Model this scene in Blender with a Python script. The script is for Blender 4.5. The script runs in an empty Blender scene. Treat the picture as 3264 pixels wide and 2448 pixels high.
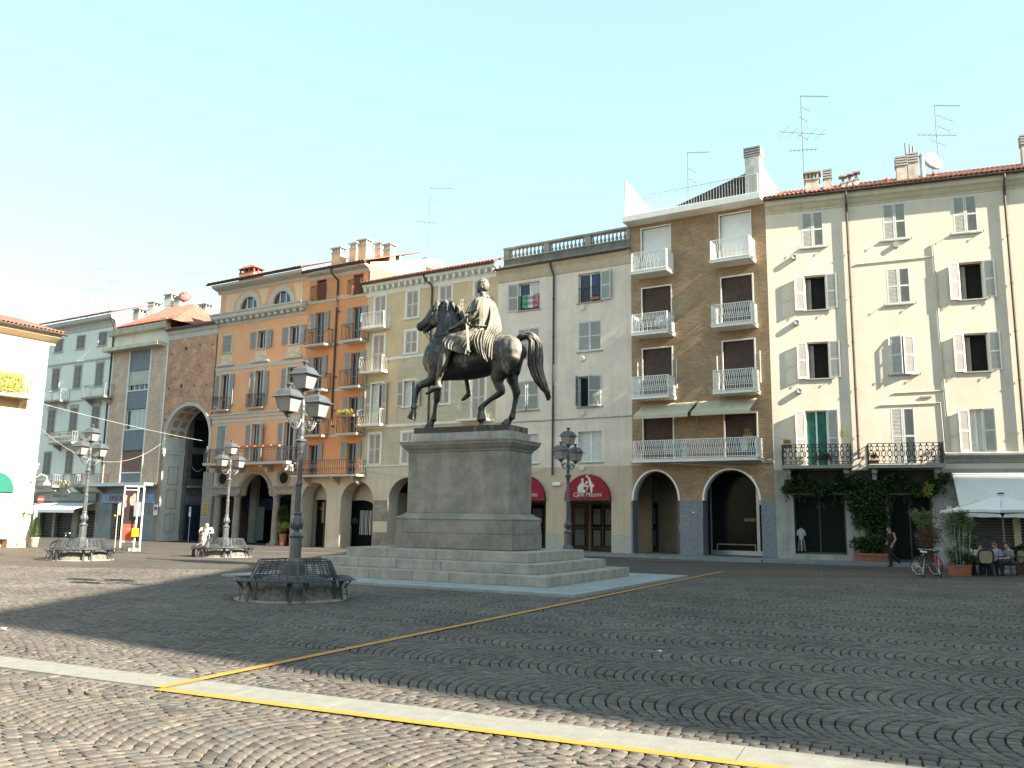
import bpy, math, random
import numpy as np
from mathutils import Matrix, Vector
random.seed(7); rnd = random.random
R = math.radians; PI = math.pi
SC = bpy.context.scene; COL = SC.collection

# ---------------------------------------------------------------- camera, sky, sun
cam_d = bpy.data.cameras.new('camera'); cam = bpy.data.objects.new('camera', cam_d); COL.objects.link(cam)
cam_d.sensor_width = 36; cam_d.lens = 2695/3264*36; cam_d.clip_end = 3000; cam_d.clip_start = .1
_p, _r = R(9.14), R(.846)
_F = Vector((0, math.cos(_p), math.sin(_p))); _X = Vector((1, 0, 0)); _U = _X.cross(_F)
_Xr = _X*math.cos(_r)+_U*math.sin(_r); _Ur = _U*math.cos(_r)-_X*math.sin(_r)
cam.matrix_world = Matrix(((_Xr.x, _Ur.x, -_F.x, 0), (_Xr.y, _Ur.y, -_F.y, 0), (_Xr.z, _Ur.z, -_F.z, 1.65), (0, 0, 0, 1)))
SC.camera = cam
SUN = Vector((.838, -.545, .60)).normalized()
W = bpy.data.worlds.new('World'); SC.world = W; W.use_nodes = True
nt = W.node_tree; bg = nt.nodes['Background']
sky = nt.nodes.new('ShaderNodeTexSky'); sky.sky_type = 'NISHITA'; sky.sun_disc = False
sky.sun_elevation = math.asin(SUN.z); sky.sun_rotation = math.atan2(SUN.x, SUN.y)
sky.air_density = 1.0; sky.dust_density = 1.0; sky.ozone_density = 1.6; sky.altitude = 100
hs = nt.nodes.new('ShaderNodeMixRGB'); hs.blend_type = 'MULTIPLY'; hs.inputs[0].default_value = 1
hs.inputs[2].default_value = (.96, 1.0, .88, 1)
vl = nt.nodes.new('ShaderNodeMixRGB'); vl.inputs[0].default_value = .62; vl.inputs[2].default_value = (.98, 1.46, 1.48, 1)     # thin even summer haze over the whole sky
nt.links.new(sky.outputs[0], hs.inputs[1]); nt.links.new(hs.outputs[0], vl.inputs[1]); nt.links.new(vl.outputs[0], bg.inputs[0]); bg.inputs[1].default_value = .14
sl = bpy.data.lights.new('sun', 'SUN'); sun = bpy.data.objects.new('sun', sl); COL.objects.link(sun)
sl.energy = 4.7; sl.angle = R(.5); sl.color = (1, .91, .74)
sun.rotation_euler = SUN.to_track_quat('Z', 'Y').to_euler(); sun.location = (30, -20, 40)
SC.view_settings.view_transform = 'Standard'; SC.view_settings.look = 'None'; SC.view_settings.gamma = 1
SC.view_settings.exposure = 2.2; SC.view_settings.use_curve_mapping = False
SC.cycles.max_bounces = 6; SC.cycles.diffuse_bounces = 3; SC.cycles.glossy_bounces = 2; SC.cycles.caustics_reflective = False

# ---------------------------------------------------------------- mesh helpers
class MB:
    def __init__(s, ox=0, oy=0, oz=0): s.v = []; s.f = []; s.mi = []; s.o = (ox, oy, oz); s.M = None
    def add(s, vs, fs, mi=0):
        b = len(s.v); ox, oy, oz = s.o
        if s.M is not None: vs = [s.M @ Vector(p) for p in vs]
        s.v += [(p[0]+ox, p[1]+oy, p[2]+oz) for p in vs]
        s.f += [tuple(i+b for i in f) for f in fs]; s.mi += [mi]*len(fs); return s
    def box(s, x0, x1, y0, y1, z0, z1, mi=0):
        return s.add([(x0, y0, z0), (x1, y0, z0), (x1, y1, z0), (x0, y1, z0), (x0, y0, z1), (x1, y0, z1), (x1, y1, z1), (x0, y1, z1)],
                     [(0, 3, 2, 1), (4, 5, 6, 7), (0, 1, 5, 4), (1, 2, 6, 5), (2, 3, 7, 6), (3, 0, 4, 7)], mi)
    def bar(s, a, b, w, h=None, mi=0):          # square bar from a to b
        h = h or w; a = Vector(a); b = Vector(b); d = (b-a).normalized()
        u = d.cross(Vector((0, 0, 1)));
        if u.length < .01: u = Vector((1, 0, 0))
        u.normalize(); t = d.cross(u); vs = []
        for p in (a, b):
            for su, st in ((-1, -1), (1, -1), (1, 1), (-1, 1)): vs.append(p+u*su*w/2+t*st*h/2)
        return s.add(vs, [(0, 1, 2, 3), (7, 6, 5, 4), (0, 4, 5, 1), (1, 5, 6, 2), (2, 6, 7, 3), (3, 7, 4, 0)], mi)
    def tube(s, pts, r, n=8, caps=True, mi=0, flat=None):
        pts = [Vector(p) for p in pts]; rr = r if isinstance(r, (list, tuple)) else [r]*len(pts); vs = []; fs = []
        prev = None
        for i, p in enumerate(pts):
            d = (pts[min(i+1, len(pts)-1)]-pts[max(i-1, 0)]).normalized()
            if prev is None:
                u = d.cross(Vector((0, 0, 1)));
                if u.length < .05: u = d.cross(Vector((1, 0, 0)))
                u.normalize()
            else: u = (prev-d*prev.dot(d)).normalized()
            prev = u; t = d.cross(u)
            for k in range(n):
                a = 2*PI*k/n; vs.append(p+u*math.cos(a)*rr[i]+t*math.sin(a)*rr[i])
        for i in range(len(pts)-1):
            for k in range(n): fs.append((i*n+k, i*n+(k+1) % n, (i+1)*n+(k+1) % n, (i+1)*n+k))
        if caps: fs.append(tuple(range(n))[::-1]); fs.append(tuple((len(pts)-1)*n+k for k in range(n)))
        return s.add(vs, fs, mi)
    def lathe(s, prof, n=16, c=(0, 0, 0), mi=0, rot=0, a0=0, a1=2*PI):
        vs = []; fs = []; full = abs(a1-a0-2*PI) < 1e-6; m = n if full else n+1
        for r, z in prof:
            for k in range(m):
                a = a0+(a1-a0)*k/n+rot; vs.append((c[0]+r*math.cos(a), c[1]+r*math.sin(a), c[2]+z))
        for i in range(len(prof)-1):
            for k in range(n):
                k2 = (k+1) % m; fs.append((i*m+k, i*m+k2, (i+1)*m+k2, (i+1)*m+k))
        return s.add(vs, fs, mi)
    def prism(s, poly, y0, y1, mi=0):           # polygon in x,z extruded in y
        n = len(poly); vs = [(p[0], y0, p[1]) for p in poly]+[(p[0], y1, p[1]) for p in poly]
        fs = [tuple(range(n)), tuple(range(2*n-1, n-1, -1))]+[(i, i+n, (i+1) % n+n, (i+1) % n) for i in range(n)]
        return s.add(vs, fs, mi)
    def slab(s, poly, z0, z1, mi=0):            # polygon in x,y extruded in z
        n = len(poly); vs = [(p[0], p[1], z0) for p in poly]+[(p[0], p[1], z1) for p in poly]
        fs = [tuple(range(n))[::-1], tuple(range(n, 2*n))]+[(i, (i+1) % n, (i+1) % n+n, i+n) for i in range(n)]
        return s.add(vs, fs, mi)
    def ell(s, c, r, n=12, m=8, mi=0, M=None):
        vs = []; fs = []
        for i in range(m+1):
            th = PI*i/m
            for k in range(n):
                a = 2*PI*k/n; p = Vector((r[0]*math.sin(th)*math.cos(a), r[1]*math.sin(th)*math.sin(a), r[2]*math.cos(th)))
                if M is not None: p = M @ p
                vs.append(p+Vector(c))
        for i in range(m):
            for k in range(n): fs.append((i*n+k, (i+1)*n+k, (i+1)*n+(k+1) % n, i*n+(k+1) % n))
        return s.add(vs, fs, mi)
    def mesh(s, name, mats, smooth=False):
        me = bpy.data.meshes.new(name); me.from_pydata([tuple(p) for p in s.v], [], s.f)
        for m in (mats if isinstance(mats, (list, tuple)) else [mats]): me.materials.append(m)
        if any(s.mi): me.polygons.foreach_set('material_index', s.mi)
        if smooth: me.polygons.foreach_set('use_smooth', [True]*len(me.polygons))
        me.update(); return me
    def build(s, name, mats, parent=None, smooth=False, **kw):
        return obj(name, s.mesh(name, mats, smooth), parent, **kw)
def obj(name, me, parent=None, loc=None, rot=None, scale=None, **kw):
    o = bpy.data.objects.new(name, me); COL.objects.link(o)
    if parent is not None: o.parent = parent
    if loc is not None: o.location = loc
    if rot is not None: o.rotation_euler = rot
    if scale is not None: o.scale = scale
    for k, v in kw.items(): o[k] = v
    return o
def thing(name, label, category, loc=(0, 0, 0), rz=0, group=None):
    o = bpy.data.objects.new(name, None); COL.objects.link(o); o.location = loc; o.rotation_euler = (0, 0, rz)
    o.empty_display_size = .3; o['label'] = label; o['category'] = category
    if group: o['group'] = group
    return o
def dup(root, loc=None, rz=None, label=None):
    r = root.copy(); COL.objects.link(r)
    if loc is not None: r.location = loc
    if rz is not None: r.rotation_euler = (0, 0, rz)
    if label: r['label'] = label
    for ch in list(root.children):
        c = ch.copy(); COL.objects.link(c); c.parent = r
        for g in list(ch.children):
            d = g.copy(); COL.objects.link(d); d.parent = c
    return r
def sm(o, ang=40):
    for p in o.data.polygons: p.use_smooth = True
    try: o.data.set_sharp_from_angle(angle=R(ang))
    except Exception: pass
    return o

# ---------------------------------------------------------------- materials
MC = {}
def nodes(m): m.use_nodes = True; return m.node_tree, m.node_tree.nodes, m.node_tree.links
def mat(name, col, rough=.8, var=.12, scale=3.0, bump=.0, bscale=40, metal=0, spec=.4, streak=0, col2=None, grime=0, sheen=0, trans=0):
    """generic: base colour with two scales of mottling, vertical dirt streaks and fine relief"""
    if name in MC: return MC[name]
    m = bpy.data.materials.new(name); MC[name] = m; t, N, L = nodes(m); b = N['Principled BSDF']
    b.inputs['Roughness'].default_value = rough; b.inputs['Metallic'].default_value = metal
    b.inputs['Specular IOR Level'].default_value = spec
    tc = N.new('ShaderNodeTexCoord'); c = (*col, 1); c2 = (*(col2 or [x*(1-2.2*var) for x in col]), 1)
    n1 = N.new('ShaderNodeTexNoise'); n1.inputs['Scale'].default_value = scale; n1.inputs['Detail'].default_value = 6; n1.inputs['Roughness'].default_value = .65
    L.new(tc.outputs['Object'], n1.inputs['Vector'])
    mr = N.new('ShaderNodeMapRange'); mr.inputs[1].default_value = .35; mr.inputs[2].default_value = .7; L.new(n1.outputs[0], mr.inputs[0])
    mx = N.new('ShaderNodeMixRGB'); mx.inputs[1].default_value = c; mx.inputs[2].default_value = c2; L.new(mr.outputs[0], mx.inputs[0])
    out = mx.outputs[0]
    if streak:
        mp = N.new('ShaderNodeMapping'); mp.inputs['Scale'].default_value = (2.2, 2.2, .22); L.new(tc.outputs['Object'], mp.inputs[0])
        n2 = N.new('ShaderNodeTexNoise'); n2.inputs['Scale'].default_value = 1.6; n2.inputs['Detail'].default_value = 7; n2.inputs['Roughness'].default_value = .7
        L.new(mp.outputs[0], n2.inputs['Vector'])
        m2 = N.new('ShaderNodeMapRange'); m2.inputs[1].default_value = .48; m2.inputs[2].default_value = .78; m2.inputs[4].default_value = streak; L.new(n2.outputs[0], m2.inputs[0])
        x2 = N.new('ShaderNodeMixRGB'); x2.inputs[2].default_value = (.12, .11, .09, 1); L.new(m2.outputs[0], x2.inputs[0]); L.new(out, x2.inputs[1]); out = x2.outputs[0]
    L.new(out, b.inputs['Base Color'])
    if bump:
        n3 = N.new('ShaderNodeTexNoise'); n3.inputs['Scale'].default_value = bscale; n3.inputs['Detail'].default_value = 4
        L.new(tc.outputs['Object'], n3.inputs['Vector'])
        bp = N.new('ShaderNodeBump'); bp.inputs['Strength'].default_value = bump; bp.inputs['Distance'].default_value = .02
        L.new(n3.outputs[0], bp.inputs['Height']); L.new(bp.outputs[0], b.inputs['Normal'])
    return m
def brickmat(name, c1, c2, mortar, bw=.25, bh=.065, ms=.008, bias=0, blotch=.25, relief=.35):
    if name in MC: return MC[name]
    m = bpy.data.materials.new(name); MC[name] = m; t, N, L = nodes(m); b = N['Principled BSDF']; b.inputs['Roughness'].default_value = .9; b.inputs['Specular IOR Level'].default_value = .25
    tc = N.new('ShaderNodeTexCoord'); sx = N.new('ShaderNodeSeparateXYZ'); cb = N.new('ShaderNodeCombineXYZ'); ad = N.new('ShaderNodeMath')
    L.new(tc.outputs['Object'], sx.inputs[0]); L.new(sx.outputs[0], ad.inputs[0]); L.new(sx.outputs[1], ad.inputs[1])
    L.new(ad.outputs[0], cb.inputs[0]); L.new(sx.outputs[2], cb.inputs[1])
    br = N.new('ShaderNodeTexBrick'); L.new(cb.outputs[0], br.inputs['Vector'])
    br.inputs['Scale'].default_value = 1; br.inputs['Brick Width'].default_value = bw; br.inputs['Row Height'].default_value = bh
    br.inputs['Mortar Size'].default_value = ms; br.inputs['Mortar Smooth'].default_value = .1; br.inputs['Bias'].default_value = bias
    br.inputs['Color1'].default_value = (*c1, 1); br.inputs['Color2'].default_value = (*c2, 1); br.inputs['Mortar'].default_value = (*mortar, 1)
    n1 = N.new('ShaderNodeTexNoise'); n1.inputs['Scale'].default_value = 1.3; n1.inputs['Detail'].default_value = 8; n1.inputs['Roughness'].default_value = .7
    L.new(tc.outputs['Object'], n1.inputs['Vector'])
    mr = N.new('ShaderNodeMapRange'); mr.inputs[1].default_value = .3; mr.inputs[2].default_value = .7; mr.inputs[3].default_value = 1-blotch; mr.inputs[4].default_value = 1+blotch
    L.new(n1.outputs[0], mr.inputs[0])
    mx = N.new('ShaderNodeMixRGB'); mx.blend_type = 'MULTIPLY'; mx.inputs[0].default_value = 1; L.new(br.outputs['Color'], mx.inputs[1]); L.new(mr.outputs[0], mx.inputs[2])
    L.new(mx.outputs[0], b.inputs['Base Color'])
    bp = N.new('ShaderNodeBump'); bp.inputs['Strength'].default_value = relief; bp.inputs['Distance'].default_value = .01; bp.invert = True
    L.new(br.outputs['Fac'], bp.inputs['Height']); L.new(bp.outputs[0], b.inputs['Normal'])
    return m
def glassmat(name, col=(.02, .025, .03), rough=.06, spec=1.0):
    if name in MC: return MC[name]
    m = bpy.data.materials.new(name); MC[name] = m; t, N, L = nodes(m); b = N['Principled BSDF']
    b.inputs['Base Color'].default_value = (*col, 1); b.inputs['Roughness'].default_value = rough; b.inputs['IOR'].default_value = 1.5
    tc = N.new('ShaderNodeTexCoord'); n = N.new('ShaderNodeTexNoise'); n.inputs['Scale'].default_value = 1.1; L.new(tc.outputs['Object'], n.inputs['Vector'])
    bp = N.new('ShaderNodeBump'); bp.inputs['Strength'].default_value = .12; bp.inputs['Distance'].default_value = .05; L.new(n.outputs[0], bp.inputs['Height']); L.new(bp.outputs[0], b.inputs['Normal'])
    return m
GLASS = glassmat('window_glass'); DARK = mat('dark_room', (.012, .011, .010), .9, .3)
SHOPGLASS = glassmat('shop_glass', (.012, .014, .013), .16); SHOPGLASS.node_tree.nodes['Principled BSDF'].inputs['IOR'].default_value = 1.15
WHITE = mat('white_paint', (.78, .75, .70), .55, .05, 4, streak=.12)
TRIMW = mat('white_trim', (.70, .69, .64), .8, .06, 3, streak=.22, bump=.1)
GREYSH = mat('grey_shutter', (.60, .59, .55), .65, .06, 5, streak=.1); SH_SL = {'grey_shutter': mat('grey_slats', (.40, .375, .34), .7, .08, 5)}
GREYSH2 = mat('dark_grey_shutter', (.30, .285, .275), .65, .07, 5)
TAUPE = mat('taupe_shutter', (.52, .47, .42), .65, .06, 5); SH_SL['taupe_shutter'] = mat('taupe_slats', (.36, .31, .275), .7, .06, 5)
BLUEW = mat('pale_blue_paint', (.55, .62, .64), .6, .05, 5)
IRON = mat('dark_iron', (.035, .035, .04), .5, .2, 8)
IRONB = mat('brown_iron', (.06, .05, .045), .55, .2, 8)
GUT = mat('brown_gutter', (.06, .045, .04), .5, .2, 4)
STONE = mat('grey_stone', (.36, .35, .32), .85, .12, 2.5, .3, 60, streak=.4)
ROOFT = mat('terracotta_tile', (.31, .115, .075), .9, .28, 2.3, .3, 30, col2=(.15, .07, .055))
CURT = mat('pale_curtain', (.55, .56, .55), .9, .1, 6)
GREENC = mat('green_curtain', (.03, .17, .13), .9, .25, 4)
TERRA = mat('terracotta_pot', (.42, .15, .08), .8, .15, 6)
BROWNR = mat('brown_roller', (.09, .055, .045), .6, .15, 3)
WHITER = mat('white_roller', (.68, .70, .70), .55, .05, 3)
BLACK = mat('black_plastic', (.015, .015, .016), .45, .2, 6)
ALU = mat('aluminium', (.45, .46, .47), .4, .1, 5, metal=.6)
def leafmat(name, col, col2):
    if name in MC: return MC[name]
    m = bpy.data.materials.new(name); MC[name] = m; t, N, L = nodes(m); b = N['Principled BSDF']; b.inputs['Roughness'].default_value = .55
    g = N.new('ShaderNodeNewGeometry'); mx = N.new('ShaderNodeMixRGB'); mx.inputs[1].default_value = (*col, 1); mx.inputs[2].default_value = (*col2, 1)
    L.new(g.outputs['Random Per Island'], mx.inputs[0]); L.new(mx.outputs[0], b.inputs['Base Color'])
    tr = N.new('ShaderNodeBsdfTranslucent'); L.new(mx.outputs[0], tr.inputs[0]); ms = N.new('ShaderNodeMixShader'); ms.inputs[0].default_value = .3
    L.new(b.outputs[0], ms.inputs[1]); L.new(tr.outputs[0], ms.inputs[2]); L.new(ms.outputs[0], N['Material Output'].inputs[0]); return m
LEAF = leafmat('dark_leaves', (.016, .045, .010), (.05, .09, .02))
SH_S = {}
LEAFY = leafmat('yellow_green_leaves', (.22, .26, .045), (.42, .40, .08))
LEAFG = leafmat('grey_green_leaves', (.09, .13, .06), (.17, .19, .09))
# ---------------------------------------------------------------- ground
E1 = Vector((.8816, -.472)); E2 = Vector((.472, .8816))       # paving lanes run along E1
LW, AR, CP, CA = 1.45, 1.03, .118, .108                        # lane width, arc radius, course pitch, sett length
def ss(a, b, x): t = min(1, max(0, (x-a)/(b-a))); return t*t*(3-2*t)
def gz(x, y): return -.17*ss(28, 48, y)*(1-ss(-4, 6, x))       # the square dips slightly towards the far left side
class NG:                                                      # tiny helper for math nodes
    def __init__(s, m): s.t, s.N, s.L = nodes(m)
    def m(s, op, a, b=None, c=None):
        n = s.N.new('ShaderNodeMath'); n.operation = op
        for i, v in enumerate((a, b, c)):
            if v is None: continue
            if isinstance(v, (int, float)): n.inputs[i].default_value = v
            else: s.L.new(v, n.inputs[i])
        return n.outputs[0]
def ramp(N, L, fac, stops):
    r = N.new('ShaderNodeValToRGB'); e = r.color_ramp.elements
    while len(e) < len(stops): e.new(.5)
    for k, (p, c) in enumerate(stops): e[k].position = p; e[k].color = (*c, 1)
    L.new(fac, r.inputs[0]); return r.outputs[0]
SETTC = [(0, (.053, .047, .043)), (.22, (.086, .073, .063)), (.45, (.108, .089, .075)), (.65, (.079, .075, .070)), (.85, (.132, .113, .091)), (1, (.095, .075, .065))]
def warp(x, y):
    a = .030*math.sin(x*1.9+y*.7)+.022*math.sin(y*2.7-x*1.3+1)+.012*math.sin(x*5.1+2*y); b = .028*math.sin(y*2.1+x*.9+2)+.02*math.sin(x*3.1-y*1.7); return x+a, y+b
def paving_mat():
    m = bpy.data.materials.new('porphyry_paving'); g = NG(m); M = g.m; N, L = g.N, g.L; b = N['Principled BSDF']
    tc = N.new('ShaderNodeTexCoord'); sp = N.new('ShaderNodeSeparateXYZ'); L.new(tc.outputs['Object'], sp.inputs[0]); x, y = sp.outputs[0], sp.outputs[1]
    u = M('SUBTRACT', M('MULTIPLY', x, E1.x), M('MULTIPLY', y, -E1.y)); v = M('ADD', M('MULTIPLY', x, E2.x), M('MULTIPLY', y, E2.y))
    lane = M('FLOOR', M('DIVIDE', v, LW)); w = M('SUBTRACT', M('SUBTRACT', v, M('MULTIPLY', lane, LW)), LW/2)
    s = M('DIVIDE', M('ADD', u, M('SQRT', M('SUBTRACT', AR*AR, M('MULTIPLY', w, w)))), CP)
    n = M('FLOOR', s); fr = M('FRACT', s); q = M('ADD', M('DIVIDE', M('MULTIPLY', M('ARCSINE', M('DIVIDE', w, AR)), AR), CA), M('MULTIPLY', n, .5))
    k = M('FLOOR', q); fq = M('FRACT', q)
    e = M('MINIMUM', M('MINIMUM', fr, M('SUBTRACT', 1, fr)), M('MINIMUM', fq, M('SUBTRACT', 1, fq)))
    cb = N.new('ShaderNodeCombineXYZ'); L.new(n, cb.inputs[0]); L.new(k, cb.inputs[1]); L.new(lane, cb.inputs[2])
    wn = N.new('ShaderNodeTexWhiteNoise'); wn.noise_dimensions = '3D'; L.new(cb.outputs[0], wn.inputs[0])
    col = ramp(N, L, wn.outputs[0], SETTC)
    jt = N.new('ShaderNodeMapRange'); L.new(e, jt.inputs[0]); jt.inputs[1].default_value = .06; jt.inputs[2].default_value = .18
    mx = N.new('ShaderNodeMixRGB'); L.new(jt.outputs[0], mx.inputs[0]); mx.inputs[1].default_value = (.035, .03, .025, 1); L.new(col, mx.inputs[2])
    ns = N.new('ShaderNodeTexNoise'); ns.inputs['Scale'].default_value = .35; ns.inputs['Detail'].default_value = 6; L.new(tc.outputs['Object'], ns.inputs[0])
    mr = N.new('ShaderNodeMapRange'); mr.inputs[1].default_value = .3; mr.inputs[2].default_value = .7; mr.inputs[3].default_value = .8; mr.inputs[4].default_value = 1.2; L.new(ns.outputs[0], mr.inputs[0])
    m2 = N.new('ShaderNodeMixRGB'); m2.blend_type = 'MULTIPLY'; m2.inputs[0].default_value = 1; L.new(mx.outputs[0], m2.inputs[1]); L.new(mr.outputs[0], m2.inputs[2])
    L.new(m2.outputs[0], b.inputs['Base Color']); b.inputs['Roughness'].default_value = .75; b.inputs['Specular IOR Level'].default_value = .3
    bp = N.new('ShaderNodeBump'); bp.inputs['Strength'].default_value = .6; bp.inputs['Distance'].default_value = .012; L.new(jt.outputs[0], bp.inputs['Height']); L.new(bp.outputs[0], b.inputs['Normal'])
    return m
PAVE = paving_mat()
BEDM = mat('joint_sand', (.030, .026, .020), .95, .3, 2.0, .3, 60)
def sett_mat(single):
    m = bpy.data.materials.new('porphyry_sett'); t, N, L = nodes(m); b = N['Principled BSDF']; b.inputs['Roughness'].default_value = .72; b.inputs['Specular IOR Level'].default_value = .35
    if single: src = N.new('ShaderNodeObjectInfo').outputs['Random']
    else: src = N.new('ShaderNodeNewGeometry').outputs['Random Per Island']
    col = ramp(N, L, src, SETTC); tc = N.new('ShaderNodeTexCoord')
    n = N.new('ShaderNodeTexNoise'); n.inputs['Scale'].default_value = 22; n.inputs['Detail'].default_value = 5; L.new(tc.outputs['Object'], n.inputs[0])
    n0 = N.new('ShaderNodeTexNoise'); n0.inputs['Scale'].default_value = .4; n0.inputs['Detail'].default_value = 6; L.new(tc.outputs['Object'], n0.inputs[0])
    ad = N.new('ShaderNodeMath'); ad.operation = 'ADD'; L.new(n.outputs[0], ad.inputs[0]); L.new(n0.outputs[0], ad.inputs[1])
    mr = N.new('ShaderNodeMapRange'); mr.inputs[1].default_value = .7; mr.inputs[2].default_value = 1.3; mr.inputs[3].default_value = .60; mr.inputs[4].default_value = 1.40; L.new(ad.outputs[0], mr.inputs[0])
    m2 = N.new('ShaderNodeMixRGB'); m2.blend_type = 'MULTIPLY'; m2.inputs[0].default_value = 1; L.new(col, m2.inputs[1]); L.new(mr.outputs[0], m2.inputs[2]); L.new(m2.outputs[0], b.inputs['Base Color'])
    bp = N.new('ShaderNodeBump'); bp.inputs['Strength'].default_value = .35; bp.inputs['Distance'].default_value = .01; L.new(n.outputs[0], bp.inputs['Height']); L.new(bp.outputs[0], b.inputs['Normal'])
    return m
SETT1, SETTN = sett_mat(True), sett_mat(False)
YNEAR = 27.0
def ground():
    mb = MB()
    def grid(x0, x1, y0, y1, nx, ny, dz, mi):
        b = []; fs = []
        for j in range(ny+1):
            for i in range(nx+1):
                x = x0+(x1-x0)*i/nx; y = y0+(y1-y0)*j/ny; b.append((x, y, gz(x, y)+dz))
        for j in range(ny):
            for i in range(nx): a = j*(nx+1)+i; fs.append((a, a+1, a+nx+2, a+nx+1))
        mb.add(b, fs, mi)
    grid(-80, 80, YNEAR, 90, 40, 24, 0, 0)
    mb.add([(-80, YNEAR, 0), (80, YNEAR, 0), (80, YNEAR, -.03), (-80, YNEAR, -.03)], [(0, 1, 2, 3)], 1)
    grid(-24, 24, -2, YNEAR, 2, 2, -.03, 1)
    for x0, x1, y0, y1 in ((-80, -24, -2, YNEAR), (24, 80, -2, YNEAR), (-80, 80, -60, -2)): grid(x0, x1, y0, y1, 2, 2, 0, 0)
    for x0, x1, y0, y1 in ((-900, -80, -60, 90), (80, 900, -60, 90), (-900, 900, 90, 1200), (-900, 900, -900, -60)): grid(x0, x1, y0, y1, 1, 1, 0 if y0 < 90 else 0, 0)
    return mb.build('piazza_ground', [PAVE, BEDM], kind='structure')
GR = ground()
# stone strip and painted lines: (far edge point, direction)
SD = Vector((.9088, -.4172)); SN = Vector((.4172, .9088)); S0 = Vector((-5.9, 10.21)); SW = .46
def strip_co(x, y): p = Vector((x, y))-S0; return p.dot(SD), p.dot(SN)
MC3 = Vector((.90, 20.77)); MU = Vector((-.8816, .472)); MV = Vector((.472, .8816))       # monument: corner of the lowest step, left and back directions
def mon_co(x, y): p = Vector((x, y))-MC3; return p.dot(MU), p.dot(MV)
LAMPS = [(-4.45, 17.9), (-15.7, 31.6), (-12.1, 36.6), (2.05, 30.3)]
def setts():
    cells = []
    hx = lambda y: .70*y+2.2
    # arc lanes
    v0, v1 = -2, 30
    for lane in range(int(v0/LW)-8, int(v1/LW)+12):
        for n in range(-260, 330):
            m_u = (n+.5)*CP-AR; c = lane*LW+LW/2
            px = E1.x*m_u+E2.x*c; py = E1.y*m_u+E2.y*c
            if py < 2.5 or py > YNEAR+1 or abs(px) > hx(py)+1.5: continue
            kk = int((PI/4*AR)/CA)+2
            for k in range(-kk, kk+1):
                q0 = (k-.5*n % 1)*CA/AR; q1 = q0+CA/AR
                lim = math.asin(LW/2/AR)
                q0 = max(q0, -lim); q1 = min(q1, lim)
                if q1-q0 < .035: continue
                pts = []
                for (qq, sfr) in ((q0, 0), (q1, 0), (q1, 1), (q0, 1)):
                    w = AR*math.sin(qq); u = (n+sfr)*CP-AR*math.cos(qq); vv = c+w
                    pts.append((E1.x*u+E2.x*vv, E1.y*u+E2.y*vv))
                cells.append(pts)
    # straight courses along the stone strip
    border = []
    for row in range(3):
        for base, sgn in ((0, 1), (-SW, -1)):
            a = -14.0+rnd()*.1
            while a < 22:
                ln = .09+.05*rnd(); y0 = base+sgn*(row*.125+.004); y1 = base+sgn*((row+1)*.125)
                border.append([tuple(S0+SD*s_+SN*n_) for s_, n_ in ((a, y0), (a+ln, y0), (a+ln, y1), (a, y1))]); a += ln
    def ok(x, y, arc):
        if y < 2.7 or y > YNEAR or abs(x) > hx(y): return False
        s_, n_ = strip_co(x, y)
        if arc and -SW-.375 < n_ < .375: return False
        a, b = mon_co(x, y)
        if -1.33 < a < 9.2 and -1.38 < b < 7.0: return False
        for lx, ly in LAMPS:
            if (x-lx)**2+(y-ly)**2 < 1.17**2: return False
        return True
    out = []
    for arc, lst in ((True, cells), (False, border)):
        for c in lst:
            cx = sum(p[0] for p in c)/4; cy = sum(p[1] for p in c)/4
            if ok(cx, cy, arc): out.append((cy*1.0+abs(cx)*.1, cx, cy, c))
    out = [(k_, *((cx, cy, c) if (abs(strip_co(cx, cy)[1]+SW/2) < SW/2+.5 or -1.9 < mon_co(cx, cy)[0] < 9.8 and -2.0 < mon_co(cx, cy)[1] < 7.6 or any((cx-lx)**2+(cy-ly)**2 < 3 for lx, ly in LAMPS)) else (*warp(cx, cy), [warp(*p) for p in c]))) for k_, cx, cy, c in out]
    out.sort(key=lambda t: t[0])
    def geo(c, cx, cy):
        vs = []; g = .0055; dz = (rnd()-.5)*.008+.006*math.sin(cx*1.1+cy*.6)*math.sin(cy*.9-cx*.4); tx = (rnd()-.5)*.035; ty = (rnd()-.5)*.035
        q = []
        ea = Vector(((c[3][0]-c[0][0]), (c[3][1]-c[0][1]))).normalized(); eb = Vector((c[1][0]-c[0][0], c[1][1]-c[0][1])).normalized()
        for k_, p in enumerate(c):
            sa = 1 if k_ < 2 else -1; sb = 1 if k_ in (0, 3) else -1; ja = .0062+.0065*rnd(); jb = .003+.008*rnd()
            q.append((p[0]+ea.x*sa*ja+eb.x*sb*jb, p[1]+ea.y*sa*ja+eb.y*sb*jb))
        for p in q: vs.append((p[0], p[1], -.032))
        for p in q: vs.append((p[0], p[1], -.0045+dz+(p[0]-cx)*tx+(p[1]-cy)*ty))
        for p in q:
            x = cx+(p[0]-cx)*.90; y = cy+(p[1]-cy)*.90; vs.append((x, y, dz+(x-cx)*tx+(y-cy)*ty))
        return vs
    FS = [(0, 1, 5, 4), (1, 2, 6, 5), (2, 3, 7, 6), (3, 0, 4, 7), (4, 5, 9, 8), (5, 6, 10, 9), (6, 7, 11, 10), (7, 4, 8, 11), (8, 9, 10, 11)]
    vis = [o for o in out if o[2] > 4.55 and abs(o[1]) < .605*o[2]+.1]
    near = vis[:300]; ids = set(id(o) for o in near)
    for o in near:
        me = bpy.data.meshes.new('sett'); vs = geo(o[3], o[1], o[2]); c = Vector((o[1], o[2], 0))
        me.from_pydata([(v[0]-c.x, v[1]-c.y, v[2]) for v in vs], [], FS); me.materials.append(SETT1)
        obj('sett', me, GR, loc=c)
    V = []; Fl = []
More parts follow.
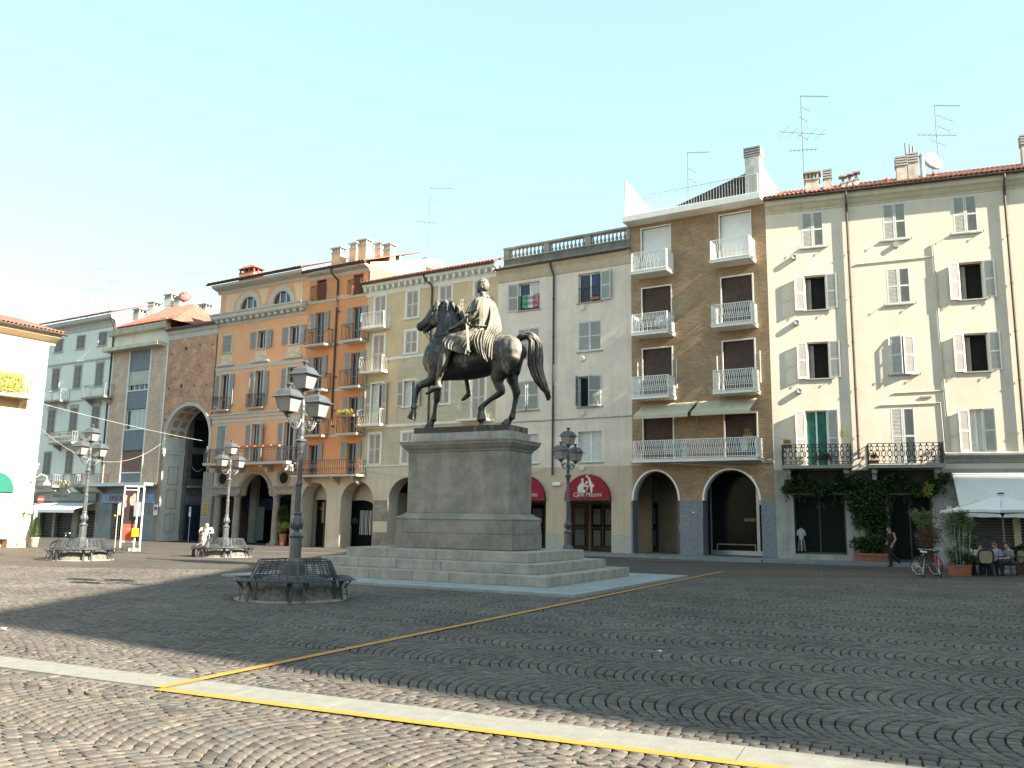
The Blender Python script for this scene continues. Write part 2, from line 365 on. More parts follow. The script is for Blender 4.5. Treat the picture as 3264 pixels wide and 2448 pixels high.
    for o in out:
        if id(o) in ids: continue
        b = len(V); V += geo(o[3], o[1], o[2]); Fl += [tuple(i+b for i in f) for f in FS]
    V = np.array(V, dtype=np.float32); Fa = np.array(Fl, dtype=np.int32)
    me = bpy.data.meshes.new('sett_field'); me.vertices.add(len(V)); me.vertices.foreach_set('co', V.ravel()); me.loops.add(Fa.size); me.loops.foreach_set('vertex_index', Fa.ravel())
    me.polygons.add(len(Fa)); me.polygons.foreach_set('loop_start', np.arange(0, Fa.size, 4, dtype=np.int32)); me.update(calc_edges=True); me.materials.append(SETTN)
    obj('sett_field', me, GR, kind='stuff')
    # tufts of grass and moss in the joints
    mb = MB()
    for i in range(8000):
        y = 3.2+rnd()**1.5*8; x = (rnd()*2-1)*hx(y)
        s_, n_ = strip_co(x, y)
        if n_ > -SW-.1: continue
        dens = math.sin(x*1.7+1)*math.sin(y*2.3+x)+math.sin(x*.6-y*1.1)
        if dens < .45 and rnd() > .10: continue
        for b in range(3):
            a = rnd()*2*PI; r = .009+.013*rnd(); dx, dy = math.cos(a)*r, math.sin(a)*r; ox, oy = (rnd()-.5)*.05, (rnd()-.5)*.05
            mb.add([(x+ox-dy*.35, y+oy+dx*.35, .0), (x+ox+dy*.35, y+oy-dx*.35, 0), (x+ox+dx, y+oy+dy, .008+.012*rnd())], [(0, 1, 2)])
    mb.build('joint_grass', leafmat('joint_moss', (.10, .14, .03), (.22, .24, .06)), kind='stuff', label='yellow green grass tufts growing in the joints of the near paving', category='grass')
setts()
# stone strip: granite slabs laid end to end
SLABM = mat('pale_granite', (.21, .205, .18), .85, .10, 6, .3, 90, streak=0)
st = obj('stone_strip', MB().box(-1, 1, -1, 1, -.05, -.045).mesh('strip_bed', BEDM), None, kind='structure')
st.location = (S0.x-SN.x*SW/2, S0.y-SN.y*SW/2, 0); st.rotation_euler = (0, 0, math.atan2(SD.y, SD.x)); a = -13.0; i = 0
while a < 22:
    ln = 1.0+.35*rnd(); m = MB(); m.box(a+.004, a+ln-.004, -SW/2+.004, SW/2-.004, -.06, .004+.003*rnd())
    m.build('slab', SLABM, st); a += ln
YEL = mat('yellow_road_paint', (.50, .22, .02), .7, .18, 9, .3, 70, col2=(.36, .18, .04))
WHT = mat('white_road_paint', (.55, .53, .50), .8, .25, 3)
def line(name, pts, w, m, z=.014):
    mb = MB()
    for (a, b) in zip(pts, pts[1:]):
        a = Vector(a); b = Vector(b); d = (b-a).normalized(); n = Vector((-d.y, d.x))*w/2; L_ = (b-a).length; k = max(2, int(L_/1.5)); vs = []; fs = []
        for i in range(k+1):
            p = a+(b-a)*i/k; j = (rnd()-.5)*.012
            for s_ in (-1, 1): q = p+n*(s_+j*4); vs.append((q.x, q.y, gz(q.x, q.y)+z))
        for i in range(k): fs.append((2*i, 2*i+2, 2*i+3, 2*i+1))
        mb.add(vs, fs)
    return mb.build(name, m, kind='structure')
line('yellow_line', [(-3.35, 8.50), (7.33, 29.74)], .12, YEL)
line('yellow_line', [(7.33, 29.70), (14.14, 29.32), (24, 28.5)], .11, YEL, .010)
line('yellow_line', [(-3.33, 8.44), (2.1, 5.98), (8, 3.3)], .11, YEL, .011)
line('white_line', [(-20.5, 31.2), (-26, 33.5)], .12, WHT)
line('white_line', [(5.2, 37.9), (10.5, 37.0), (30, 30)], .14, WHT)
line('white_line', [(-16, 46.5), (-8, 43.0), (0, 41)], .10, WHT)

# ---------------------------------------------------------------- monument pedestal (local x = left along the front, y = back)
MON_RZ = math.atan2(MU.y, MU.x)       # local +x = MU, local +y must be MV -> mirror-free frame uses x' = -u
MONM = Matrix.Translation((MC3.x, MC3.y, 0)) @ Matrix(((-MU.x, MV.x, 0, 0), (-MU.y, MV.y, 0, 0), (0, 0, 1, 0), (0, 0, 0, 1)))
# local coordinates: X = -u (to the right), Y = v (back); so pieces at u in [a,b] are x in [-b,-a]
GRAN = mat('weathered_granite', (.285, .26, .22), .85, .22, 1.7, .35, 45, streak=.5, col2=(.155, .145, .125))
GRAN2 = mat('pale_step_granite', (.36, .335, .295), .85, .16, 2.2, .3, 50, streak=.5, col2=(.23, .215, .19))
ped = thing('monument_pedestal', 'tall grey granite pedestal on three wide steps in the middle of the square', 'pedestal'); ped.matrix_world = MONM
mb = MB(); mb.box(-9.3, 1.35, -1.4, 7.1, -.1, .06); mb.build('base_slab', mat('slab_stone', (.30, .31, .31), .8, .15, 1.5, .2, 40), ped)
def ring(k, w, d, z0, z1, n_f, n_s, nm='step_block', m=GRAN2, thick=.75):
    X0, X1, Y0, Y1 = -k-w, -k, k, k+d; g = .004
    def run(x0, x1, y0, y1, n, ax):
        cuts = [0]+sorted((i+(rnd()-.5)*.3)/n for i in range(1, n))+[1]
        for a, b in zip(cuts, cuts[1:]):
            m_ = MB(); j = .004*rnd()
            if ax == 0: m_.box(x0+(x1-x0)*a+g, x0+(x1-x0)*b-g, y0+j, y1, z0, z1-j)
            else: m_.box(x0, x1-j, y0+(y1-y0)*a+g, y0+(y1-y0)*b-g, z0, z1-j)
            bv = m_.build(nm, m, ped); md = bv.modifiers.new('b', 'BEVEL'); md.width = .012; md.segments = 2; md.limit_method = 'NONE'
    run(X0, X1, Y0, Y0+thick, n_f, 0); run(X0, X1, Y1-thick, Y1, n_f, 0)
    run(X1-thick, X1, Y0+thick, Y1-thick, n_s, 1); run(X0, X0+thick, Y0+thick, Y1-thick, n_s, 1)
ring(0, 7.9, 5.7, .06, .31, 6, 3); ring(.54, 6.9, 4.62, .31, .56, 5, 3); ring(1.04, 5.9, 3.65, .56, .82, 4, 2)
mb = MB(); mb.box(-6.8, -1.4, 1.4, 4.5, .0, .80); mb.build('core', GRAN, ped)
def tier(name, prof, m, w=3.45, d=1.38, k=2.28):
    """a stack of mitred mouldings: prof = [(outset, z)]"""
    vs = []; fs = []
    for o, z in prof: vs += [(-k+o, k-o, z), (-k+o, k+d+o, z), (-k-w-o, k+d+o, z), (-k-w-o, k-o, z)]
    for i in range(len(prof)-1):
        for j in range(4): fs.append((i*4+j, i*4+(j+1) % 4, (i+1)*4+(j+1) % 4, (i+1)*4+j))
    fs.append((0, 3, 2, 1)); n = (len(prof)-1)*4; fs.append((n, n+1, n+2, n+3))
    o = MB().add(vs, fs).build(name, m, ped)
    md = o.modifiers.new('b', 'BEVEL'); md.width = .006; md.segments = 1; return o
tier('plinth_block', [(.235, .82), (.235, 1.245)], GRAN); tier('plinth_block', [(.215, 1.25), (.215, 1.63)], GRAN)
tier('base_moulding', [(.225, 1.633), (.235, 1.66), (.22, 1.70), (.15, 1.735), (.08, 1.77), (.05, 1.80), (.045, 1.825), (.0, 1.83)], GRAN)
sh = tier('shaft', [(0, 1.833), (0, 3.60)], GRAN)
tier('cornice', [(.0, 3.603), (.03, 3.61), (.035, 3.65), (.07, 3.68), (.12, 3.73), (.17, 3.80), (.19, 3.81), (.19, 3.87), (.21, 3.88), (.215, 3.93), (.12, 3.95)], GRAN)
tier('cap_block', [(-.03, 3.953), (-.035, 4.17)], GRAN2)
# ---------------------------------------------------------------- facade kit: local x = along the front (right), y = into the building, z = up
PA = Vector((11.93, 38.40)); ANG_A, ANG_R = 58.88, 69.4
def front(origin, ang, s, d=0):               # world point at s along a front with normal offset d towards the square
    a = R(ang); return Vector((origin[0]+math.sin(a)*s-math.cos(a)*d, origin[1]-math.cos(a)*s-math.sin(a)*d))
class Bld:
    def __init__(s, name, label, cat, origin, ang, s0, rz=None):
        p = front(origin, ang, s0) if rz is None else origin
        s.t = thing(name, label, cat, (p[0], p[1], 0), R(ang-90) if rz is None else rz); s.s0 = s0; s.cache = {}
    def mb(s): return MB(ox=-s.s0)
    def X(s, x): return x-s.s0
    def world(s, x, y, z):
        c, q = math.cos(s.t.rotation_euler.z), math.sin(s.t.rotation_euler.z); X = x-s.s0
        return Vector((s.t.location.x+c*X-q*y, s.t.location.y+q*X+c*y, z))
def arc_pts(cx, zs, rx, rz, n=20, a0=PI, a1=0): return [(cx+rx*math.cos(a0+(a1-a0)*i/n), zs+rz*math.sin(a0+(a1-a0)*i/n)) for i in range(n+1)]
def wall(B, x0, x1, z0, z1, holes, m, y=0, depth=.25, name='wall', rm=None, sides=None):
    """front skin with holes. hole = (x0,x1,z0,z1) or (x0,x1,z0,zspring,rise)"""
    mb = B.mb(); H = []
    for h in holes:
        if len(h) == 4: H.append((h[0], h[1], h[2], h[3], 0, depth))
        else: H.append((h[0], h[1], h[2], h[3], h[4], h[5] if len(h) > 5 else depth))
    xs = sorted({x0, x1, *[h[0] for h in H], *[h[1] for h in H]}); zs = sorted({z0, z1, *[h[2] for h in H], *[h[3]+h[4] for h in H]})
    xs = [v for v in xs if x0 <= v <= x1]; zs = [v for v in zs if z0 <= v <= z1]
    for xa, xb in zip(xs, xs[1:]):
        for za, zb in zip(zs, zs[1:]):
            cx, cz = (xa+xb)/2, (za+zb)/2
            if any(h[0] < cx < h[1] and h[2] < cz < h[3]+h[4] for h in H): continue
            mb.add([(xa, y, za), (xb, y, za), (xb, y, zb), (xa, y, zb)], [(0, 1, 2, 3)])
    ri = 1 if rm else 0
    for a, b, c, d, r, dp in H:
        if r:
            cx = (a+b)/2; P = arc_pts(cx, d, (b-a)/2, r, 24); top = d+r
            for i in range(24):
                (xa, za), (xb, zb) = P[i], P[i+1]
                mb.add([(xa, y, za), (xb, y, zb), (xb, y, top), (xa, y, top)], [(0, 1, 2, 3)])
                mb.add([(xa, y, za), (xa, y+dp, za), (xb, y+dp, zb), (xb, y, zb)], [(0, 1, 2, 3)], ri)
        else: mb.add([(a, y, d), (b, y, d), (b, y+dp, d), (a, y+dp, d)], [(0, 3, 2, 1)], ri)
        mb.add([(a, y, c), (a, y, d), (a, y+dp, d), (a, y+dp, c)], [(0, 1, 2, 3)], ri); mb.add([(b, y, c), (b, y+dp, c), (b, y+dp, d), (b, y, d)], [(0, 1, 2, 3)], ri)
        if c > z0+.01: mb.add([(a, y, c), (a, y+dp, c), (b, y+dp, c), (b, y, c)], [(0, 1, 2, 3)], ri)
    return mb.build(name, [m, rm] if rm else m, B.t)
def body(B, x0, x1, zt, m, y0=.5, y1=10, zb=-.5, name='rear_wall', zs=None):
    mb = B.mb(); mb.box(x0, x1, y0, y1, zb, zt); zb = zb if zs is None else zs
    for x in (x0, x1): mb.add([(x, 0, zb), (x, y0, zb), (x, y0, zt), (x, 0, zt)], [(0, 1, 2, 3)])
    mb.add([(x0, 0, zt), (x1, 0, zt), (x1, y0, zt), (x0, y0, zt)], [(0, 1, 2, 3)])
    return mb.build(name, m, B.t)
LEAFC = {}
def leaf(w, h, m, split=(.5,), slm=None):
    """one louvred shutter leaf, hinge at x=0, reaching to +w; slats joined as its child"""
    key = (round(w, 2), round(h, 2), m.name, split)
    if key in LEAFC: return LEAFC[key]
    mb = MB(); f = min(.06, w*.16); t = .035; mb.box(0, f, -t, 0, 0, h); mb.box(w-f, w, -t, 0, 0, h); zs = [0]+[h*q for q in split]+[h]
    for i, z in enumerate(zs):
        a, b = (z, z+.08) if i == 0 else ((z-.07, z) if i == len(zs)-1 else (z-.035, z+.035)); mb.box(f, w-f, -t+.003, -.003, a, b)
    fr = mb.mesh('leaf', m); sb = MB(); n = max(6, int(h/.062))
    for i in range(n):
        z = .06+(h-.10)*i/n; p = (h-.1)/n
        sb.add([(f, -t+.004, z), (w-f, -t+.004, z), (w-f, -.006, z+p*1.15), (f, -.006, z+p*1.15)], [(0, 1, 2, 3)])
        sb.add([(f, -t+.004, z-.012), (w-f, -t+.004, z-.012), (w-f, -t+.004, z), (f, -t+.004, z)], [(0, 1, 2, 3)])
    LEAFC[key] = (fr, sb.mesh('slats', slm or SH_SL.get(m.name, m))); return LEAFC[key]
def shutter(B, hinge, z, w, h, side, ang, m, y=-.01, split=(.5,)):
    """side=-1 left leaf (hinged left, closes to +x), +1 right leaf. ang: 0 closed, 180 folded flat on the wall"""
    fr, sl_ = leaf(w, h, m, split)
    rz = R(-ang) if side < 0 else R(180+ang)
    o = obj('shutter', fr, B.t, loc=(B.X(hinge), y, z), rot=(0, 0, rz)); o2 = obj('slats', sl_, o, kind='stuff')
    if side > 0 and ang < 90: pass
    return o
def trim(B, x0, x1, z0, z1, w, m, y=-.03, bottom=True, name='window_surround', d=.03):
    mb = B.mb(); mb.box(x0-w, x0, y, .02, z0, z1); mb.box(x1, x1+w, y, .02, z0, z1); mb.box(x0-w, x1+w, y-.002, .02, z1, z1+w)
    if bottom: mb.box(x0-w-.03, x1+w+.03, y-.06, .02, z0-.07, z0)
    return mb.build(name, m, B.t)
def glazing(B, x0, x1, z0, z1, m=WHITE, y=.16, bars=(.5,), hb=(), curtain=None, glass=GLASS, openleaf=None):
    f = .05; mb = B.mb(); mb.box(x0, x0+f, y, y+.05, z0, z1); mb.box(x1-f, x1, y, y+.05, z0, z1); mb.box(x0+f, x1-f, y, y+.05, z0, z0+f); mb.box(x0+f, x1-f, y, y+.05, z1-f, z1)
    for q in bars: cx = x0+(x1-x0)*q; mb.box(cx-.035, cx+.035, y-.003, y+.05, z0+f, z1-f)
    for q in hb: cz = z0+(z1-z0)*q; mb.box(x0+f, x1-f, y+.002, y+.045, cz-.02, cz+.02)
    w = mb.build('window', m, B.t)
    edges = [x0+f]+[x0+(x1-x0)*q for q in bars]+[x1-f]
    for a, b in zip(edges, edges[1:]):
        g = B.mb(); g.add([(a, y+.03, z0+f), (b, y+.03, z0+f), (b, y+.03, z1-f), (a, y+.03, z1-f)], [(0, 1, 2, 3)]); g.build('pane', glass, w)
    if curtain:
        c = B.mb(); n = 16; vs = []
        a, b = x0+f+curtain[1]*(x1-x0-2*f), x0+f+curtain[2]*(x1-x0-2*f)
        for i in range(n+1):
            q = a+(b-a)*i/n; vs += [(q, y+.022-.006*math.cos(i*2.2), z0+f), (q, y+.022-.006*math.cos(i*2.2), z1-f)]
        c.add(vs, [(2*i, 2*i+2, 2*i+3, 2*i+1) for i in range(n)]); c.build('curtain', curtain[0], w)
    return w
def dark_open(B, x0, x1, z0, z1, m=WHITE):   # wide open casement: dark room with the inner leaf folded in
    mb = B.mb(); f = .045; y = .14; mb.box(x0, x0+f, y, y+.05, z0, z1); mb.box(x1-f, x1, y, y+.05, z0, z1); mb.box(x0+f, x1-f, y, y+.05, z1-f, z1)
    w = mb.build('window', m, B.t)
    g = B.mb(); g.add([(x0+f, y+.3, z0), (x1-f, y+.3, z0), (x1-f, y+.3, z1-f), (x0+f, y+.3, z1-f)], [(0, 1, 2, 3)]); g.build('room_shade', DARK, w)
    g = B.mb(); xi = x0+(x1-x0)*.30; g.box(x0+f, xi, y+.20, y+.22, z0+.02, z1-.1); g.build('inner_leaf', mat('beige_inner_leaf', (.30, .27, .24), .7), w)
def win(B, x0, x1, z0, z1, m, kind='open', a=(172, 172), y=-.02, lw=None, split=(.5,), surround=None, sill=True, glz=None, fm=WHITE, hb=(), gl=GLASS, barsill=True):
    """a shuttered window; kind closed / open / dark / glass"""
    hw = (x1-x0)/2; lw = lw or hw
    if surround: trim(B, x0, x1, z0, z1, surround[1], surround[0], bottom=surround[2] if len(surround) > 2 else True)
    elif sill:
        mb = B.mb(); mb.box(x0-.10, x1+.10, -.07, .1, z0-.06, z0-.002); mb.build('sill', STONE, B.t)
    if kind == 'closed':
        shutter(B, x0, z0, hw-.005, z1-z0, -1, 0, m, y=.03, split=split); shutter(B, x1, z0, hw-.005, z1-z0, 1, 0, m, y=.03-.035, split=split)
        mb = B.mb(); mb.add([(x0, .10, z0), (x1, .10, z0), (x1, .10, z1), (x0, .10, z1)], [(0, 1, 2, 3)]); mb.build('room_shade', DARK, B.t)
        return
    if a[0] is not None: shutter(B, x0, z0, lw-.005, z1-z0, -1, a[0], m, y=y, split=split)
    if a[1] is not None: shutter(B, x1, z0, lw-.005, z1-z0, 1, a[1], m, y=y, split=split)
    if kind == 'dark': dark_open(B, x0, x1, z0, z1, fm)
    else: glazing(B, x0, x1, z0, z1, fm, hb=hb, curtain=glz, glass=gl)
def railing(mb, pts, z0, z1, style, sp=.11):
    """pts: plan polyline (x,y)"""
    for a, b in zip(pts, pts[1:]):
        A = Vector((*a, 0)); Bq = Vector((*b, 0)); L_ = (Bq-A).length; P = lambda t, z: A+(Bq-A)*t+Vector((0, 0, z))
        wd = .022 if style in ('vee',) else .016
        mb.bar(P(0, z1), P(1, z1), .04, .03); mb.bar(P(0, z0+.05), P(1, z0+.05), .025); h = z1-z0-.05
        if style in ('bars', 'iron'):
            n = max(2, int(L_/sp))
            for i in range(n+1): mb.bar(P(i/n, z0+.05), P(i/n, z1), wd)
            if style == 'iron': mb.bar(P(0, z1-.14), P(1, z1-.14), .018)
        elif style == 'baluster':
            n = max(2, int(L_/.17))
            for i in range(n+1):
                p = P(i/n, z0+.05); mb.lathe([(.012, 0), (.03, .06), (.014, .16), (.035, h*.45), (.014, h*.72), (.03, h*.88), (.012, h)], 6, (p.x, p.y, p.z))
        elif style == 'vee':
            n = max(1, round(L_/.21)); zb = z0+.05
            for i in range(n):
                t0, t1, tm = i/n, (i+1)/n, (i+.5)/n
                mb.bar(P(t0, zb+h*.22), P(tm, z1), wd); mb.bar(P(tm, z1), P(t1, zb+h*.22), wd)
                mb.bar(P(t0, z1), P(tm, zb+h*.22), .016); mb.bar(P(tm, zb+h*.22), P(t1, z1), .016)
                mb.bar(P(t0, zb), P(t0, zb+h*.22), wd); mb.bar(P(tm, zb), P(tm, zb+h*.22), .014)
            mb.bar(P(0, zb+h*.22), P(1, zb+h*.22), .02)
        elif style == 'cast':
            n = max(1, round(L_/.24)); zb = z0+.05
            mb.bar(P(0, zb+h*.85), P(1, zb+h*.85), .02); mb.bar(P(0, zb+h*.12), P(1, zb+h*.12), .02)
            for i in range(n):
                tm = (i+.5)/n; q = .5/n
                for sg in (-1, 1):
                    pr = [(0, .02), (.42, .16), (.30, .33), (.75, .50), (.30, .66), (.45, .82), (0, .98)]
                    mb.tube([P(tm+sg*q*a_, zb+h*b_) for a_, b_ in pr], .013, 4, caps=False)
                for zc in (.33, .66, .92):
                    c = P(tm, zb+h*zc); mb.ell(c, (.035, .035, .045), 6, 4)
                for sg in (-1, 1):
                    cc = P(tm+sg*q, zb+h*.5); mb.tube([cc+Vector((0, 0, .12*math.sin(t)))+(Bq-A).normalized()*.05*math.cos(t) for t in [j*PI/4 for j in range(9)]], .010, 4, caps=False)
        elif style == 'scroll':
            n = max(1, round(L_/.19)); zb = z0+.05
            for i in range(n+1):
                mb.tube([P(min(1, max(0, (i+.35*math.sin(t*2*PI))/n)), zb+h*t) for t in [j/8 for j in range(9)]], .010, 4, caps=False)
    for p in pts: mb.bar(Vector((*p, z0)), Vector((*p, z1)), .035)
def balcony(B, x0, x1, z, zr, d, style, m, slabm=STONE, th=.14, brackets=(), name='balcony', sp=.11, bm=None):
    mb = B.mb(); mb.box(x0-.04, x1+.04, -d-.04, .0, z-th, z-.03); mb.box(x0-.07, x1+.07, -d-.07, .0, z-.03, z)
    s_ = mb.build(name, slabm, B.t)
    r = B.mb(); railing(r, [(x0, 0), (x0, -d), (x1, -d), (x1, 0)], z, zr, style, sp); r.build('railing', m, s_)
    for bx in brackets:
        k = B.mb(); k.add([(bx-.08, 0, z-th-.5), (bx-.08, -.12, z-th-.42), (bx-.08, -d*.8, z-th-.12), (bx-.08, -d*.85, z-th), (bx-.08, 0, z-th),
              (bx+.08, 0, z-th-.5), (bx+.08, -.12, z-th-.42), (bx+.08, -d*.8, z-th-.12), (bx+.08, -d*.85, z-th), (bx+.08, 0, z-th)],
             [(0, 1, 2, 3, 4), (9, 8, 7, 6, 5), (0, 5, 6, 1), (1, 6, 7, 2), (2, 7, 8, 3)]); k.build('bracket', bm or slabm, s_)
    return s_
def moulding(B, x0, x1, prof, m, name='cornice', ends=True):
    """profile [(outset, z)] swept along the front, closed at both ends"""
    mb = B.mb(); n = len(prof); vs = []
    for x in (x0, x1): vs += [(x, -o, z) for o, z in prof]+[(x, .05, prof[-1][1]), (x, .05, prof[0][1])]
    k = n+2; fs = [(i, (i+1) % k, (i+1) % k+k, i+k) for i in range(k)]+[tuple(range(k)), tuple(range(2*k-1, k-1, -1))]
    return mb.add(vs, fs).build(name, m, B.t)
TILEC = {}
def tile_mesh(r=.095, L_=.42):
    if 't' not in TILEC:
        mb = MB(); n = 6; vs = []; fs = []
        for j, (y, rr, dz) in enumerate(((0, r, .0), (L_, r*.85, .0))):
            for q in (1, .84):
                for i in range(n+1): a = PI*i/n; vs.append((math.cos(a)*rr*q, y, math.sin(a)*rr*q*1.0+dz))
        m_ = n+1
        for i in range(n): fs += [(i, i+1, 2*m_+i+1, 2*m_+i), (m_+i, 3*m_+i, 3*m_+i+1, m_+i+1), (i, m_+i, m_+i+1, i+1)]
        TILEC['t'] = mb.add(vs, fs).mesh('roof_tile', ROOFT, True)
    return TILEC['t']
def tiled_roof(B, x0, x1, z, over=.5, slope=.32, rows=9, pitch=.19, single=2, y0=None, base=True, hip=(0, 0)):
    """barrel tiles from the eave up; the first courses are single tiles, the rest one field"""
    ya = -over if y0 is None else y0; L_ = .36; field = B.mb(); n = int((x1-x0)/pitch); tm = tile_mesh(); cnt = 0
    if base: field.add([(x0, ya, z), (x1, ya, z), (x1, ya+rows*L_, z+rows*L_*slope), (x0, ya+rows*L_, z+rows*L_*slope)], [(0, 1, 2, 3)])
    rf = field
    fr = []
    for r in range(rows):
        for i in range(n):
            x = x0+(i+.5)*(x1-x0)/n+(rnd()-.5)*.02
            if x < x0+r*hip[0] or x > x1-r*hip[1]: continue
            y = ya+r*L_+(rnd()-.5)*.03; zz = z+(y-ya)*slope+.015+rnd()*.012
            if r < single and cnt < 290: fr.append((x, y, zz)); cnt += 1; continue
            k = 4; vs = [];
            for (yy, dz) in ((y, 0), (y+L_*1.05, L_*slope)):
                for j in range(k+1): a = PI*j/k; vs.append((x+math.cos(a)*.08, yy, zz+dz+math.sin(a)*.065))
            rf.add(vs, [(j, j+1, j+k+2, j+k+1) for j in range(k)]+[tuple(range(k+1))])
    o = rf.build('roof', ROOFT, B.t)
    o['kind'] = 'structure'
    for x, y, zz in fr: obj('roof_tile', tm, o, loc=(B.X(x), y, zz), rot=(math.atan(slope), 0, (rnd()-.5)*.05))
    return o
def gutter(B, x0, x1, z, over, m=GUT, r=.075):
    mb = B.mb(); mb.tube([(x0, -over-r*.6, z), (x1, -over-r*.6, z)], r, 8); mb.box(x0, x1, -over-.02, -over+.1, z-.02, z+.06); return mb.build('gutter', m, B.t)
def downpipe(B, pts, r=.055, m=GUT):
    mb = B.mb(); mb.tube(pts, r, 8)
    z0, z1 = pts[-1][2], pts[0][2]; x, y = pts[-1][0], pts[-1][1]; z = z0+1
    while z < z1-1.2: mb.lathe([(r+.015, 0), (r+.015, .06)], 8, (x, y, z)); z += 2.1
    return mb.build('downpipe', m, B.t)
def chimney(B, x, y, z0, z1, w, d, m, cap='slab', cm=None):
    mb = B.mb(); cm = cm or m; mb.box(x-w/2, x+w/2, y-d/2, y+d/2, z0, z1); c = mb.build('chimney', m, B.t)
    k = B.mb(); mb2 = B.mb()
    if cap in ('slab', 'house'):
        k.box(x-w/2-.05, x+w/2+.05, y-d/2-.05, y+d/2+.05, z1, z1+.06)
        for i in range(4):
            px = x-w/2+.06+(w-.12)*i/3
            for py in (y-d/2+.06, y+d/2-.06): k.box(px-.05, px+.05, py-.05, py+.05, z1+.06, z1+.34)
        for py in (y-.0,): k.box(x-w/2+.01, x-w/2+.11, py-.05, py+.05, z1+.06, z1+.34); k.box(x+w/2-.11, x+w/2-.01, py-.05, py+.05, z1+.06, z1+.34)
        if cap == 'slab': k.box(x-w/2-.1, x+w/2+.1, y-d/2-.1, y+d/2+.1, z1+.34, z1+.42)
        else:
            a, b = w/2+.1, d/2+.1; k.add([(x-a, y-b, z1+.34), (x+a, y-b, z1+.34), (x+a, y+b, z1+.34), (x-a, y+b, z1+.34), (x-a*.5, y-b*.5, z1+.62), (x+a*.5, y-b*.5, z1+.62), (x+a*.5, y+b*.5, z1+.62), (x-a*.5, y+b*.5, z1+.62)],
                  [(0, 1, 5, 4), (1, 2, 6, 5), (2, 3, 7, 6), (3, 0, 4, 7), (4, 5, 6, 7), (0, 3, 2, 1)])
    elif cap == 'louvre':
        for i in range(4): k.box(x-w/2-.04, x+w/2+.04, y-d/2-.04, y+d/2+.04, z1+.02+i*.13, z1+.10+i*.13)
        k.box(x-w/2+.08, x+w/2-.08, y-d/2+.08, y+d/2-.08, z1, z1+.5)
    k.build('chimney_cap', cm, c); return c
def mesh_text(name, s_, size, m, parent, loc, rot, ext=.01, shear=0):
    cu = bpy.data.curves.new(name, 'FONT'); cu.body = s_; cu.size = size; cu.extrude = ext; cu.align_x = 'CENTER'; cu.align_y = 'CENTER'; cu.shear = shear
    o = bpy.data.objects.new(name, cu); COL.objects.link(o); dg = bpy.context.evaluated_depsgraph_get(); me = bpy.data.meshes.new_from_object(o.evaluated_get(dg)); bpy.data.objects.remove(o)
    me.name = name; me.materials.clear(); me.materials.append(m); return obj(name, me, parent, loc=loc, rot=rot)
def text(name, s_, size, m, parent, loc, rot, ext=.01, align="CENTER", shear=0, **kw): return mesh_text(name, s_, size, m, parent, loc, rot, ext, shear)
# ================================================================ BUILDINGS
# ---- right: tall cream house (front R)
CREAMR = mat('cream_plaster', (.70, .59, .48), .9, .05, .7, .25, 30, streak=.09, col2=(.58, .49, .39))
CREAMRT = mat('cream_cornice', (.60, .53, .39), .9, .08, 1.5, .1, 30, streak=.3)
GREYBASE = mat('grey_rendered_base', (.40, .375, .33), .9, .15, 1.2, .3, 30, streak=.5)
B = Bld('cream_apartment_house', 'tall cream apartment house at the right with grey louvred shutters and red tiled roof', 'building', PA, ANG_R, 0)
T = B.t; BR = B
X1 = 16
wins_open = [(1.62, 2.55, 11.37, 13.0), (8.0, 8.92, 11.37, 13.03), (1.62, 2.55, 8.18, 9.86), (8.0, 8.92, 8.2, 9.86), (1.42, 2.35, 4.2, 6.72), (8.0, 8.5, 4.75, 6.58)]
wins_cl = [(1.60, 2.56, 14.34, 16.05), (5.08, 6.04, 14.34, 16.05), (7.93, 8.88, 14.36, 16.05), (5.10, 6.05, 11.37, 13.03), (5.11, 6.06, 8.2, 9.9), (4.95, 5.9, 4.25, 6.73)]
far = [(12.0, 12.95, z, z+1.65) for z in (14.36, 11.37, 8.2, 4.9)]
wall(B, 0, X1, 4.06, 16.95, [*wins_open, *wins_cl, *far], CREAMR, depth=.22)
wall(B, 0, X1, -.3, 4.06, [(.78, 2.93, .36, 2.98), (4.66, 6.35, .1, 2.98), (7.6, 13.2, -.3, 3.1)], GREYBASE, depth=.4, name='ground_floor_wall')
body(B, 0, X1, 16.9, CREAMR, y0=.55)
moulding(B, 0, X1, [(.0, 16.12), (.03, 16.15), (.03, 16.2), (.05, 16.22), (.12, 16.30), (.2, 16.42), (.26, 16.46), (.3, 16.50), (.3, 16.66), (.34, 16.70)], CREAMRT)
tiled_roof(B, -.05, X1, 16.78, over=.46, slope=.44, rows=12, pitch=.2, single=3)
gutter(B, -.05, X1, 16.76, .36)
for x, zb in ((3.58, 4.5), (9.95, 4.6)): downpipe(B, [(x, -.42, 16.72), (x, -.42, 16.55), (x, -.14, 16.05), (x, -.10, 15.9), (x, -.10, zb)], .052)
for w in wins_cl[:4]: win(B, *w, GREYSH, 'closed', split=(.5,))
win(B, *wins_cl[5], GREYSH, 'closed')
win(B, *wins_cl[4], GREYSH, 'glass', a=(24, 22)); 
for w, a in ((wins_open[0], (158, 172)), (wins_open[1], (155, 170)), (wins_open[2], (160, 172)), (wins_open[3], (158, 170))): win(B, *w, GREYSH, 'dark', a=a)
win(B, *wins_open[4], GREYSH, 'glass', a=(155, 168), glz=(GREENC, 0, 1), sill=False)
win(B, *wins_open[5], GREYSH, 'glass', a=(160, 165), lw=.46, glz=(CURT, 0, 1))
for w in far: win(B, *w, GREYSH, 'closed')
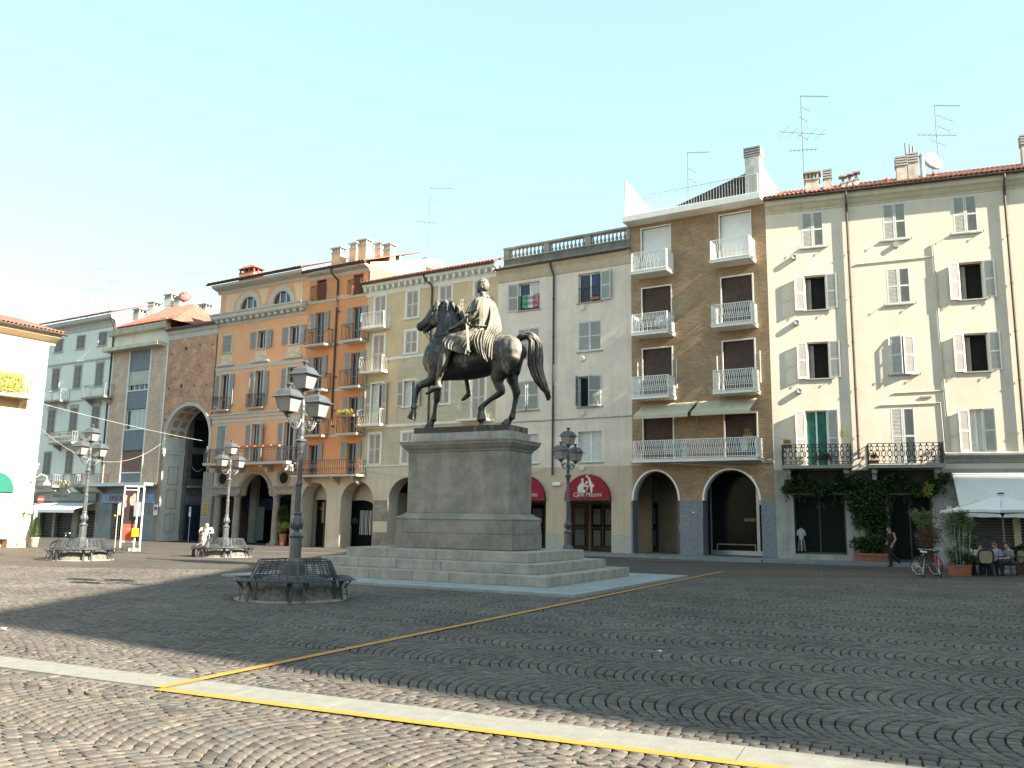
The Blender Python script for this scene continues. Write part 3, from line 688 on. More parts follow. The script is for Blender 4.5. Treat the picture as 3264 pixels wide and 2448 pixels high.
for w in (wins_open[0], wins_open[1], wins_open[2], wins_open[3], *wins_cl[:5]):   # iron shutter hooks
    mb = B.mb()
    for x in (w[0]-.16, w[1]+.16): mb.bar((x, 0, w[2]-.02), (x, -.14, w[2]-.02), .018); mb.bar((x, -.14, w[2]-.07), (x, -.14, w[2]+.04), .02)
    mb.build('shutter_hook', IRON, T)
for z in (13.92, 10.80, 7.62): 
    mb = B.mb(); mb.M = Matrix.Translation((1.22, -.0, z)) @ Matrix.Rotation(PI/2, 4, 'X'); mb.lathe([(.14, 0), (.14, .16), (.11, .19), (.02, .17)], 16); mb.build('vent_cap', STONE, T, smooth=False)
mb = B.mb(); mb.M = Matrix.Translation((5.56, 0, 14.08)) @ Matrix.Rotation(PI/2, 4, 'X'); mb.lathe([(.12, 0), (.12, .12), (.02, .12)], 14); mb.build('vent_cap', STONE, T)
mb = B.mb()
for pts in ([(3.85, -.03, 13.34), (7.02, -.03, 13.40), (7.04, -.03, 12.0), (7.1, -.03, 7.4), (7.16, -.03, 4.5)], [(5.13, -.03, 7.38), (7.1, -.03, 7.41)], [(4.5, -.03, 6.86), (6.93, -.03, 6.89), (6.98, -.03, 4.5)]): mb.tube(pts, .022, 6)
mb.tube([(7.06, -.05, 14.0), (7.1, -.05, 9), (7.2, -.05, 4.5)], .035, 6)
mb.build('conduit', CREAMRT, T)
mb = B.mb(); mb.box(6.2, 6.62, -.05, 0, 7.13, 7.2); mb.build('wall_vent', GREYSH2, T)
for x0, x1 in ((.42, 3.24), (3.94, 6.8)):
    s_ = balcony(B, x0, x1, 4.2, 5.1, .95, 'cast', IRON, STONE, .13); 
    for bx in (x0+.22, x1-.22):
        k = B.mb(); k.box(bx-.1, bx+.1, -.7, 0, 3.86, 4.06); k.box(bx-.08, bx+.08, -.4, 0, 3.6, 3.86); k.build('bracket', STONE, s_)
moulding(B, 6.95, X1, [(0, 4.28), (.08, 4.34), (.1, 4.48), (.28, 4.56), (.32, 4.62), (.32, 4.70), (.05, 4.76)], STONE, 'shop_cornice')
# shop interiors of the right house
mb = B.mb(); mb.box(.55, 6.65, -.05, 0, 3.02, 4.02); mb.build('shop_fascia', mat('dark_fascia', (.045, .04, .03), .8, .3, 3), T)
mb = B.mb(); mb.add([(.5, 2.2, -.2), (7, 2.2, -.2), (7, 2.2, 3.2), (.5, 2.2, 3.2)], [(0, 1, 2, 3)]); mb.build('shop_back_wall', DARK, T)
fr = mat('dark_shop_frame', (.06, .065, .06), .5)
for x0, x1, z0 in ((.78, 2.93, .36), (4.66, 6.35, .14)):
    mb = B.mb(); mb.box(x0, x0+.06, .36, .44, z0, 2.96); mb.box(x1-.06, x1, .36, .44, z0, 2.96); mb.box(x0, x1, .36, .44, 2.9, 2.97); mb.box(x0, x1, .36, .46, z0, z0+.08); mb.box((x0+x1)/2-.025, (x0+x1)/2+.025, .37, .43, z0, 2.96)
    w = mb.build('shop_window', fr, T)
    for x0, x1, z0 in (((.84, 1.83, .44), (1.88, 2.87, .44)) if x0 < 3 else ((4.72, 5.48, .2), (5.53, 6.29, .2))):
        g = B.mb(); g.add([(x0, .40, z0), (x1, .40, z0), (x1, .40, 2.9), (x0, .40, 2.9)], [(0, 1, 2, 3)]); g.build('pane', SHOPGLASS, w)
mb = B.mb()
for i in range(26): z = -.1+i*.12; mb.box(7.6, 13.2, .25-.01, .30, z, z+.105)
mb.build('roller_door', mat('grey_roller_door', (.07, .068, .065), .6, .15, 3), T)
mb = B.mb(); mb.box(9.35, 9.6, .12, .24, -.2, 3.1); mb.build('door_post', mat('cream_post', (.55, .5, .33), .8), T)
for x, z, w_, h_, m in ((7.12, 2.95, .22, .26, mat('beige_box', (.36, .33, .25), .6)), (7.0, 2.42, .2, .16, WHITE), (7.3, 2.42, .12, .16, WHITE), (7.32, 2.1, .22, .22, mat('slate_box', (.06, .08, .11), .5))):
    mb = B.mb(); mb.box(x-w_/2, x+w_/2, -.08, 0, z-h_/2, z+h_/2); mb.build('wall_box', m, T)
OLDW = mat('old_chimney_plaster', (.50, .45, .38), .9, .15, 2.5, .3, 25, streak=.5)
chimney(B, 2.15, 1.6, 16.9, 18.15, .62, .6, OLDW, 'slab', STONE); chimney(B, 2.85, 1.7, 16.9, 18.2, .34, .34, OLDW, 'louvre', STONE)
for x in (3.55, 3.85, 4.15): chimney(B, x, 1.9+.1*(x-3.5), 16.9, 17.95+(x-3.5)*.25, .18, .18, WHITE, 'slab', STONE)
chimney(B, 6.15, 1.9, 16.9, 18.45, .46, .5, OLDW, 'louvre', STONE); chimney(B, 6.62, 1.9, 16.9, 18.55, .42, .5, OLDW, 'louvre', STONE)
mb = B.mb(); mb.tube([(7.05, 1.9, 17), (7.05, 1.9, 18.9)], .11, 10); mb.lathe([(.02, .2), (.14, .04), (.14, 0)], 10, (7.05, 1.9, 18.9)); mb.build('flue', ALU, T)
mb = B.mb()
for i, x in enumerate((6.4, 6.58, 6.72)): mb.tube([(x, 2.1, 18.8), (x, 2.1, 19.75-.1*i)], .04, 6)
mb.build('flue', IRON, T)
for x in (5.45, 7.45): mb = B.mb(); mb.tube([(x, 1.2, 16.9), (x, 1.2, 17.65)], .09, 8); mb.lathe([(.02, .16), (.13, .0), (.09, 0)], 8, (x, 1.2, 17.65)); mb.build('clay_flue', TERRA, T)
chimney(B, 12.0-.6, 2.2, 16.9, 18.9, .42, .42, OLDW, 'louvre', STONE); chimney(B, 11.95, 2.4, 16.9, 18.4, .45, .5, OLDW, 'slab', STONE)

# ---- brown brick apartment block (front A)
BRK = brickmat('ochre_brick', (.39, .26, .155), (.30, .20, .12), (.22, .16, .105), .24, .072, .010)
MARB = mat('speckled_marble', (.20, .215, .24), .55, .3, 9, .1, 50, col2=(.11, .12, .14), streak=.25)
B = Bld('brown_brick_apartments', 'brown brick apartment block with white lattice balconies and two white rimmed arches', 'building', PA, ANG_A, -6.9); T = B.t
cols = ((-6.28, -4.77), (-2.20, -.73)); rows = ((14.0, 16.48), (10.86, 13.33), (7.70, 10.19), (4.62, 6.70))
wall(B, -6.9, 0, 4.53, 16.75, [(a, b, c, d) for a, b in cols for c, d in rows], BRK, depth=.16)
ARC = [(-6.92+.02, -4.5, 2.69, 2.69, 1.48, .7), (-3.37, -.63, 2.69, 2.69, 1.47, .7)]
ARCW = mat('grey_arch_soffit', (.42, .42, .41), .8, .1)
wall(B, -6.9, 0, 2.69, 4.40, ARC, BRK, name='arcade_wall', rm=ARCW)
mb = B.mb()
for a, b in ((-7.0, -6.9+.0), (-4.5, -3.37), (-.63, 0)): 
    if b-a > .2: mb = B.mb(); mb.box(a, b, -.02, .7, -.3, 2.69); mb.build('pier', MARB, T)
mb = B.mb(); mb.box(-6.98, -6.90, -.02, .7, -.3, 2.69); mb.build('pier', MARB, T)
body(B, -6.9, 0, 16.75, mat('white_side_wall', (.66, .62, .56), .9, .1, 1.2, .2, 20, streak=.3), y0=4.0, zb=-.3, zs=4.3)
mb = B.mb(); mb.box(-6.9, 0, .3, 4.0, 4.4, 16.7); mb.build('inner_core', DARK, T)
moulding(B, -6.95, 0.0, [(.0, 4.36), (.04, 4.38), (.04, 4.53), (.0, 4.55)], STONE, 'string_course')
# white arch rims
for cx, r in ((-5.70, 1.24), (-2.0, 1.38)):
    P0 = arc_pts(cx, 2.69, r, 1.50, 24); P1 = arc_pts(cx, 2.69, r-.09, 1.41, 24); mb = B.mb()
    for i in range(24):
        (a, b), (c, d) = P0[i], P0[i+1]; (e, f), (g, h) = P1[i], P1[i+1]
        mb.add([(a, -.04, b), (c, -.04, d), (g, -.04, h), (e, -.04, f), (a, .0, b), (c, .0, d), (g, .3, h), (e, .3, f)], [(0, 3, 2, 1), (0, 1, 5, 4), (3, 7, 6, 2)])
    mb.build('arch_rim', WHITE, T)
# arcade inside
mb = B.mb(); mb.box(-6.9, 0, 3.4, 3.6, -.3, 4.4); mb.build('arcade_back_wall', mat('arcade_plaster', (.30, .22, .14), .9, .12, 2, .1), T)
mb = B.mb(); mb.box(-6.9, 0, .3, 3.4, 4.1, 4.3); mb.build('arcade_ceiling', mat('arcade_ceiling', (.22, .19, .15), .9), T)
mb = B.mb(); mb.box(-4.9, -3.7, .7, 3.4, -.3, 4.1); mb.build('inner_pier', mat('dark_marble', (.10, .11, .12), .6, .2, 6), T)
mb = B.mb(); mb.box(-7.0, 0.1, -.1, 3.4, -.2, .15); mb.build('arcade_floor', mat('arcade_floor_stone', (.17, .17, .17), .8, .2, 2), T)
WOODD = mat('dark_wood_frame', (.07, .04, .025), .6, .2, 5)
mb = B.mb(); x0, x1 = -9.2, -7.6
def posterwin(B, x0, x1, y, z0, z1, n=2):
    mb = B.mb(); mb.box(x0, x0+.08, y-.06, y, z0, z1); mb.box(x1-.08, x1, y-.06, y, z0, z1); mb.box(x0, x1, y-.05, y, z1-.1, z1); mb.box(x0, x1, y-.05, y, z0, z0+.22)
    for i in range(1, n): cx = x0+(x1-x0)*i/n; mb.box(cx-.05, cx+.05, y-.055, y, z0, z1)
    mb.box(x0, x1, y-.045, y, z0+(z1-z0)*.46, z0+(z1-z0)*.50)
    w = mb.build('shop_window', WOODD, B.t)
    g = B.mb(); g.add([(x0, y-.02, z0), (x1, y-.02, z0), (x1, y-.02, z1), (x0, y-.02, z1)], [(0, 1, 2, 3)]); g.build('pane', SHOPGLASS, w)
    PA_ = mat('window_paper', (.20, .21, .21), .8, .25, 14)
    for i in range(n):
        for j in range(2):
            a = x0+(x1-x0)*(i+.2)/n; b = x0+(x1-x0)*(i+.8)/n; c = z0+.26+(z1-z0)*.45*j; d = c+(z1-z0)*.33
            g = B.mb(); g.add([(a, y-.03, c), (b, y-.03, c), (b, y-.03, d), (a, y-.03, d)], [(0, 1, 2, 3)]); g.build('paper_sheet', PA_, w)
posterwin(B, -8.3, -6.9, 3.38, .15, 2.65)
mb = B.mb(); x0, x1, y = -3.6, -.35, 1.9
mb.box(x0, x0+.07, y-.07, y, .15, 4.1); mb.box(x1-1.0, x1-.86, y-.07, y, .15, 4.1); mb.box(x0, x1, y-.09, y, .15, .36); mb.box(x1-.9, x1, y-.06, y, 2.55, 2.7)
w = mb.build('shop_window', ALU, T)
g = B.mb(); g.add([(x0, y-.02, .36), (x1, y-.02, .36), (x1, y-.02, 4.1), (x0, y-.02, 4.1)], [(0, 1, 2, 3)]); g.build('pane', SHOPGLASS, w)
mb = B.mb(); mb.box(-3.3, -1.4, y-.12, y-.09, .62, .68); mb.box(-3.3, -3.24, y-.12, y-.09, .36, .62); mb.box(-1.46, -1.4, y-.12, y-.09, .36, .62); mb.build('display_bench', mat('pale_wood', (.30, .24, .16), .7), w)
YEM = mat('neon_yellow_print', (.55, .6, .02), .6)
sg = B.mb(); sg.box(-1.98, -1.38, y-.05, y-.03, 1.72, 1.92); o = sg.build('sale_sign', BLACK, w)
text('sale_lettering', 'SALDI', .19, YEM, o, (B.X(-1.68), y-.055, 1.82), (PI/2, 0, 0), .002)
mb = B.mb(); mb.box(-3.86, -3.74, -.03, -.02, 2.12, 2.16); mb.build('door_number_plate', WHITE, T)
mb = B.mb(); mb.box(-4.78, -4.62, .66, .69, 1.3, 1.55); mb.build('notice', mat('pink_paper', (.4, .3, .3), .8), T)
for ci, (a, b) in enumerate(cols):
    for ri, (c, d) in enumerate(rows):
        trim(B, a, b, c, d, .06, WHITE, y=-.03, bottom=False)
        mb = B.mb(); n = int((d-c)/.055)
        for i in range(n): z = c+(d-c)*i/n; mb.add([(a, .11, z), (b, .11, z), (b, .115, z+.008), (a, .115, z+.008), (a, .10, z+.03), (b, .10, z+.03), (a, .11, z+.055), (b, .11, z+.055)], [(0, 1, 2, 3), (3, 2, 5, 4), (4, 5, 7, 6)])
        mb.build('roller_shutter', WHITER if ri == 0 else BROWNR, T)
for (x0, x1) in ((-6.46, -4.63), (-2.40, -.56)):
    for z, zr in ((14.0, 14.95), (10.86, 11.79), (7.70, 8.65)): balcony(B, x0, x1, z, zr, .98, 'vee', WHITE, WHITE, .15)
balcony(B, -6.43, -.52, 4.62, 5.50, .98, 'vee', WHITE, WHITE, .15)
mb = B.mb(); mb.box(-6.98, .0, -.90, .35, 16.72, 17.0); mb.build('top_slab', WHITE, T)
mb = B.mb(); railing(mb, [(-6.85, 0), (-6.85, -.82), (-.12, -.82), (-.12, 0)], 17.0, 17.95, 'bars', .14); mb.build('terrace_railing', WHITE, T)
mb = B.mb()
for i in range(6): y = -.75+i*1.1; mb.box(-6.9, -6.84, y, y+1.05, 17.0, 19.0-.18*i)
mb.build('terrace_screen', mat('frosted_panel', (.60, .66, .66), .35), T)
mb = B.mb(); mb.add([(-5.4, .7, 17.0), (-.3, .7, 17.0), (-.3, .7, 18.95), (-5.4, .7, 17.5), (-5.4, 6, 17.0), (-.3, 6, 17.0), (-.3, 6, 18.9), (-5.4, 6, 17.5)], [(0, 1, 2, 3), (3, 2, 6, 7), (1, 5, 6, 2), (0, 3, 7, 4), (4, 7, 6, 5)])
mb.build('penthouse_roof', mat('dark_slate_roof', (.035, .033, .03), .8, .3, 4), T)
mb = B.mb(); P = [(-.82, 16.9), (-.82, 18.7), (.0, 18.6), (4.0, 18.2), (4.0, 17.9), (9.9, 17.4), (9.9, 16.9)]
mb.add([(.0, y, z) for y, z in P]+[(-.25, y, z) for y, z in P], [tuple(range(7)), tuple(range(13, 6, -1))]+[(i, i+7, (i+1) % 7+7, (i+1) % 7) for i in range(7)]); mb.build('side_parapet', MC['white_side_wall'], T)
chimney(B, -.42, -.15, 17.0, 19.0, .72, .6, MC['white_side_wall'], 'louvre', STONE)
for x in (-6.56, -4.52, -2.5, -.46):
    mb = B.mb(); mb.tube([(x, -.04, 7.9+(.8 if x in (-6.56, -2.5) else .2)), (x, -.04, 9.6)], .02, 5); mb.build('awning_rod', WHITE, T)
def fabric_awning(B, x0, x1, zt, zb, out, m, drop=.16, scal=.14, name='awning', y=0):
    mb = B.mb(); n = max(4, int((x1-x0)/scal)); vs = []; fs = []
    for i in range(n*2+1):
        q = x0+(x1-x0)*i/(2*n); s_ = .02*math.sin(i*.9)
        vs += [(q, y, zt), (q, y-out*.5, (zt+zb)/2-.02+s_), (q, y-out, zb+s_*.4), (q, y-out-.01, zb-drop-(.04 if i % 2 else 0))]
    for i in range(n*2):
        for j in range(3): fs.append((i*4+j, i*4+4+j, i*4+5+j, i*4+1+j))
    return mb.add(vs, fs).build(name, m, B.t, smooth=False)
AWN = mat('ecru_awning', (.50, .44, .32), .9, .08, 2, streak=.15)
fabric_awning(B, -6.3, -3.58, 7.40, 6.72, 1.25, AWN); fabric_awning(B, -3.42, -.66, 7.40, 6.74, 1.25, AWN)
mb = B.mb(); mb.tube([(-3.5, -.1, 7.4), (-3.5, -.1, 6.4), (-3.5, -.3, 5.9), (-3.2, -.3, 5.9)], .02, 6); mb.build('crank_rod', ALU, T)
BB = B

# ---- cream house with the balustrade
CREAM = mat('pinkish_cream_plaster', (.72, .60, .50), .9, .06, .8, .2, 25, streak=.22, col2=(.54, .48, .41))
CREAM2 = mat('tan_plaster', (.50, .40, .28), .9, .08, .8, .2, 25, streak=.3, col2=(.42, .35, .27))
CONC = mat('sooty_concrete', (.36, .34, .29), .9, .3, 1.4, .3, 30, streak=.6, col2=(.20, .19, .165))
B = Bld('cream_balustrade_house', 'cream plastered house topped by a stone balustrade, behind the horse tail', 'building', PA, ANG_A, -14.95); T = B.t
cA, cB = (-13.60, -12.26), (-9.90, -8.58)
H = [(*c, *r) for c in (cA, cB) for r in ((13.03, 14.60), (10.40, 12.0), (7.48, 9.08), (4.63, 6.20))]
wall(B, -14.95, -6.9, 4.4, 15.5, H, CREAM); 
wall(B, -14.95, -6.9, -.3, 4.4, [(-14.25, -11.76, -.3, 2.74, 1.25, .5), (-10.57, -8.05, -.3, 2.74, 1.26, .5)], CREAM2, name='ground_floor_wall')
body(B, -14.95, -6.9, 15.5, CREAM, y0=4.0, zs=4.3); mb = B.mb(); mb.box(-14.9, -6.95, .45, 4.0, 4.3, 15.4); mb.build('inner_core', DARK, T)
mb = B.mb(); mb.box(-14.9, -6.95, .45, 3.9, 4.1, 4.2); mb.build('arcade_ceiling', MC['arcade_ceiling'], T)
mb = B.mb(); mb.box(-14.9, -6.95, 2.6, 2.8, -.3, 4.1); mb.build('arcade_back_wall', MC['arcade_plaster'], T)
posterwin(B, -12.5, -10.6, 2.6, .1, 2.6, 2); posterwin(B, -10.4, -9.0, 2.58, .1, 2.6, 2); posterwin(B, -15.2, -13.2, 2.6, .1, 2.6)
for a_, b_ in ((-11.76, -10.57), (-8.05, -6.95)): mb = B.mb(); mb.box(a_, b_, -.012, .02, -.3, 1.0); mb.build('damp_plinth', mat('patched_render', (.33, .33, .32), .9, .2, 3, .3, 20, streak=.3, col2=(.42, .38, .30)), T)
moulding(B, -14.95, -6.92, [(.0, 14.78), (.05, 14.80), (.05, 14.85), (.07, 14.9), (.13, 15.2), (.27, 15.42), (.3, 15.5)], CREAM2, 'cove_cornice')
gutter(B, -15.0, -6.95, 15.50, .28)
moulding(B, -14.6, -6.92, [(.05, 15.55), (.18, 15.6), (.18, 15.68), (-.0, 15.72), (-.0, 16.06), (.06, 16.08), (.06, 16.14)], CONC, 'parapet_base')
moulding(B, -14.62, -6.92, [(-.02, 16.66), (.06, 16.68), (.06, 16.78), (-.02, 16.80)], CONC, 'parapet_rail'); 
mb = B.mb(); mb.box(-14.6, -6.92, -.02, .3, 16.66, 16.8); mb.box(-14.6, -6.92, 0, .3, 15.5, 16.1); mb.build('parapet_core', CONC, T)
for a, b in ((-14.6, -14.25), (-12.03, -11.68), (-9.53, -9.18), (-7.15, -6.92)):
    mb = B.mb(); mb.box(a, b, -.02, .22, 16.10, 16.69); mb.build('parapet_pier', CONC, T)
bm = MB(); bm.lathe([(.075, 0), (.075, .04), (.04, .06), (.05, .10), (.088, .17), (.085, .22), (.05, .32), (.035, .40), (.05, .46), (.04, .50), (.07, .53), (.07, .57)], 10); bme = bm.mesh('baluster', CONC, True)
for a, b in ((-14.25, -12.03), (-11.68, -9.53), (-9.18, -7.15)):
    n = 9
    for i in range(n): obj('baluster', bme, T, loc=(B.X(a+(b-a)*(i+.5)/n), .09, 16.10))
moulding(B, -14.9, -6.92, [(0, 6.84), (.04, 6.86), (.04, 6.90), (0, 6.92)], STONE, 'string_course')
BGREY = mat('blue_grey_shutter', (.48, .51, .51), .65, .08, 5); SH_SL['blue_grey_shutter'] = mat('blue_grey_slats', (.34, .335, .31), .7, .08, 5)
win(B, *cA, 13.03, 14.60, BGREY, 'glass', a=(170, None), lw=.62, glz=(CURT, .5, 1)); win(B, *cB, 13.03, 14.60, BGREY, 'glass', a=(None, 170), lw=.62, glz=(mat('blue_print_curtain', (.10, .12, .25), .9, .35, 20), .55, .9))
win(B, *cA, 10.40, 12.0, BGREY, 'closed'); win(B, *cB, 10.40, 12.0, BGREY, 'closed')
win(B, *cA, 7.48, 9.08, BGREY, 'glass', a=(12, 10)); win(B, *cB, 7.48, 9.08, BGREY, 'glass', a=(75, 30), glz=(CURT, .4, 1))
win(B, *cA, 4.63, 6.20, BGREY, 'glass', a=(None, None), glz=(CURT, 0, 1)); win(B, *cB, 4.63, 6.20, BGREY, 'glass', a=(None, None), glz=(CURT, 0, 1))
for c in (cA, cB):
    mb = B.mb(); railing(mb, [(c[0], .02), (c[1], .02)], 13.05, 13.85, 'bars', .12); mb.build('window_rail', IRONB, T)
for z in (12.75, 10.02, 7.15, 4.33): mb = B.mb(); mb.M = Matrix.Translation((-9.64, 0, z)) @ Matrix.Rotation(PI/2, 4, 'X'); mb.lathe([(.15, 0), (.15, .07), (.10, .09), (.02, .08)], 14); mb.build('vent_cap', GREYSH, T)
downpipe(B, [(-11.50, -.3, 15.45), (-11.45, -.25, 15.2), (-11.34, -.10, 14.7), (-11.34, -.10, 4.0)])
RED = mat('crimson_canvas', (.27, .012, .03), .85, .12, 3)
CRM = mat('cream_print', (.62, .60, .50), .8)
def cafe_dome(cx, r, label):
    t = thing('dome_awning', label, 'awning', (0, 0, 0), T.rotation_euler.z, 'crimson cafe dome awnings'); p = B.world(cx, -.06, 0); t.location = p
    mb = MB(); P = arc_pts(0, 2.74, r, r, 28); vs = [(x, 0, z) for x, z in P]; mb.add(vs+[(x, -.14, z) for x, z in P], [tuple(range(57, 28, -1))]+[(i, i+29, i+30, i+1) for i in range(28)]+[(28, 57, 29, 0)])
    mb.build('canvas', RED, t)
    mb = MB(); mb.box(-r-.02, r+.02, -.16, .02, 2.68, 2.74); mb.build('frame_bar', WOODD, t)
    # printed figures: a seated guest and a waiter bending over a small table
    f = lambda pts: [(x*r/1.26, z) for x, z in pts]; y = -.15; mb = MB()
    def flat(pts): mb.add([(x, y, z) for x, z in pts], [tuple(range(len(pts)))])
    U = lambda pts: [((px-960)/730*1.26, 2.74+(905-py)/730*1.26) for px, py in pts]
    flat(U([(800, 380), (850, 375), (870, 440), (920, 500), (1010, 500), (1050, 540), (960, 545), (865, 540), (850, 600), (900, 640), (940, 700), (860, 720), (740, 700), (700, 720), (660, 660), (670, 540), (740, 460)]))
    flat(U([(1000, 270), (1050, 260), (1110, 400), (1210, 530), (1150, 560), (1140, 720), (1090, 715), (1070, 560), (1040, 480), (1020, 400)]))
    flat(U([(690, 700), (720, 700), (700, 800), (650, 860), (640, 850), (675, 790)])); flat(U([(980, 550), (1010, 550), (960, 650), (930, 650)]))
    flat(U([(905, 440), (940, 370), (1010, 400), (1010, 420), (960, 470), (900, 470)]))
    for px, py, rr in ((820, 335, 42), (975, 240, 40)): flat(U([(px+rr*math.cos(a), py+rr*math.sin(a)) for a in [-i*PI/6 for i in range(12)]]))
    for p in mb.f: pass
    mb.build('printed_figures', CRM, t)
    text('lettering', 'Caffè Mazzini', .30*r/1.26, CRM, t, (.02, -.155, 2.97), (PI/2, 0, 0), .002, shear=.35)
    return t
cafe_dome(-9.31, 1.26, 'crimson half round cafe awning with printed waiter, right of the street lamp')
cafe_dome(-13.0, 1.24, 'crimson half round cafe awning mostly hidden behind the pedestal')
mb = B.mb(); mb.box(-11.3, -10.85, -.16, -.01, 3.45, 3.62); mb.build('wall_light', WHITE, T)
BC = B

# ---- olive house
OLIVE = mat('olive_ochre_plaster', (.56, .42, .26), .9, .08, .9, .15, 25, streak=.15, col2=(.47, .36, .23))
OLIVEG = mat('patched_grey_plaster', (.48, .43, .33), .9, .1, .9, .15, 25, streak=.2, col2=(.38, .33, .22))
B = Bld('olive_house', 'olive ochre house with white window surrounds and a bracketed white cornice', 'building', PA, ANG_A, -24.5); T = B.t
C4 = [(-24.0, -22.9), (-21.52, -20.41), (-19.09, -17.99), (-16.65, -15.55)]
H = []
for i, (a, b) in enumerate(C4):
    d = i in (0, 3)
    H += [(a+.13, b-.13, 13.10 if d else 13.48, 15.14), (a+.13, b-.13, 10.38 if i == 0 else 11.33, 12.68), (a+.13, b-.13, 7.12 if d else 8.15, 9.68), (a+.13, b-.13, 4.80, 6.62)]
wall(B, -24.5, -14.95, 4.7, 15.95, H, OLIVE, depth=.2)
LIM = mat('beige_ground_floor', (.56, .48, .37), .9, .1, .9, .2, 25, streak=.3, col2=(.47, .41, .33)); wall(B, -24.5, -23.36, 4.1, 4.7, [], LIM, name='wall_strip')
wall(B, -23.36, -14.95, -.4, 4.7, [(-22.29, -19.45, -.4, 2.62, 1.38, .9), (-18.4, -15.9, -.4, 2.7, 1.2, .9)], LIM, name='ground_floor_wall')
body(B, -24.5, -14.95, 15.9, OLIVE, y0=4.2, zs=4.3); mb = B.mb(); mb.box(-24.45, -15.0, .4, 4.2, 4.5, 15.8); mb.build('inner_core', DARK, T)
tiled_roof(B, -24.7, -14.9, 15.92, over=.60, slope=.40, rows=10, single=2, pitch=.2); gutter(B, -24.7, -14.9, 15.92, .5)
moulding(B, -24.6, -14.92, [(0, 15.18), (.04, 15.2), (.05, 15.42), (.08, 15.46), (.10, 15.60), (.42, 15.72), (.45, 15.78), (.45, 15.88)], TRIMW)
for i in range(22): x = -24.45+i*.445; mb = B.mb(); mb.box(x-.07, x+.07, -.36, 0, 15.46, 15.70); mb.build('cornice_bracket', TRIMW, T)
moulding(B, -22.8, -15.0, [(0, 11.02), (.06, 11.06), (.08, 11.18), (.0, 11.24)], TRIMW, 'string_course'); moulding(B, -24.5, -15.0, [(0, 6.92), (.10, 6.98), (.12, 7.08), (.0, 7.14)], TRIMW, 'string_course')
moulding(B, -24.5, -14.95, [(0, 4.64), (.05, 4.66), (.07, 4.74), (.0, 4.76)], TRIMW, 'string_course')
mb = B.mb()     # rusticated courses: raised bands with recessed joints
z = 7.2
def band(z0, z1, x0, x1):
    cuts = sorted([(a-.02, b+.02) for a, b, c, d in H if c < z1 and d+.15 > z0 and b > x0 and a < x1]); x = x0
    for a, b in cuts+[(x1, x1)]:
        if a-.02 > x: mb.box(x, a, -.018, .01, z0, z1-.03)
        x = max(x, b)
while z < 10.9: band(z, z+.46, -21.9, -15.1); z += .46
z = 4.8
while z < 6.8: band(z, z+.42, -24.4, -15.1); z += .42
mb.build('rusticated_band', OLIVEG, T)
TRW = (TRIMW, .13)
for i, (a, b) in enumerate(C4):
    d = i in (0, 3); a += .13; b -= .13
    win(B, a, b, 13.10 if d else 13.48, 15.14, TAUPE, 'closed', surround=(TRIMW, .12, not d)); win(B, a, b, 10.38 if i == 0 else 11.33, 12.68, TAUPE, 'closed', surround=(TRIMW, .12, i != 0))
    if i in (0, 1): win(B, a, b, 7.12 if d else 8.15, 9.68, TAUPE, 'glass', a=(168, 165), lw=.46, surround=(TRIMW, .10, not d), glz=(CURT, 0, .5))
    else: win(B, a, b, 7.12 if d else 8.15, 9.68, TAUPE, 'closed', surround=(TRIMW, .12, not d))
    win(B, a, b, 4.80, 6.62, TAUPE, 'closed', surround=(TRIMW, .12, True))
for i, z, zr, st_ in ((0, 13.08, 14.0, 'bars'), (0, 10.36, 11.28, 'scroll'), (0, 7.14, 8.05, 'scroll'), (3, 13.08, 14.0, 'scroll'), (3, 7.12, 8.05, 'scroll')):
    a, b = C4[i]; balcony(B, a-.42, b+.25, z, zr, .62, st_, WHITE if st_ == 'bars' else mat('cream_iron', (.50, .46, .36), .7), WHITE, .10)
downpipe(B, [(-19.86, -.5, 15.88), (-19.84, -.45, 15.7), (-19.5, -.12, 15.25), (-19.5, -.08, 15.0), (-19.5, -.08, 4.9)])
STN = mat('striped_stone_pier', (.28, .25, .22), .85, .25, 2, .2, 30, streak=.3)
for j in range(5):
    mb = B.mb(); z0 = -.4+j*.62+(0 if j else 0); mb.box(-23.36, -22.30, -.015, .92, z0+.008, z0+.612); mb.build('stone_block', STN if j != 2 else LIM, T)
# arcade of the olive house
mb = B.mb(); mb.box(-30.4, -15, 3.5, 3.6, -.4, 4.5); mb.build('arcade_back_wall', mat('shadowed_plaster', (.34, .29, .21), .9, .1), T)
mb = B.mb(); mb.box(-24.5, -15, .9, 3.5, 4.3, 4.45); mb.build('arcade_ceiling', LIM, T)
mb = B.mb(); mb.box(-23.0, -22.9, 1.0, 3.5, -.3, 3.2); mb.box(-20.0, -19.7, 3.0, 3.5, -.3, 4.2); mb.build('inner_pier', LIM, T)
for x0, x1 in ((-24.3, -22.0), (-26.6, -24.7), (-21.6, -19.3)):
    mb = B.mb(); mb.box(x0, x1, 3.3, 3.45, -.3, 2.75); mb.build('shop_front', BLACK, T)
    g = B.mb(); g.add([(x0+.1, 3.28, 0), (x1-.1, 3.28, 0), (x1-.1, 3.28, 2.6), (x0+.1, 3.28, 2.6)], [(0, 1, 2, 3)]); g.build('pane', SHOPGLASS, T)
mb = B.mb()
for i in range(9): mb.bar((-25.72+i*.11+.02*math.sin(i*2), 1.58, .62), (-25.70+i*.11, 1.58, 2.1), .05, .02)
mb.build('striped_panel', WHITE, T, kind='stuff')
mb = B.mb(); mb.tube([(-26.15+.018*t*math.cos(t*.9), 1.57, 1.5+.018*t*math.sin(t*.9)) for t in range(1, 15)], .02, 5); mb.build('spiral_logo', ALU, T)

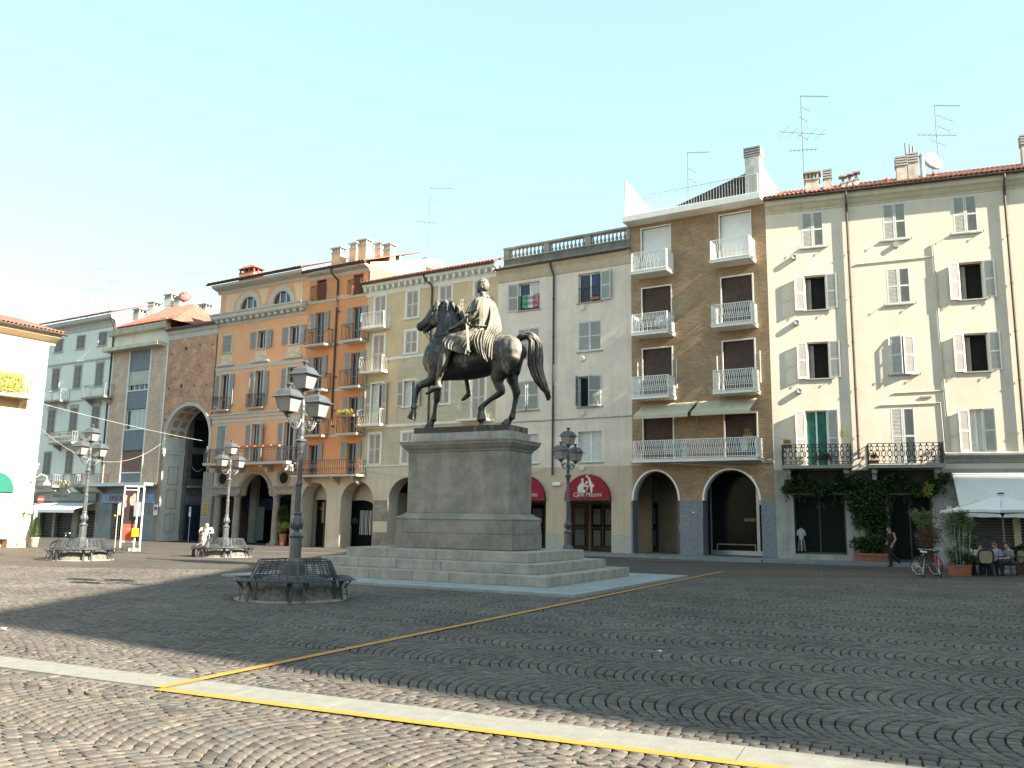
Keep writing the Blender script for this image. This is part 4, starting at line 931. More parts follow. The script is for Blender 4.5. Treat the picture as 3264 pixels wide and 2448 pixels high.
# ---- narrow orange house (right part) and orange palazzo
ORG = mat('orange_plaster', (.74, .36, .19), .9, .05, .8, .15, 25, streak=.10, col2=(.64, .31, .16))
ORG2 = mat('deep_orange_plaster', (.62, .27, .12), .9, .05, .8, .15, 25, streak=.12, col2=(.52, .23, .11))
PEACH = mat('peach_panel', (.70, .49, .32), .9, .05, 1, .1, 25)
TG = mat('warm_grey_trim', (.52, .48, .43), .85, .08, 2, .15, 40, streak=.2)
B = Bld('narrow_orange_house', 'deep orange narrow house with iron balconies and grey shutters between palazzo and olive house', 'building', PA, ANG_A, -29.55); T = B.t
c1, c2 = (-28.82, -28.06), (-25.65, -24.92)
H = [(-28.9, -28.04, 15.5, 16.87), (-25.76, -24.94, 15.5, 16.80)]+[(*c, *r) for c in (c1, c2) for r in ((12.42, 14.68), (9.52, 11.75), (6.68, 8.98), (4.2, 6.14))]
wall(B, -29.55, -24.5, 4.12, 17.25, H, ORG2, depth=.22)
wall(B, -29.55, -23.36, -.4, 4.12, [(-29.2, -27.1, -.4, 2.75, 1.04, 1.0), (-25.95, -23.38, -.4, 2.55, 1.27, 1.0)], LIM, name='ground_floor_wall', y=-.004)
body(B, -29.55, -24.4, 17.3, mat('sunlit_peach_side', (.64, .45, .29), .9, .06, .8), y0=4.2, zs=4.1); mb = B.mb(); mb.box(-29.5, -24.45, .6, 4.2, 4.2, 17.1); mb.build('inner_core', DARK, T)
mb = B.mb(); mb.add([(-24.4, 0, 17.3), (-24.4, 9.9, 17.3), (-24.4, 9.9, 19.0), (-24.4, 7.0, 19.6), (-24.4, 0, 17.45)], [(0, 1, 2, 3, 4)]); mb.add([(-24.4, 0, 15.9), (-24.4, 10, 15.9), (-24.4, 10, 17.3), (-24.4, 0, 17.3)], [(0, 1, 2, 3)]); mb.build('gable_side', MC['sunlit_peach_side'], T)
tiled_roof(B, -29.6, -24.4, 17.35, over=.65, slope=.38, rows=17, single=2); gutter(B, -29.7, -24.35, 17.34, .52)
moulding(B, -29.55, -24.42, [(0, 16.88), (.05, 16.95), (.1, 17.08), (.4, 17.15), (.5, 17.2), (.5, 17.28)], TG)
moulding(B, -29.55, -24.45, [(0, 15.30), (.05, 15.33), (.06, 15.44), (.1, 15.46), (0, 15.5)], TG, 'string_course')
moulding(B, -27.9, -24.45, [(0, 12.38), (.05, 12.40), (.05, 12.52), (0, 12.55)], TG, 'string_course')
for z in (9.42, 6.56): moulding(B, -29.5, -24.45, [(0, z), (.04, z+.02), (.04, z+.12), (0, z+.14)], TG, 'string_course')
for a, b in ((-28.9, -28.04), (-25.76, -24.94)):
    mb = B.mb(); mb.box(a, b, .2, .22, 15.5, 16.8); mb.build('recess_shade', mat('red_brown_recess', (.20, .07, .04), .9), T)
    mb = B.mb(); railing(mb, [(a-.2, 0), (a-.2, -.25), (b, -.25), (b, 0)], 15.5, 16.42, 'bars', .12); mb.build('window_rail', IRONB, T)
for c in (c1, c2):
    for z0, z1 in ((12.42, 14.68), (9.52, 11.75), (6.68, 8.98), (4.2, 6.14)):
        glazing(B, *c, z0, z1, GREYSH2, hb=(.35,)); 
        for side in (-1, 1): shutter(B, c[0]-.02 if side < 0 else c[1]+.02, z0+(1.0 if z0 > 12 else .9 if z0 > 4.5 else .95), .44, z1-z0-(1.0 if z0 > 12 else .85), side, 172, GREYSH2)
for (x0, x1) in ((-28.98, -26.92), (-25.86, -23.86-.1)):
    for z, zr in ((12.42, 13.42), (9.54, 10.56), (6.68, 7.70)): balcony(B, x0 if x0 > -28 else -29.0, x1-.35, z, zr, .75, 'bars', IRONB, TG, .12)
balcony(B, -29.4, -24.1, 4.2, 5.08, .8, 'baluster', IRONB, TG, .12, brackets=(-28.6, -26.2, -24.6))
downpipe(B, [(-27.2, -.55, 17.28), (-27.15, -.5, 17.0), (-26.97, -.10, 16.6), (-26.97, -.08, 16.2), (-26.97, -.08, 7.45), (-26.9, -.1, 7.25), (-26.75, -.12, 7.2)], .06)
pch = MC['sunlit_peach_side']
for x, y, z1, w_ in ((-29.15, 2.2, 19.75, .80), (-28.3, 2.9, 20.15, .6), (-26.85, 2.2, 19.95, .70), (-26.05, 2.8, 19.75, .5), (-24.75, 2.2, 19.3, .6)): chimney(B, x, y, 17.6, z1-.45, w_, .55, pch, 'slab', TG)
mb = B.mb(); mb.box(-29.0, -24.45, 2.9, 3.05, 17.4, 18.75); mb.build('roof_wall', pch, T)
# arcade inside
mb = B.mb(); mb.box(-29.5, -23.4, 1.0, 3.3, 4.0, 4.1); mb.build('arcade_ceiling', LIM, T)
wall(B, -30.5, -23.4, -.4, 4.0, [(-29.35, -28.35, -.4, 2.75), (-26.7, -24.5, -.4, 2.45, .28)], LIM, y=1.3, name='inner_wall')
for x0, x1 in ((-29.6, -28.1), (-26.9, -24.2)):
    g = B.mb(); g.add([(x0, 1.62, -.4), (x1, 1.62, -.4), (x1, 1.62, 2.8), (x0, 1.62, 2.8)], [(0, 1, 2, 3)]); g.build('pane', SHOPGLASS, T)
mb = B.mb(); mb.box(-28.75, -28.62, 1.56, 1.61, -.3, 2.75); mb.build('shop_door_post', mat('brown_door_post', (.12, .07, .05), .6), T)
mb = B.mb(); mb.box(-28.95, -28.75, 1.58, 1.6, 1.3, 2.6); mb.build('beige_poster', mat('beige_poster', (.35, .3, .2), .8), T)
mb = B.mb(); mb.M = Matrix.Translation((-29.05, 1.57, 2.2)) @ Matrix.Rotation(PI/2, 4, 'X'); mb.lathe([(0, .01), (.1, .01), (.1, 0)], 14); mb.build('red_disc_sticker', mat('sticker_red', (.5, .04, .03), .5), T)
mb = B.mb(); mb.box(-26.55, -26.40, 1.54, 1.6, -.2, 1.2); mb.build('beige_display_post', MC['beige_poster'], T)
BO2 = B

B = Bld('orange_palazzo', 'orange palazzo with two arched attic windows, dentilled cornice and a columned arcade', 'building', PA, ANG_A, -38.05); T = B.t
at = [(-35.98, -34.38), (-32.80, -31.22)]; wc = [(-37.42, -36.62), (-34.05, -33.30), (-31.05, -30.22)]
H = [(a, b, 15.55, 15.75, .82) for a, b in at]+[(*c, 12.80, 14.02) for c in wc]+[(*c, 8.80, 11.28) for c in wc]+[(*c, 5.1, 7.68) for c in wc]
wall(B, -38.05, -29.55, 4.6, 17.3, H, ORG, depth=.2)
body(B, -38.05, -29.55, 17.3, ORG, y0=4.2, zs=4.6); mb = B.mb(); mb.box(-38.0, -29.6, .5, 4.2, 4.7, 17.1); mb.build('inner_core', DARK, T)
tiled_roof(B, -38.5, -29.5, 17.64, over=.90, slope=.40, rows=14, single=2); gutter(B, -38.7, -29.5, 17.64, .75)
moulding(B, -38.3, -29.55, [(0, 17.05), (.06, 17.1), (.12, 17.25), (.5, 17.35), (.66, 17.42), (.7, 17.56)], TG)
moulding(B, -38.4, -29.6, [(0, 14.70), (.05, 14.74), (.06, 14.9), (.12, 15.05), (.42, 15.12), (.50, 15.2), (.52, 15.36), (.60, 15.44), (.62, 15.52), (.0, 15.56)], TG, 'main_cornice')
for i in range(15): x = -37.95+i*.58; mb = B.mb(); mb.box(x-.13, x+.13, -.38, -.1, 14.92, 15.09); mb.build('dentil', TG, T)
for a, b in at:
    cx = (a+b)/2; P0 = arc_pts(cx, 15.72, 1.2, 1.22, 24); P1 = arc_pts(cx, 15.72, .92, .94, 24); P2 = arc_pts(cx, 15.74, .80, .82, 24); mb = B.mb()
    for PA_, PB_, y0, y1 in ((P0, P1, -.05, -.05), (P1, P2, -.05, -.01)):
        for i in range(24): mb.add([(PA_[i][0], y0, PA_[i][1]), (PB_[i][0], y1, PB_[i][1]), (PB_[i+1][0], y1, PB_[i+1][1]), (PA_[i+1][0], y0, PA_[i+1][1])], [(0, 1, 2, 3)])
    for i in range(24): mb.add([(P0[i][0], 0, P0[i][1]), (P0[i][0], -.05, P0[i][1]), (P0[i+1][0], -.05, P0[i+1][1]), (P0[i+1][0], 0, P0[i+1][1])], [(0, 1, 2, 3)])
    for s_ in (-1, 1): mb.box(cx+s_*1.06-.14, cx+s_*1.06+.14, -.05, 0, 15.5, 15.72)
    mb.build('arched_surround', TG, T)
    P = arc_pts(cx, 15.74, .80, .82, 20); mb = B.mb(); mb.add([(x, .15, z) for x, z in P]+[(a, .15, 15.55), (b, .15, 15.55)][::-1], [tuple(range(23))]); 
    w = mb.build('window', glassmat('blue_reflecting_glass', (.03, .05, .06), .03), T)
    mb = B.mb(); 
    for q in (.33, .70): x = a+(b-a)*q; mb.box(x-.03, x+.03, .10, .15, 15.55, 15.74+.82*math.sqrt(max(0, 1-((x-cx)/.8)**2)))
    mb.box(a, b, .11, .15, 15.55, 15.62); mb.build('frame', WHITE, w)
    mb = B.mb(); mb.add([(cx+.02, .13, 15.6), (cx+.3, .13, 15.6), (cx+.3, .13, 16.35), (cx+.02, .13, 16.45)], [(0, 1, 2, 3)]); mb.build('curtain', mat('dim_blue_curtain', (.14, .20, .24), .8), w)
for poly in ([(-37.45, 15.7), (-36.72, 15.7), (-36.6, 16.3), (-36.1, 16.85), (-35.9, 16.95), (-37.45, 16.95)], [(-34.3, 16.95), (-33.15, 16.95), (-33.4, 16.5), (-33.55, 15.9), (-33.9, 15.9), (-34.0, 16.4)], [(-31.0, 16.95), (-30.1, 16.95), (-30.1, 15.75), (-30.65, 15.75), (-30.75, 16.4)]):
    mb = B.mb(); mb.prism(poly, -.012, .0); mb.build('attic_panel', PEACH, T)
moulding(B, -38.05, -29.6, [(0, 11.52), (.03, 11.54), (.05, 11.74), (.08, 11.78), (0, 11.82)], TG, 'string_course')
moulding(B, -38.1, -29.6, [(0, 8.18), (.05, 8.2), (.06, 8.36), (.14, 8.42), (.14, 8.50), (0, 8.54)], TG, 'string_course'); moulding(B, -38.05, -29.6, [(0, 7.88), (.03, 7.9), (.03, 8.06), (0, 8.08)], TG, 'string_course')
for k, c in enumerate(wc):
    m0 = (c[0]+c[1])/2
    mb = B.mb(); mb.box(c[0]-.15, c[1]+.15, -.01, 0, 11.85, 12.78); mb.build('spandrel_panel', PEACH, T)
    trim(B, *c, 12.80, 14.02, .11, TG, name='window_surround'); trim(B, *c, 8.80, 11.28, .13, TG, bottom=False); trim(B, *c, 5.1, 7.68, .12, TG, bottom=False)
    mb = B.mb(); mb.prism([(m0-.85, 11.86), (m0+.85, 11.86), (m0+.85, 11.93), (m0, 12.36), (m0-.85, 11.93)], -.14, 0); mb.build('pediment', TG, T)
    mb = B.mb(); mb.prism([(m0-.5, 11.96), (m0+.5, 11.96), (m0, 12.22)], -.155, -.14); mb.build('pediment_field', PEACH, T)
    glazing(B, *c, 12.80, 14.02, TG); glazing(B, *c, 8.80, 11.28, TG, hb=(.3,), bars=(.45,)); glazing(B, *c, 5.1, 7.68, TG, bars=(.35,))
    if k == 0: shutter(B, c[1], 12.8, .74, 1.2, 1, 12, GREYSH2, y=-.02)
    else:
        for sd in (-1, 1): shutter(B, c[0]-.13 if sd < 0 else c[1]+.13, 12.8, .52, 1.2, sd, 170, GREYSH2)
    for sd in (-1, 1):
        if k == 0 and sd < 0: pass
        shutter(B, c[0]-.13 if sd < 0 else c[1]+.13, 9.0, .40, 2.25, sd, 172, GREYSH2, split=(.5,))
        if k: shutter(B, c[0]-.12 if sd < 0 else c[1]+.12, 5.15, .42, 2.5, sd, 170 if sd < 0 else 150, GREYSH2)
    if k == 0: shutter(B, c[0], 5.15, .40, 2.5, -1, 3, GREYSH2); shutter(B, c[1], 5.15, .40, 2.5, 1, 3, GREYSH2)
    balcony(B, c[0]-.42, c[1]+.30, 8.78, 9.68, .28, 'iron', IRON, TG, .08, sp=.12)
mb = B.mb(); x0, x1 = -37.42, -28.85+.0
s_ = balcony(B, -37.5+.35, -29.5, 5.08, 5.98, 1.2, 'iron', IRON, TG, .16, sp=.12)
for bx in (-37.8+.9, -34.6, -32.0, -29.9): k = B.mb(); k.box(bx-.12, bx+.12, -1.0, 0, 4.78, 4.92); k.box(bx-.10, bx+.10, -.5, 0, 4.5, 4.78); k.build('bracket', TG, s_)
for i in range(6):
    mb = B.mb(); x = -34.3+i*.72; mb.box(x, x+.6, -1.34, -1.16, 5.98, 6.12); mb.build('flower_box', TERRA, s_)
# columned ground floor
PNK = mat('pink_grey_stone', (.34, .29, .26), .85, .15, 2.5, .2, 40, streak=.2)
wall(B, -38.5, -29.5, 3.05, 4.62, [(-34.80, -32.08, 3.0, 3.05, 1.34, .5), (-36.94, -36.2, 4.1, 4.1, .001), (-31.24, -30.5, 4.1, 4.1, .001)][:1], mat('peach_grey_plaster', (.52, .42, .31), .9, .08, 1, .1, 25, streak=.2), name='arcade_wall')
for cx in (-36.57, -30.87):
    mb = B.mb(); P = [(cx+.37*math.cos(a), 4.1+.37*math.sin(a)) for a in [-2*PI*i/20 for i in range(20)]]; mb.add([(x, -.012, z) for x, z in P], [tuple(range(20))]); mb.build('oculus_opening', DARK, T)
    mb = B.mb(); mb.M = Matrix.Translation((cx, 0, 4.1)) @ Matrix.Rotation(PI/2, 4, 'X'); mb.lathe([(.60, 0), (.60, .05), (.5, .07), (.48, .03), (.40, .03), (.37, .0)], 24); mb.build('oculus_frame', PNK, T)
for a, b in ((-37.5, -34.78), (-32.1, -29.6)): moulding(B, a, b, [(0, 3.06), (.03, 3.08), (.04, 3.25), (.06, 3.36), (.12, 3.46), (.16, 3.5), (.16, 3.57), (0, 3.6)], PNK, 'entablature')
P0 = arc_pts(-33.44, 3.12, 1.62, 1.5, 24); P1 = arc_pts(-33.44, 3.12, 1.36, 1.27, 24); mb = B.mb()
for i in range(24): mb.add([(P0[i][0], -.07, P0[i][1]), (P1[i][0], -.07, P1[i][1]), (P1[i+1][0], -.07, P1[i+1][1]), (P0[i+1][0], -.07, P0[i+1][1]), (P0[i][0], 0, P0[i][1]), (P1[i][0], .5, P1[i][1]), (P1[i+1][0], .5, P1[i+1][1]), (P0[i+1][0], 0, P0[i+1][1])], [(0, 1, 2, 3), (0, 3, 7, 4), (1, 5, 6, 2)])
mb.build('arch_rim', PNK, T)
for z in range(8): mb = B.mb(); mb.box(-38.5, -37.5, -.06, .5, -.4+z*.62+.006, -.4+z*.62+.614); mb.build('stone_block', PNK, T)
for z in range(6): mb = B.mb(); mb.box(-30.05, -29.56, -.05, .5, -.4+z*.6+.006, -.4+z*.6+.594); mb.build('stone_block', PNK, T)
for cx in (-37.15, -35.25, -31.6):
    mb = B.mb(); mb.lathe([(.34, -.35), (.34, 0), (.28, .03), (.30, .1), (.25, .15), (.245, 1.2), (.21, 2.75), (.23, 2.78), (.23, 2.83), (.27, 2.9), (.30, 2.95)], 20, (cx, .2, 0)); mb.box(cx-.33, cx+.33, -.13, .53, 2.95, 3.055); mb.box(cx-.36, cx+.36, -.16, .56, -.4, -.05); mb.build('column', PNK, T, smooth=False); sm(T.children[-1] if False else bpy.context.scene.objects[-1] if False else [c for c in T.children if c.name.startswith('column')][-1])
mb = B.mb(); mb.box(-38.5, -29.5, 3.9, 4.1, -.4, 4.6); mb.build('arcade_back_wall', DARK, T)
mb = B.mb(); mb.box(-38.5, -29.5, .5, 4.4, 4.5, 4.6); mb.build('arcade_ceiling', LIM, T)
mb = B.mb(); mb.box(-37.1, -36.45, 2.9, 3.2, -.3, 4.4); mb.build('inner_pier', mat('grey_green_pillar', (.40, .42, .37), .8), T); mb = B.mb(); mb.box(-36.35, -35.7, 3.0, 3.05, .0, 2.3); mb.build('pale_shop_pane', mat('pale_teal_pane', (.22, .30, .32), .4), T); mb = B.mb(); mb.box(-37.9, -37.2, 3.1, 3.2, 2.0, 3.0); mb.build('shop_fascia', mat('navy_fascia', (.03, .05, .12), .7), T)
g = B.mb(); g.add([(-38.3, 3.86, 0), (-29.6, 3.86, 0), (-29.6, 3.86, 2.9), (-38.3, 3.86, 2.9)], [(0, 1, 2, 3)]); g.build('shop_glass', SHOPGLASS, T)
mb = B.mb(); mb.box(-36.9, -34.6, 3.4, 3.8, 2.1, 2.9); mb.build('shop_fascia', mat('navy_fascia', (.03, .05, .12), .7), T)
for i in range(3):
    pass
pl_ = mat('yellow_plate', (.52, .36, .07), .6, .12, 8)
for j in range(4):
    mb = B.mb(); mb.box(-38.32, -37.72, -.10, -.06, 1.75+j*.19, 1.92+j*.19); p_ = mb.build('direction_plate', pl_, T)
    mb = B.mb(); mb.box(-38.25, -37.9, -.105, -.10, 1.82+j*.19, 1.85+j*.19); mb.box(-37.86, -37.80, -.105, -.10, 1.80+j*.19, 1.86+j*.19); mb.build('plate_print', BLACK, p_)
chimney(B, -38.2+.9, 1.9, 17.9, 18.95, 1.5, .9, ORG, 'house', ROOFT)
BO = B
# ---- archway building
RBRK = brickmat('weathered_red_brick', (.58, .30, .18), (.44, .22, .135), (.36, .24, .17), .26, .075, .009, blotch=.4)
BGW = mat('blue_grey_stucco', (.64, .64, .58), .85, .08, 1.2, .1, 25, streak=.3)
B = Bld('archway_house', 'red brick gatehouse with a tall coffered archway left of the orange palazzo', 'building', PA, ANG_A, -43.3); T = B.t
wall(B, -43.3, -38.05, -.4, 14.35, [(-42.9, -38.2, -.4, 6.95, 2.35, .02)], RBRK)
moulding(B, -43.4, -38.05, [(0, 14.25), (.04, 14.3), (.05, 14.62), (.15, 14.7), (.2, 14.84), (.3, 14.9), (.34, 15.0)], TG); gutter(B, -43.4, -38.0, 14.96, .3)
tiled_roof(B, -43.5, -38.0, 14.97, over=.38, slope=.38, rows=8, single=2)
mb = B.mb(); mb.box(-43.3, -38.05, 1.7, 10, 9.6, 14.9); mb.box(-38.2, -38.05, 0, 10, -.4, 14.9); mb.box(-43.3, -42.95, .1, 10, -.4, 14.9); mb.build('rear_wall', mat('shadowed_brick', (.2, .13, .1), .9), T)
for hx, hz, hs in ((-42.9, 13.2, .12), (-41.4, 13.5, .2), (-39.9, 13.6, .1), (-38.6, 13.5, .1), (-41.6, 10.8, .2), (-43.0, 10.7, .12), (-40.2, 10.7, .1), (-38.9, 10.7, .1), (-43.1, 8.4, .12), (-40.4, 12.0, .08)):
    mb = B.mb(); mb.box(hx-hs/2, hx+hs/2, -.004, .01, hz-hs*.6, hz+hs*.6); mb.build('putlog_hole', DARK, T)
# pale rim, capitals and coffered vault
cx, r0 = -40.55, 2.35
mb = B.mb(); P0 = arc_pts(cx, 6.95, r0+.22, r0+.24, 28); P1 = arc_pts(cx, 6.95, r0, r0, 28)
for i in range(28): mb.add([(P0[i][0], -.08, P0[i][1]), (P1[i][0], -.08, P1[i][1]), (P1[i+1][0], -.08, P1[i+1][1]), (P0[i+1][0], -.08, P0[i+1][1]), (P0[i][0], 0, P0[i][1]), (P0[i+1][0], 0, P0[i+1][1])], [(0, 1, 2, 3), (0, 3, 5, 4)])
for s_ in (-1, 1): mb.box(cx+s_*(r0+.11)-.11, cx+s_*(r0+.11)+.11, -.08, .0, 6.1, 6.95)
mb.build('arch_rim', TG, T)
DV = 1.7; mb = B.mb(); P = arc_pts(cx, 6.95, r0, r0, 28)
for i in range(28): mb.add([(P[i][0], -.08, P[i][1]), (P[i][0], DV, P[i][1]), (P[i+1][0], DV, P[i+1][1]), (P[i+1][0], -.08, P[i+1][1])], [(0, 1, 2, 3)])
for s_ in (-1, 1): x = cx+s_*r0; mb.add([(x, -.08, -.4), (x, DV, -.4), (x, DV, 6.95), (x, -.08, 6.95)], [(0, 1, 2, 3)])
mb.build('vault', BGW, T)
COF = mat('ochre_coffer', (.52, .34, .20), .9, .15, 3)
for j in (.28, 1.0):
    for i in range(9):
        a = PI-(.10+i*.335); a2 = a-.22; rr = r0-.004; mb = B.mb(); q = [(cx+rr*math.cos(t), 6.95+rr*math.sin(t)) for t in (a, (a+a2)/2, a2)]
        rr = r0-.03; q2 = [(cx+rr*math.cos(t), 6.95+rr*math.sin(t)) for t in (a+.02, (a+a2)/2, a2-.02)]
        for k in range(2): mb.add([(q[k][0]+0, j, q[k][1]-.012), (q[k+1][0], j, q[k+1][1]-.012), (q[k+1][0], j+.45, q[k+1][1]-.012), (q[k][0], j+.45, q[k][1]-.012)], [(0, 1, 2, 3)])
        mb.build('coffer', COF, T)
x = cx-r0
for z0, z1 in ((.45, 1.75), (2.1, 3.45), (3.8, 5.1)):
    mb = B.mb(); 
    for a, b, c, d in ((.42, 1.28, z0, z0+.05), (.42, 1.28, z1-.05, z1), (.42, .47, z0, z1), (1.23, 1.28, z0, z1)): mb.box(x, x+.02, a, b, c, d)
    mb.build('panel_moulding', COF, T)
mb = B.mb(); mb.box(x-.1, x+.06, -.14, DV, 5.95, 6.25); mb.box(x-.1, x+.1, -.18, DV, 6.25, 6.35); mb.build('capital', BGW, T); mb = B.mb(); mb.box(x, x+.05, -.1, DV, -.4, .25); mb.build('plinth', BGW, T); mb = B.mb(); mb.box(cx+r0-.06, cx+r0+.1, -.14, DV, 5.95, 6.35); mb.build('capital', BGW, T)
# passage behind: left wall with a shop, ceiling and far end
mb = B.mb(); mb.add([(x+.35, DV, -.4), (x+.35, 10, -.4), (x+.35, 10, 9.6), (x+.35, DV, 9.6)], [(0, 1, 2, 3)]); mb.add([(x, DV, -.4), (x+.35, DV, -.4), (x+.35, DV, 9.6), (x, DV, 9.6)], [(0, 1, 2, 3)]); mb.add([(x, 9.9, -.4), (-38.2, 9.9, -.4), (-38.2, 9.9, 9.6), (x, 9.9, 9.6)], [(0, 1, 2, 3)])
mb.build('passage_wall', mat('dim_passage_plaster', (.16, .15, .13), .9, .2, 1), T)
xs = x+.37
mb = B.mb()
for i in range(24): z = -.3+i*.112; mb.box(xs, xs+.03, DV+.15, DV+2.6, z, z+.1)
mb.build('roller_door', mat('blue_roller_door', (.03, .055, .10), .5, .1), T)
mb = B.mb(); mb.box(xs, xs+.14, DV+.1, DV+2.8, 3.62, 3.8); mb.build('passage_canopy', STONE, T)
SIGNB = mat('blue_sign_board', (.13, .19, .33), .5, .1, 3); SIGNR = mat('orange_red_letters', (.55, .13, .07), .6)
mb = B.mb(); mb.box(xs, xs+.08, DV+.15, DV+2.7, 2.42, 3.05); sg = mb.build('sign_board', SIGNB, T)
text('sign_lettering', 'DUCA', .5, SIGNR, sg, (B.X(xs+.09), DV+1.15, 2.73), (PI/2, 0, PI/2), .02)
mb = B.mb(); mb.box(xs, xs+.02, DV+.4, DV+2.3, 4.3, 6.1); mb.box(xs, xs+.02, DV+.4, DV+2.3, 6.6, 8.6); mb.build('window', GLASS, T)

# ---- brick apartments with the grey window strip
TBRK = brickmat('tan_brick', (.66, .45, .33), (.54, .37, .27), (.44, .34, .26), .24, .07, .010, blotch=.2)
PNL = mat('slate_panel', (.17, .19, .21), .6, .1, 2)
B = Bld('tan_brick_apartments', 'tan brick apartment house with a vertical strip of slate panels and windows', 'building', PA, ANG_A, -49.9); T = B.t
wall(B, -49.9, -43.35, 3.9, 13.9, [(-47.75, -45.3, 3.95, 13.85)], TBRK, depth=.25)
wall(B, -49.9, -43.35, 13.9, 15.35, [], mat('beige_frieze', (.62, .56, .48), .9, .08, 1.2, streak=.25), name='frieze')
wall(B, -49.9, -43.35, -.5, 3.9, [(-48.42, -44.83, -.5, 2.45)], mat('grey_shop_front', (.30, .31, .32), .8, .12, 1.5, .1, streak=.3), name='ground_floor_wall', depth=.3)
body(B, -49.9, -43.35, 15.3, TBRK, y0=.6)
mb = B.mb(); mb.box(-50.3, -43.7, -.75, .1, 13.92, 14.18); mb.build('upper_slab', mat('pale_slab', (.50, .47, .36), .85, .15, 2, streak=.5), T)
moulding(B, -50.3, -43.4, [(0, 15.2), (.35, 15.24), (.4, 15.34), (.42, 15.5), (.46, 15.56), (.46, 15.66)], MC['pale_slab'], 'cornice')
mb = B.mb(); mb.add([(-49.6, -.45, 15.68), (-42.5, -.45, 15.68), (-44.6, 2.9, 17.85), (-47.6, 2.9, 17.85), (-42.5, 6.5, 15.68), (-49.6, 6.5, 15.68)], [(0, 1, 2, 3), (1, 4, 2), (0, 3, 5), (3, 2, 4, 5)]); mb.build('hip_roof', ROOFT, T)
tiled_roof(B, -49.5, -42.6, 15.72, over=.44, slope=.65, rows=9, single=2, base=False, pitch=.22, hip=(.21, .22))
mb = B.mb(); mb.box(-43.95, -43.35, -.4, 0, 15.66, 15.95); mb.build('parapet_corner', MC['pale_slab'], T)
for z0, z1, k in ((12.3, 13.85, 'p'), (10.82, 12.28, 'w'), (9.42, 10.74, 'p'), (7.88, 9.38, 'g'), (6.32, 7.8, 'p'), (4.7, 6.26, 'r'), (3.95, 4.64, 'p')):
    mb = B.mb(); mb.box(-47.72, -45.33, .02, .12, z0, z1) if k == 'p' else mb.box(-47.75, -45.3, -.02, .1, z0-.06, z0+.02)
    mb.build('panel' if k == 'p' else 'sill', PNL if k == 'p' else WHITE, T)
    if k == 'w':
        glazing(B, -47.72, -45.33, z0, z1, WHITE, y=.12, bars=(.25, .5, .75)); mb = B.mb(); mb.box(-47.7, -45.35, .05, .08, z0+.42, z1); mb.build('roller_shutter', mat('beige_roller', (.50, .48, .40), .7), T)
    if k == 'g': glazing(B, -47.72, -45.33, z0, z1, WHITE, y=.12, bars=(.22, .5, .75), curtain=(CURT, .2, .95))
    if k == 'r': mb = B.mb(); mb.box(-47.7, -45.35, .05, .10, z0, z1); mb.build('roller_shutter', mat('rust_roller', (.22, .11, .09), .7, .1), T)
for xq in (-49.87, -47.80, -45.28, -43.40): mb = B.mb(); mb.box(xq-.05, xq+.05, -.05, .0, 3.95, 13.88); mb.build('white_fin', WHITE, T)
mb = B.mb(); mb.box(-50.2, -43.4, -1.1, .1, 3.66, 3.9); mb.build('canopy', ALU, T)
mb = B.mb(); mb.box(-49.6, -43.5, -.10, 0, 2.45, 3.15); sg = mb.build('sign_board', mat('pale_blue_sign', (.22, .33, .52), .5, .08, 3), T)
text('sign_lettering', 'DUCA', .55, SIGNR, sg, (B.X(-47.9), -.12, 2.8), (PI/2, 0, 0), .02); text('sign_lettering', 'R', .55, SIGNR, sg, (B.X(-44.75), -.12, 2.8), (PI/2, 0, 0), .02)
g = B.mb(); g.add([(-48.42, .26, -.4), (-44.83, .26, -.4), (-44.83, .26, 2.45), (-48.42, .26, 2.45)], [(0, 1, 2, 3)]); sw = g.build('shop_window', SHOPGLASS, T)
mb = B.mb()
for i in range(7): mb.box(-48.3+i*.58, -48.26+i*.58, .2, .25, -.4, 2.45)
for i in range(9): mb.box(-48.4, -47.6, .18, .2, .0+i*.26, .02+i*.26)
mb.build('grille', mat('yellowish_grille', (.40, .38, .22), .6), sw)
for xq, mm in ((-49.05, LEAFY), (-44.2, LEAF)):
    mb = B.mb()
    for i in range(90):
        a, b, c = rnd()*.5-.25, -rnd()*.25, rnd()*.6-.3; mb.add([(xq+a, -.05+b, 1.95+c), (xq+a+.05, -.05+b-.03, 1.97+c), (xq+a+.02, -.08+b, 2.02+c)], [(0, 1, 2)])
    mb.build('wall_plant', mm, T, kind='stuff')
WCH = mat('sunlit_white_chimney', (.70, .66, .58), .9, .08, 3, streak=.2)
for x_, y_, z_, w_ in ((-51.0+3.2, 6.5, 18.6, .9), (-44.2-1.0, 7.5, 19.0, .3)): chimney(B, x_, y_, 15.7, z_, w_, .7, WCH, 'slab', STONE)
mb = B.mb(); mb.add([(-48.9, 8, 15.7), (-43.4, 8, 15.7), (-43.4, 8, 16.2), (-46.5, 8, 18.6), (-48.9, 8, 17.8)], [(0, 1, 2, 3, 4)]); mb.build('party_wall', WCH, T)

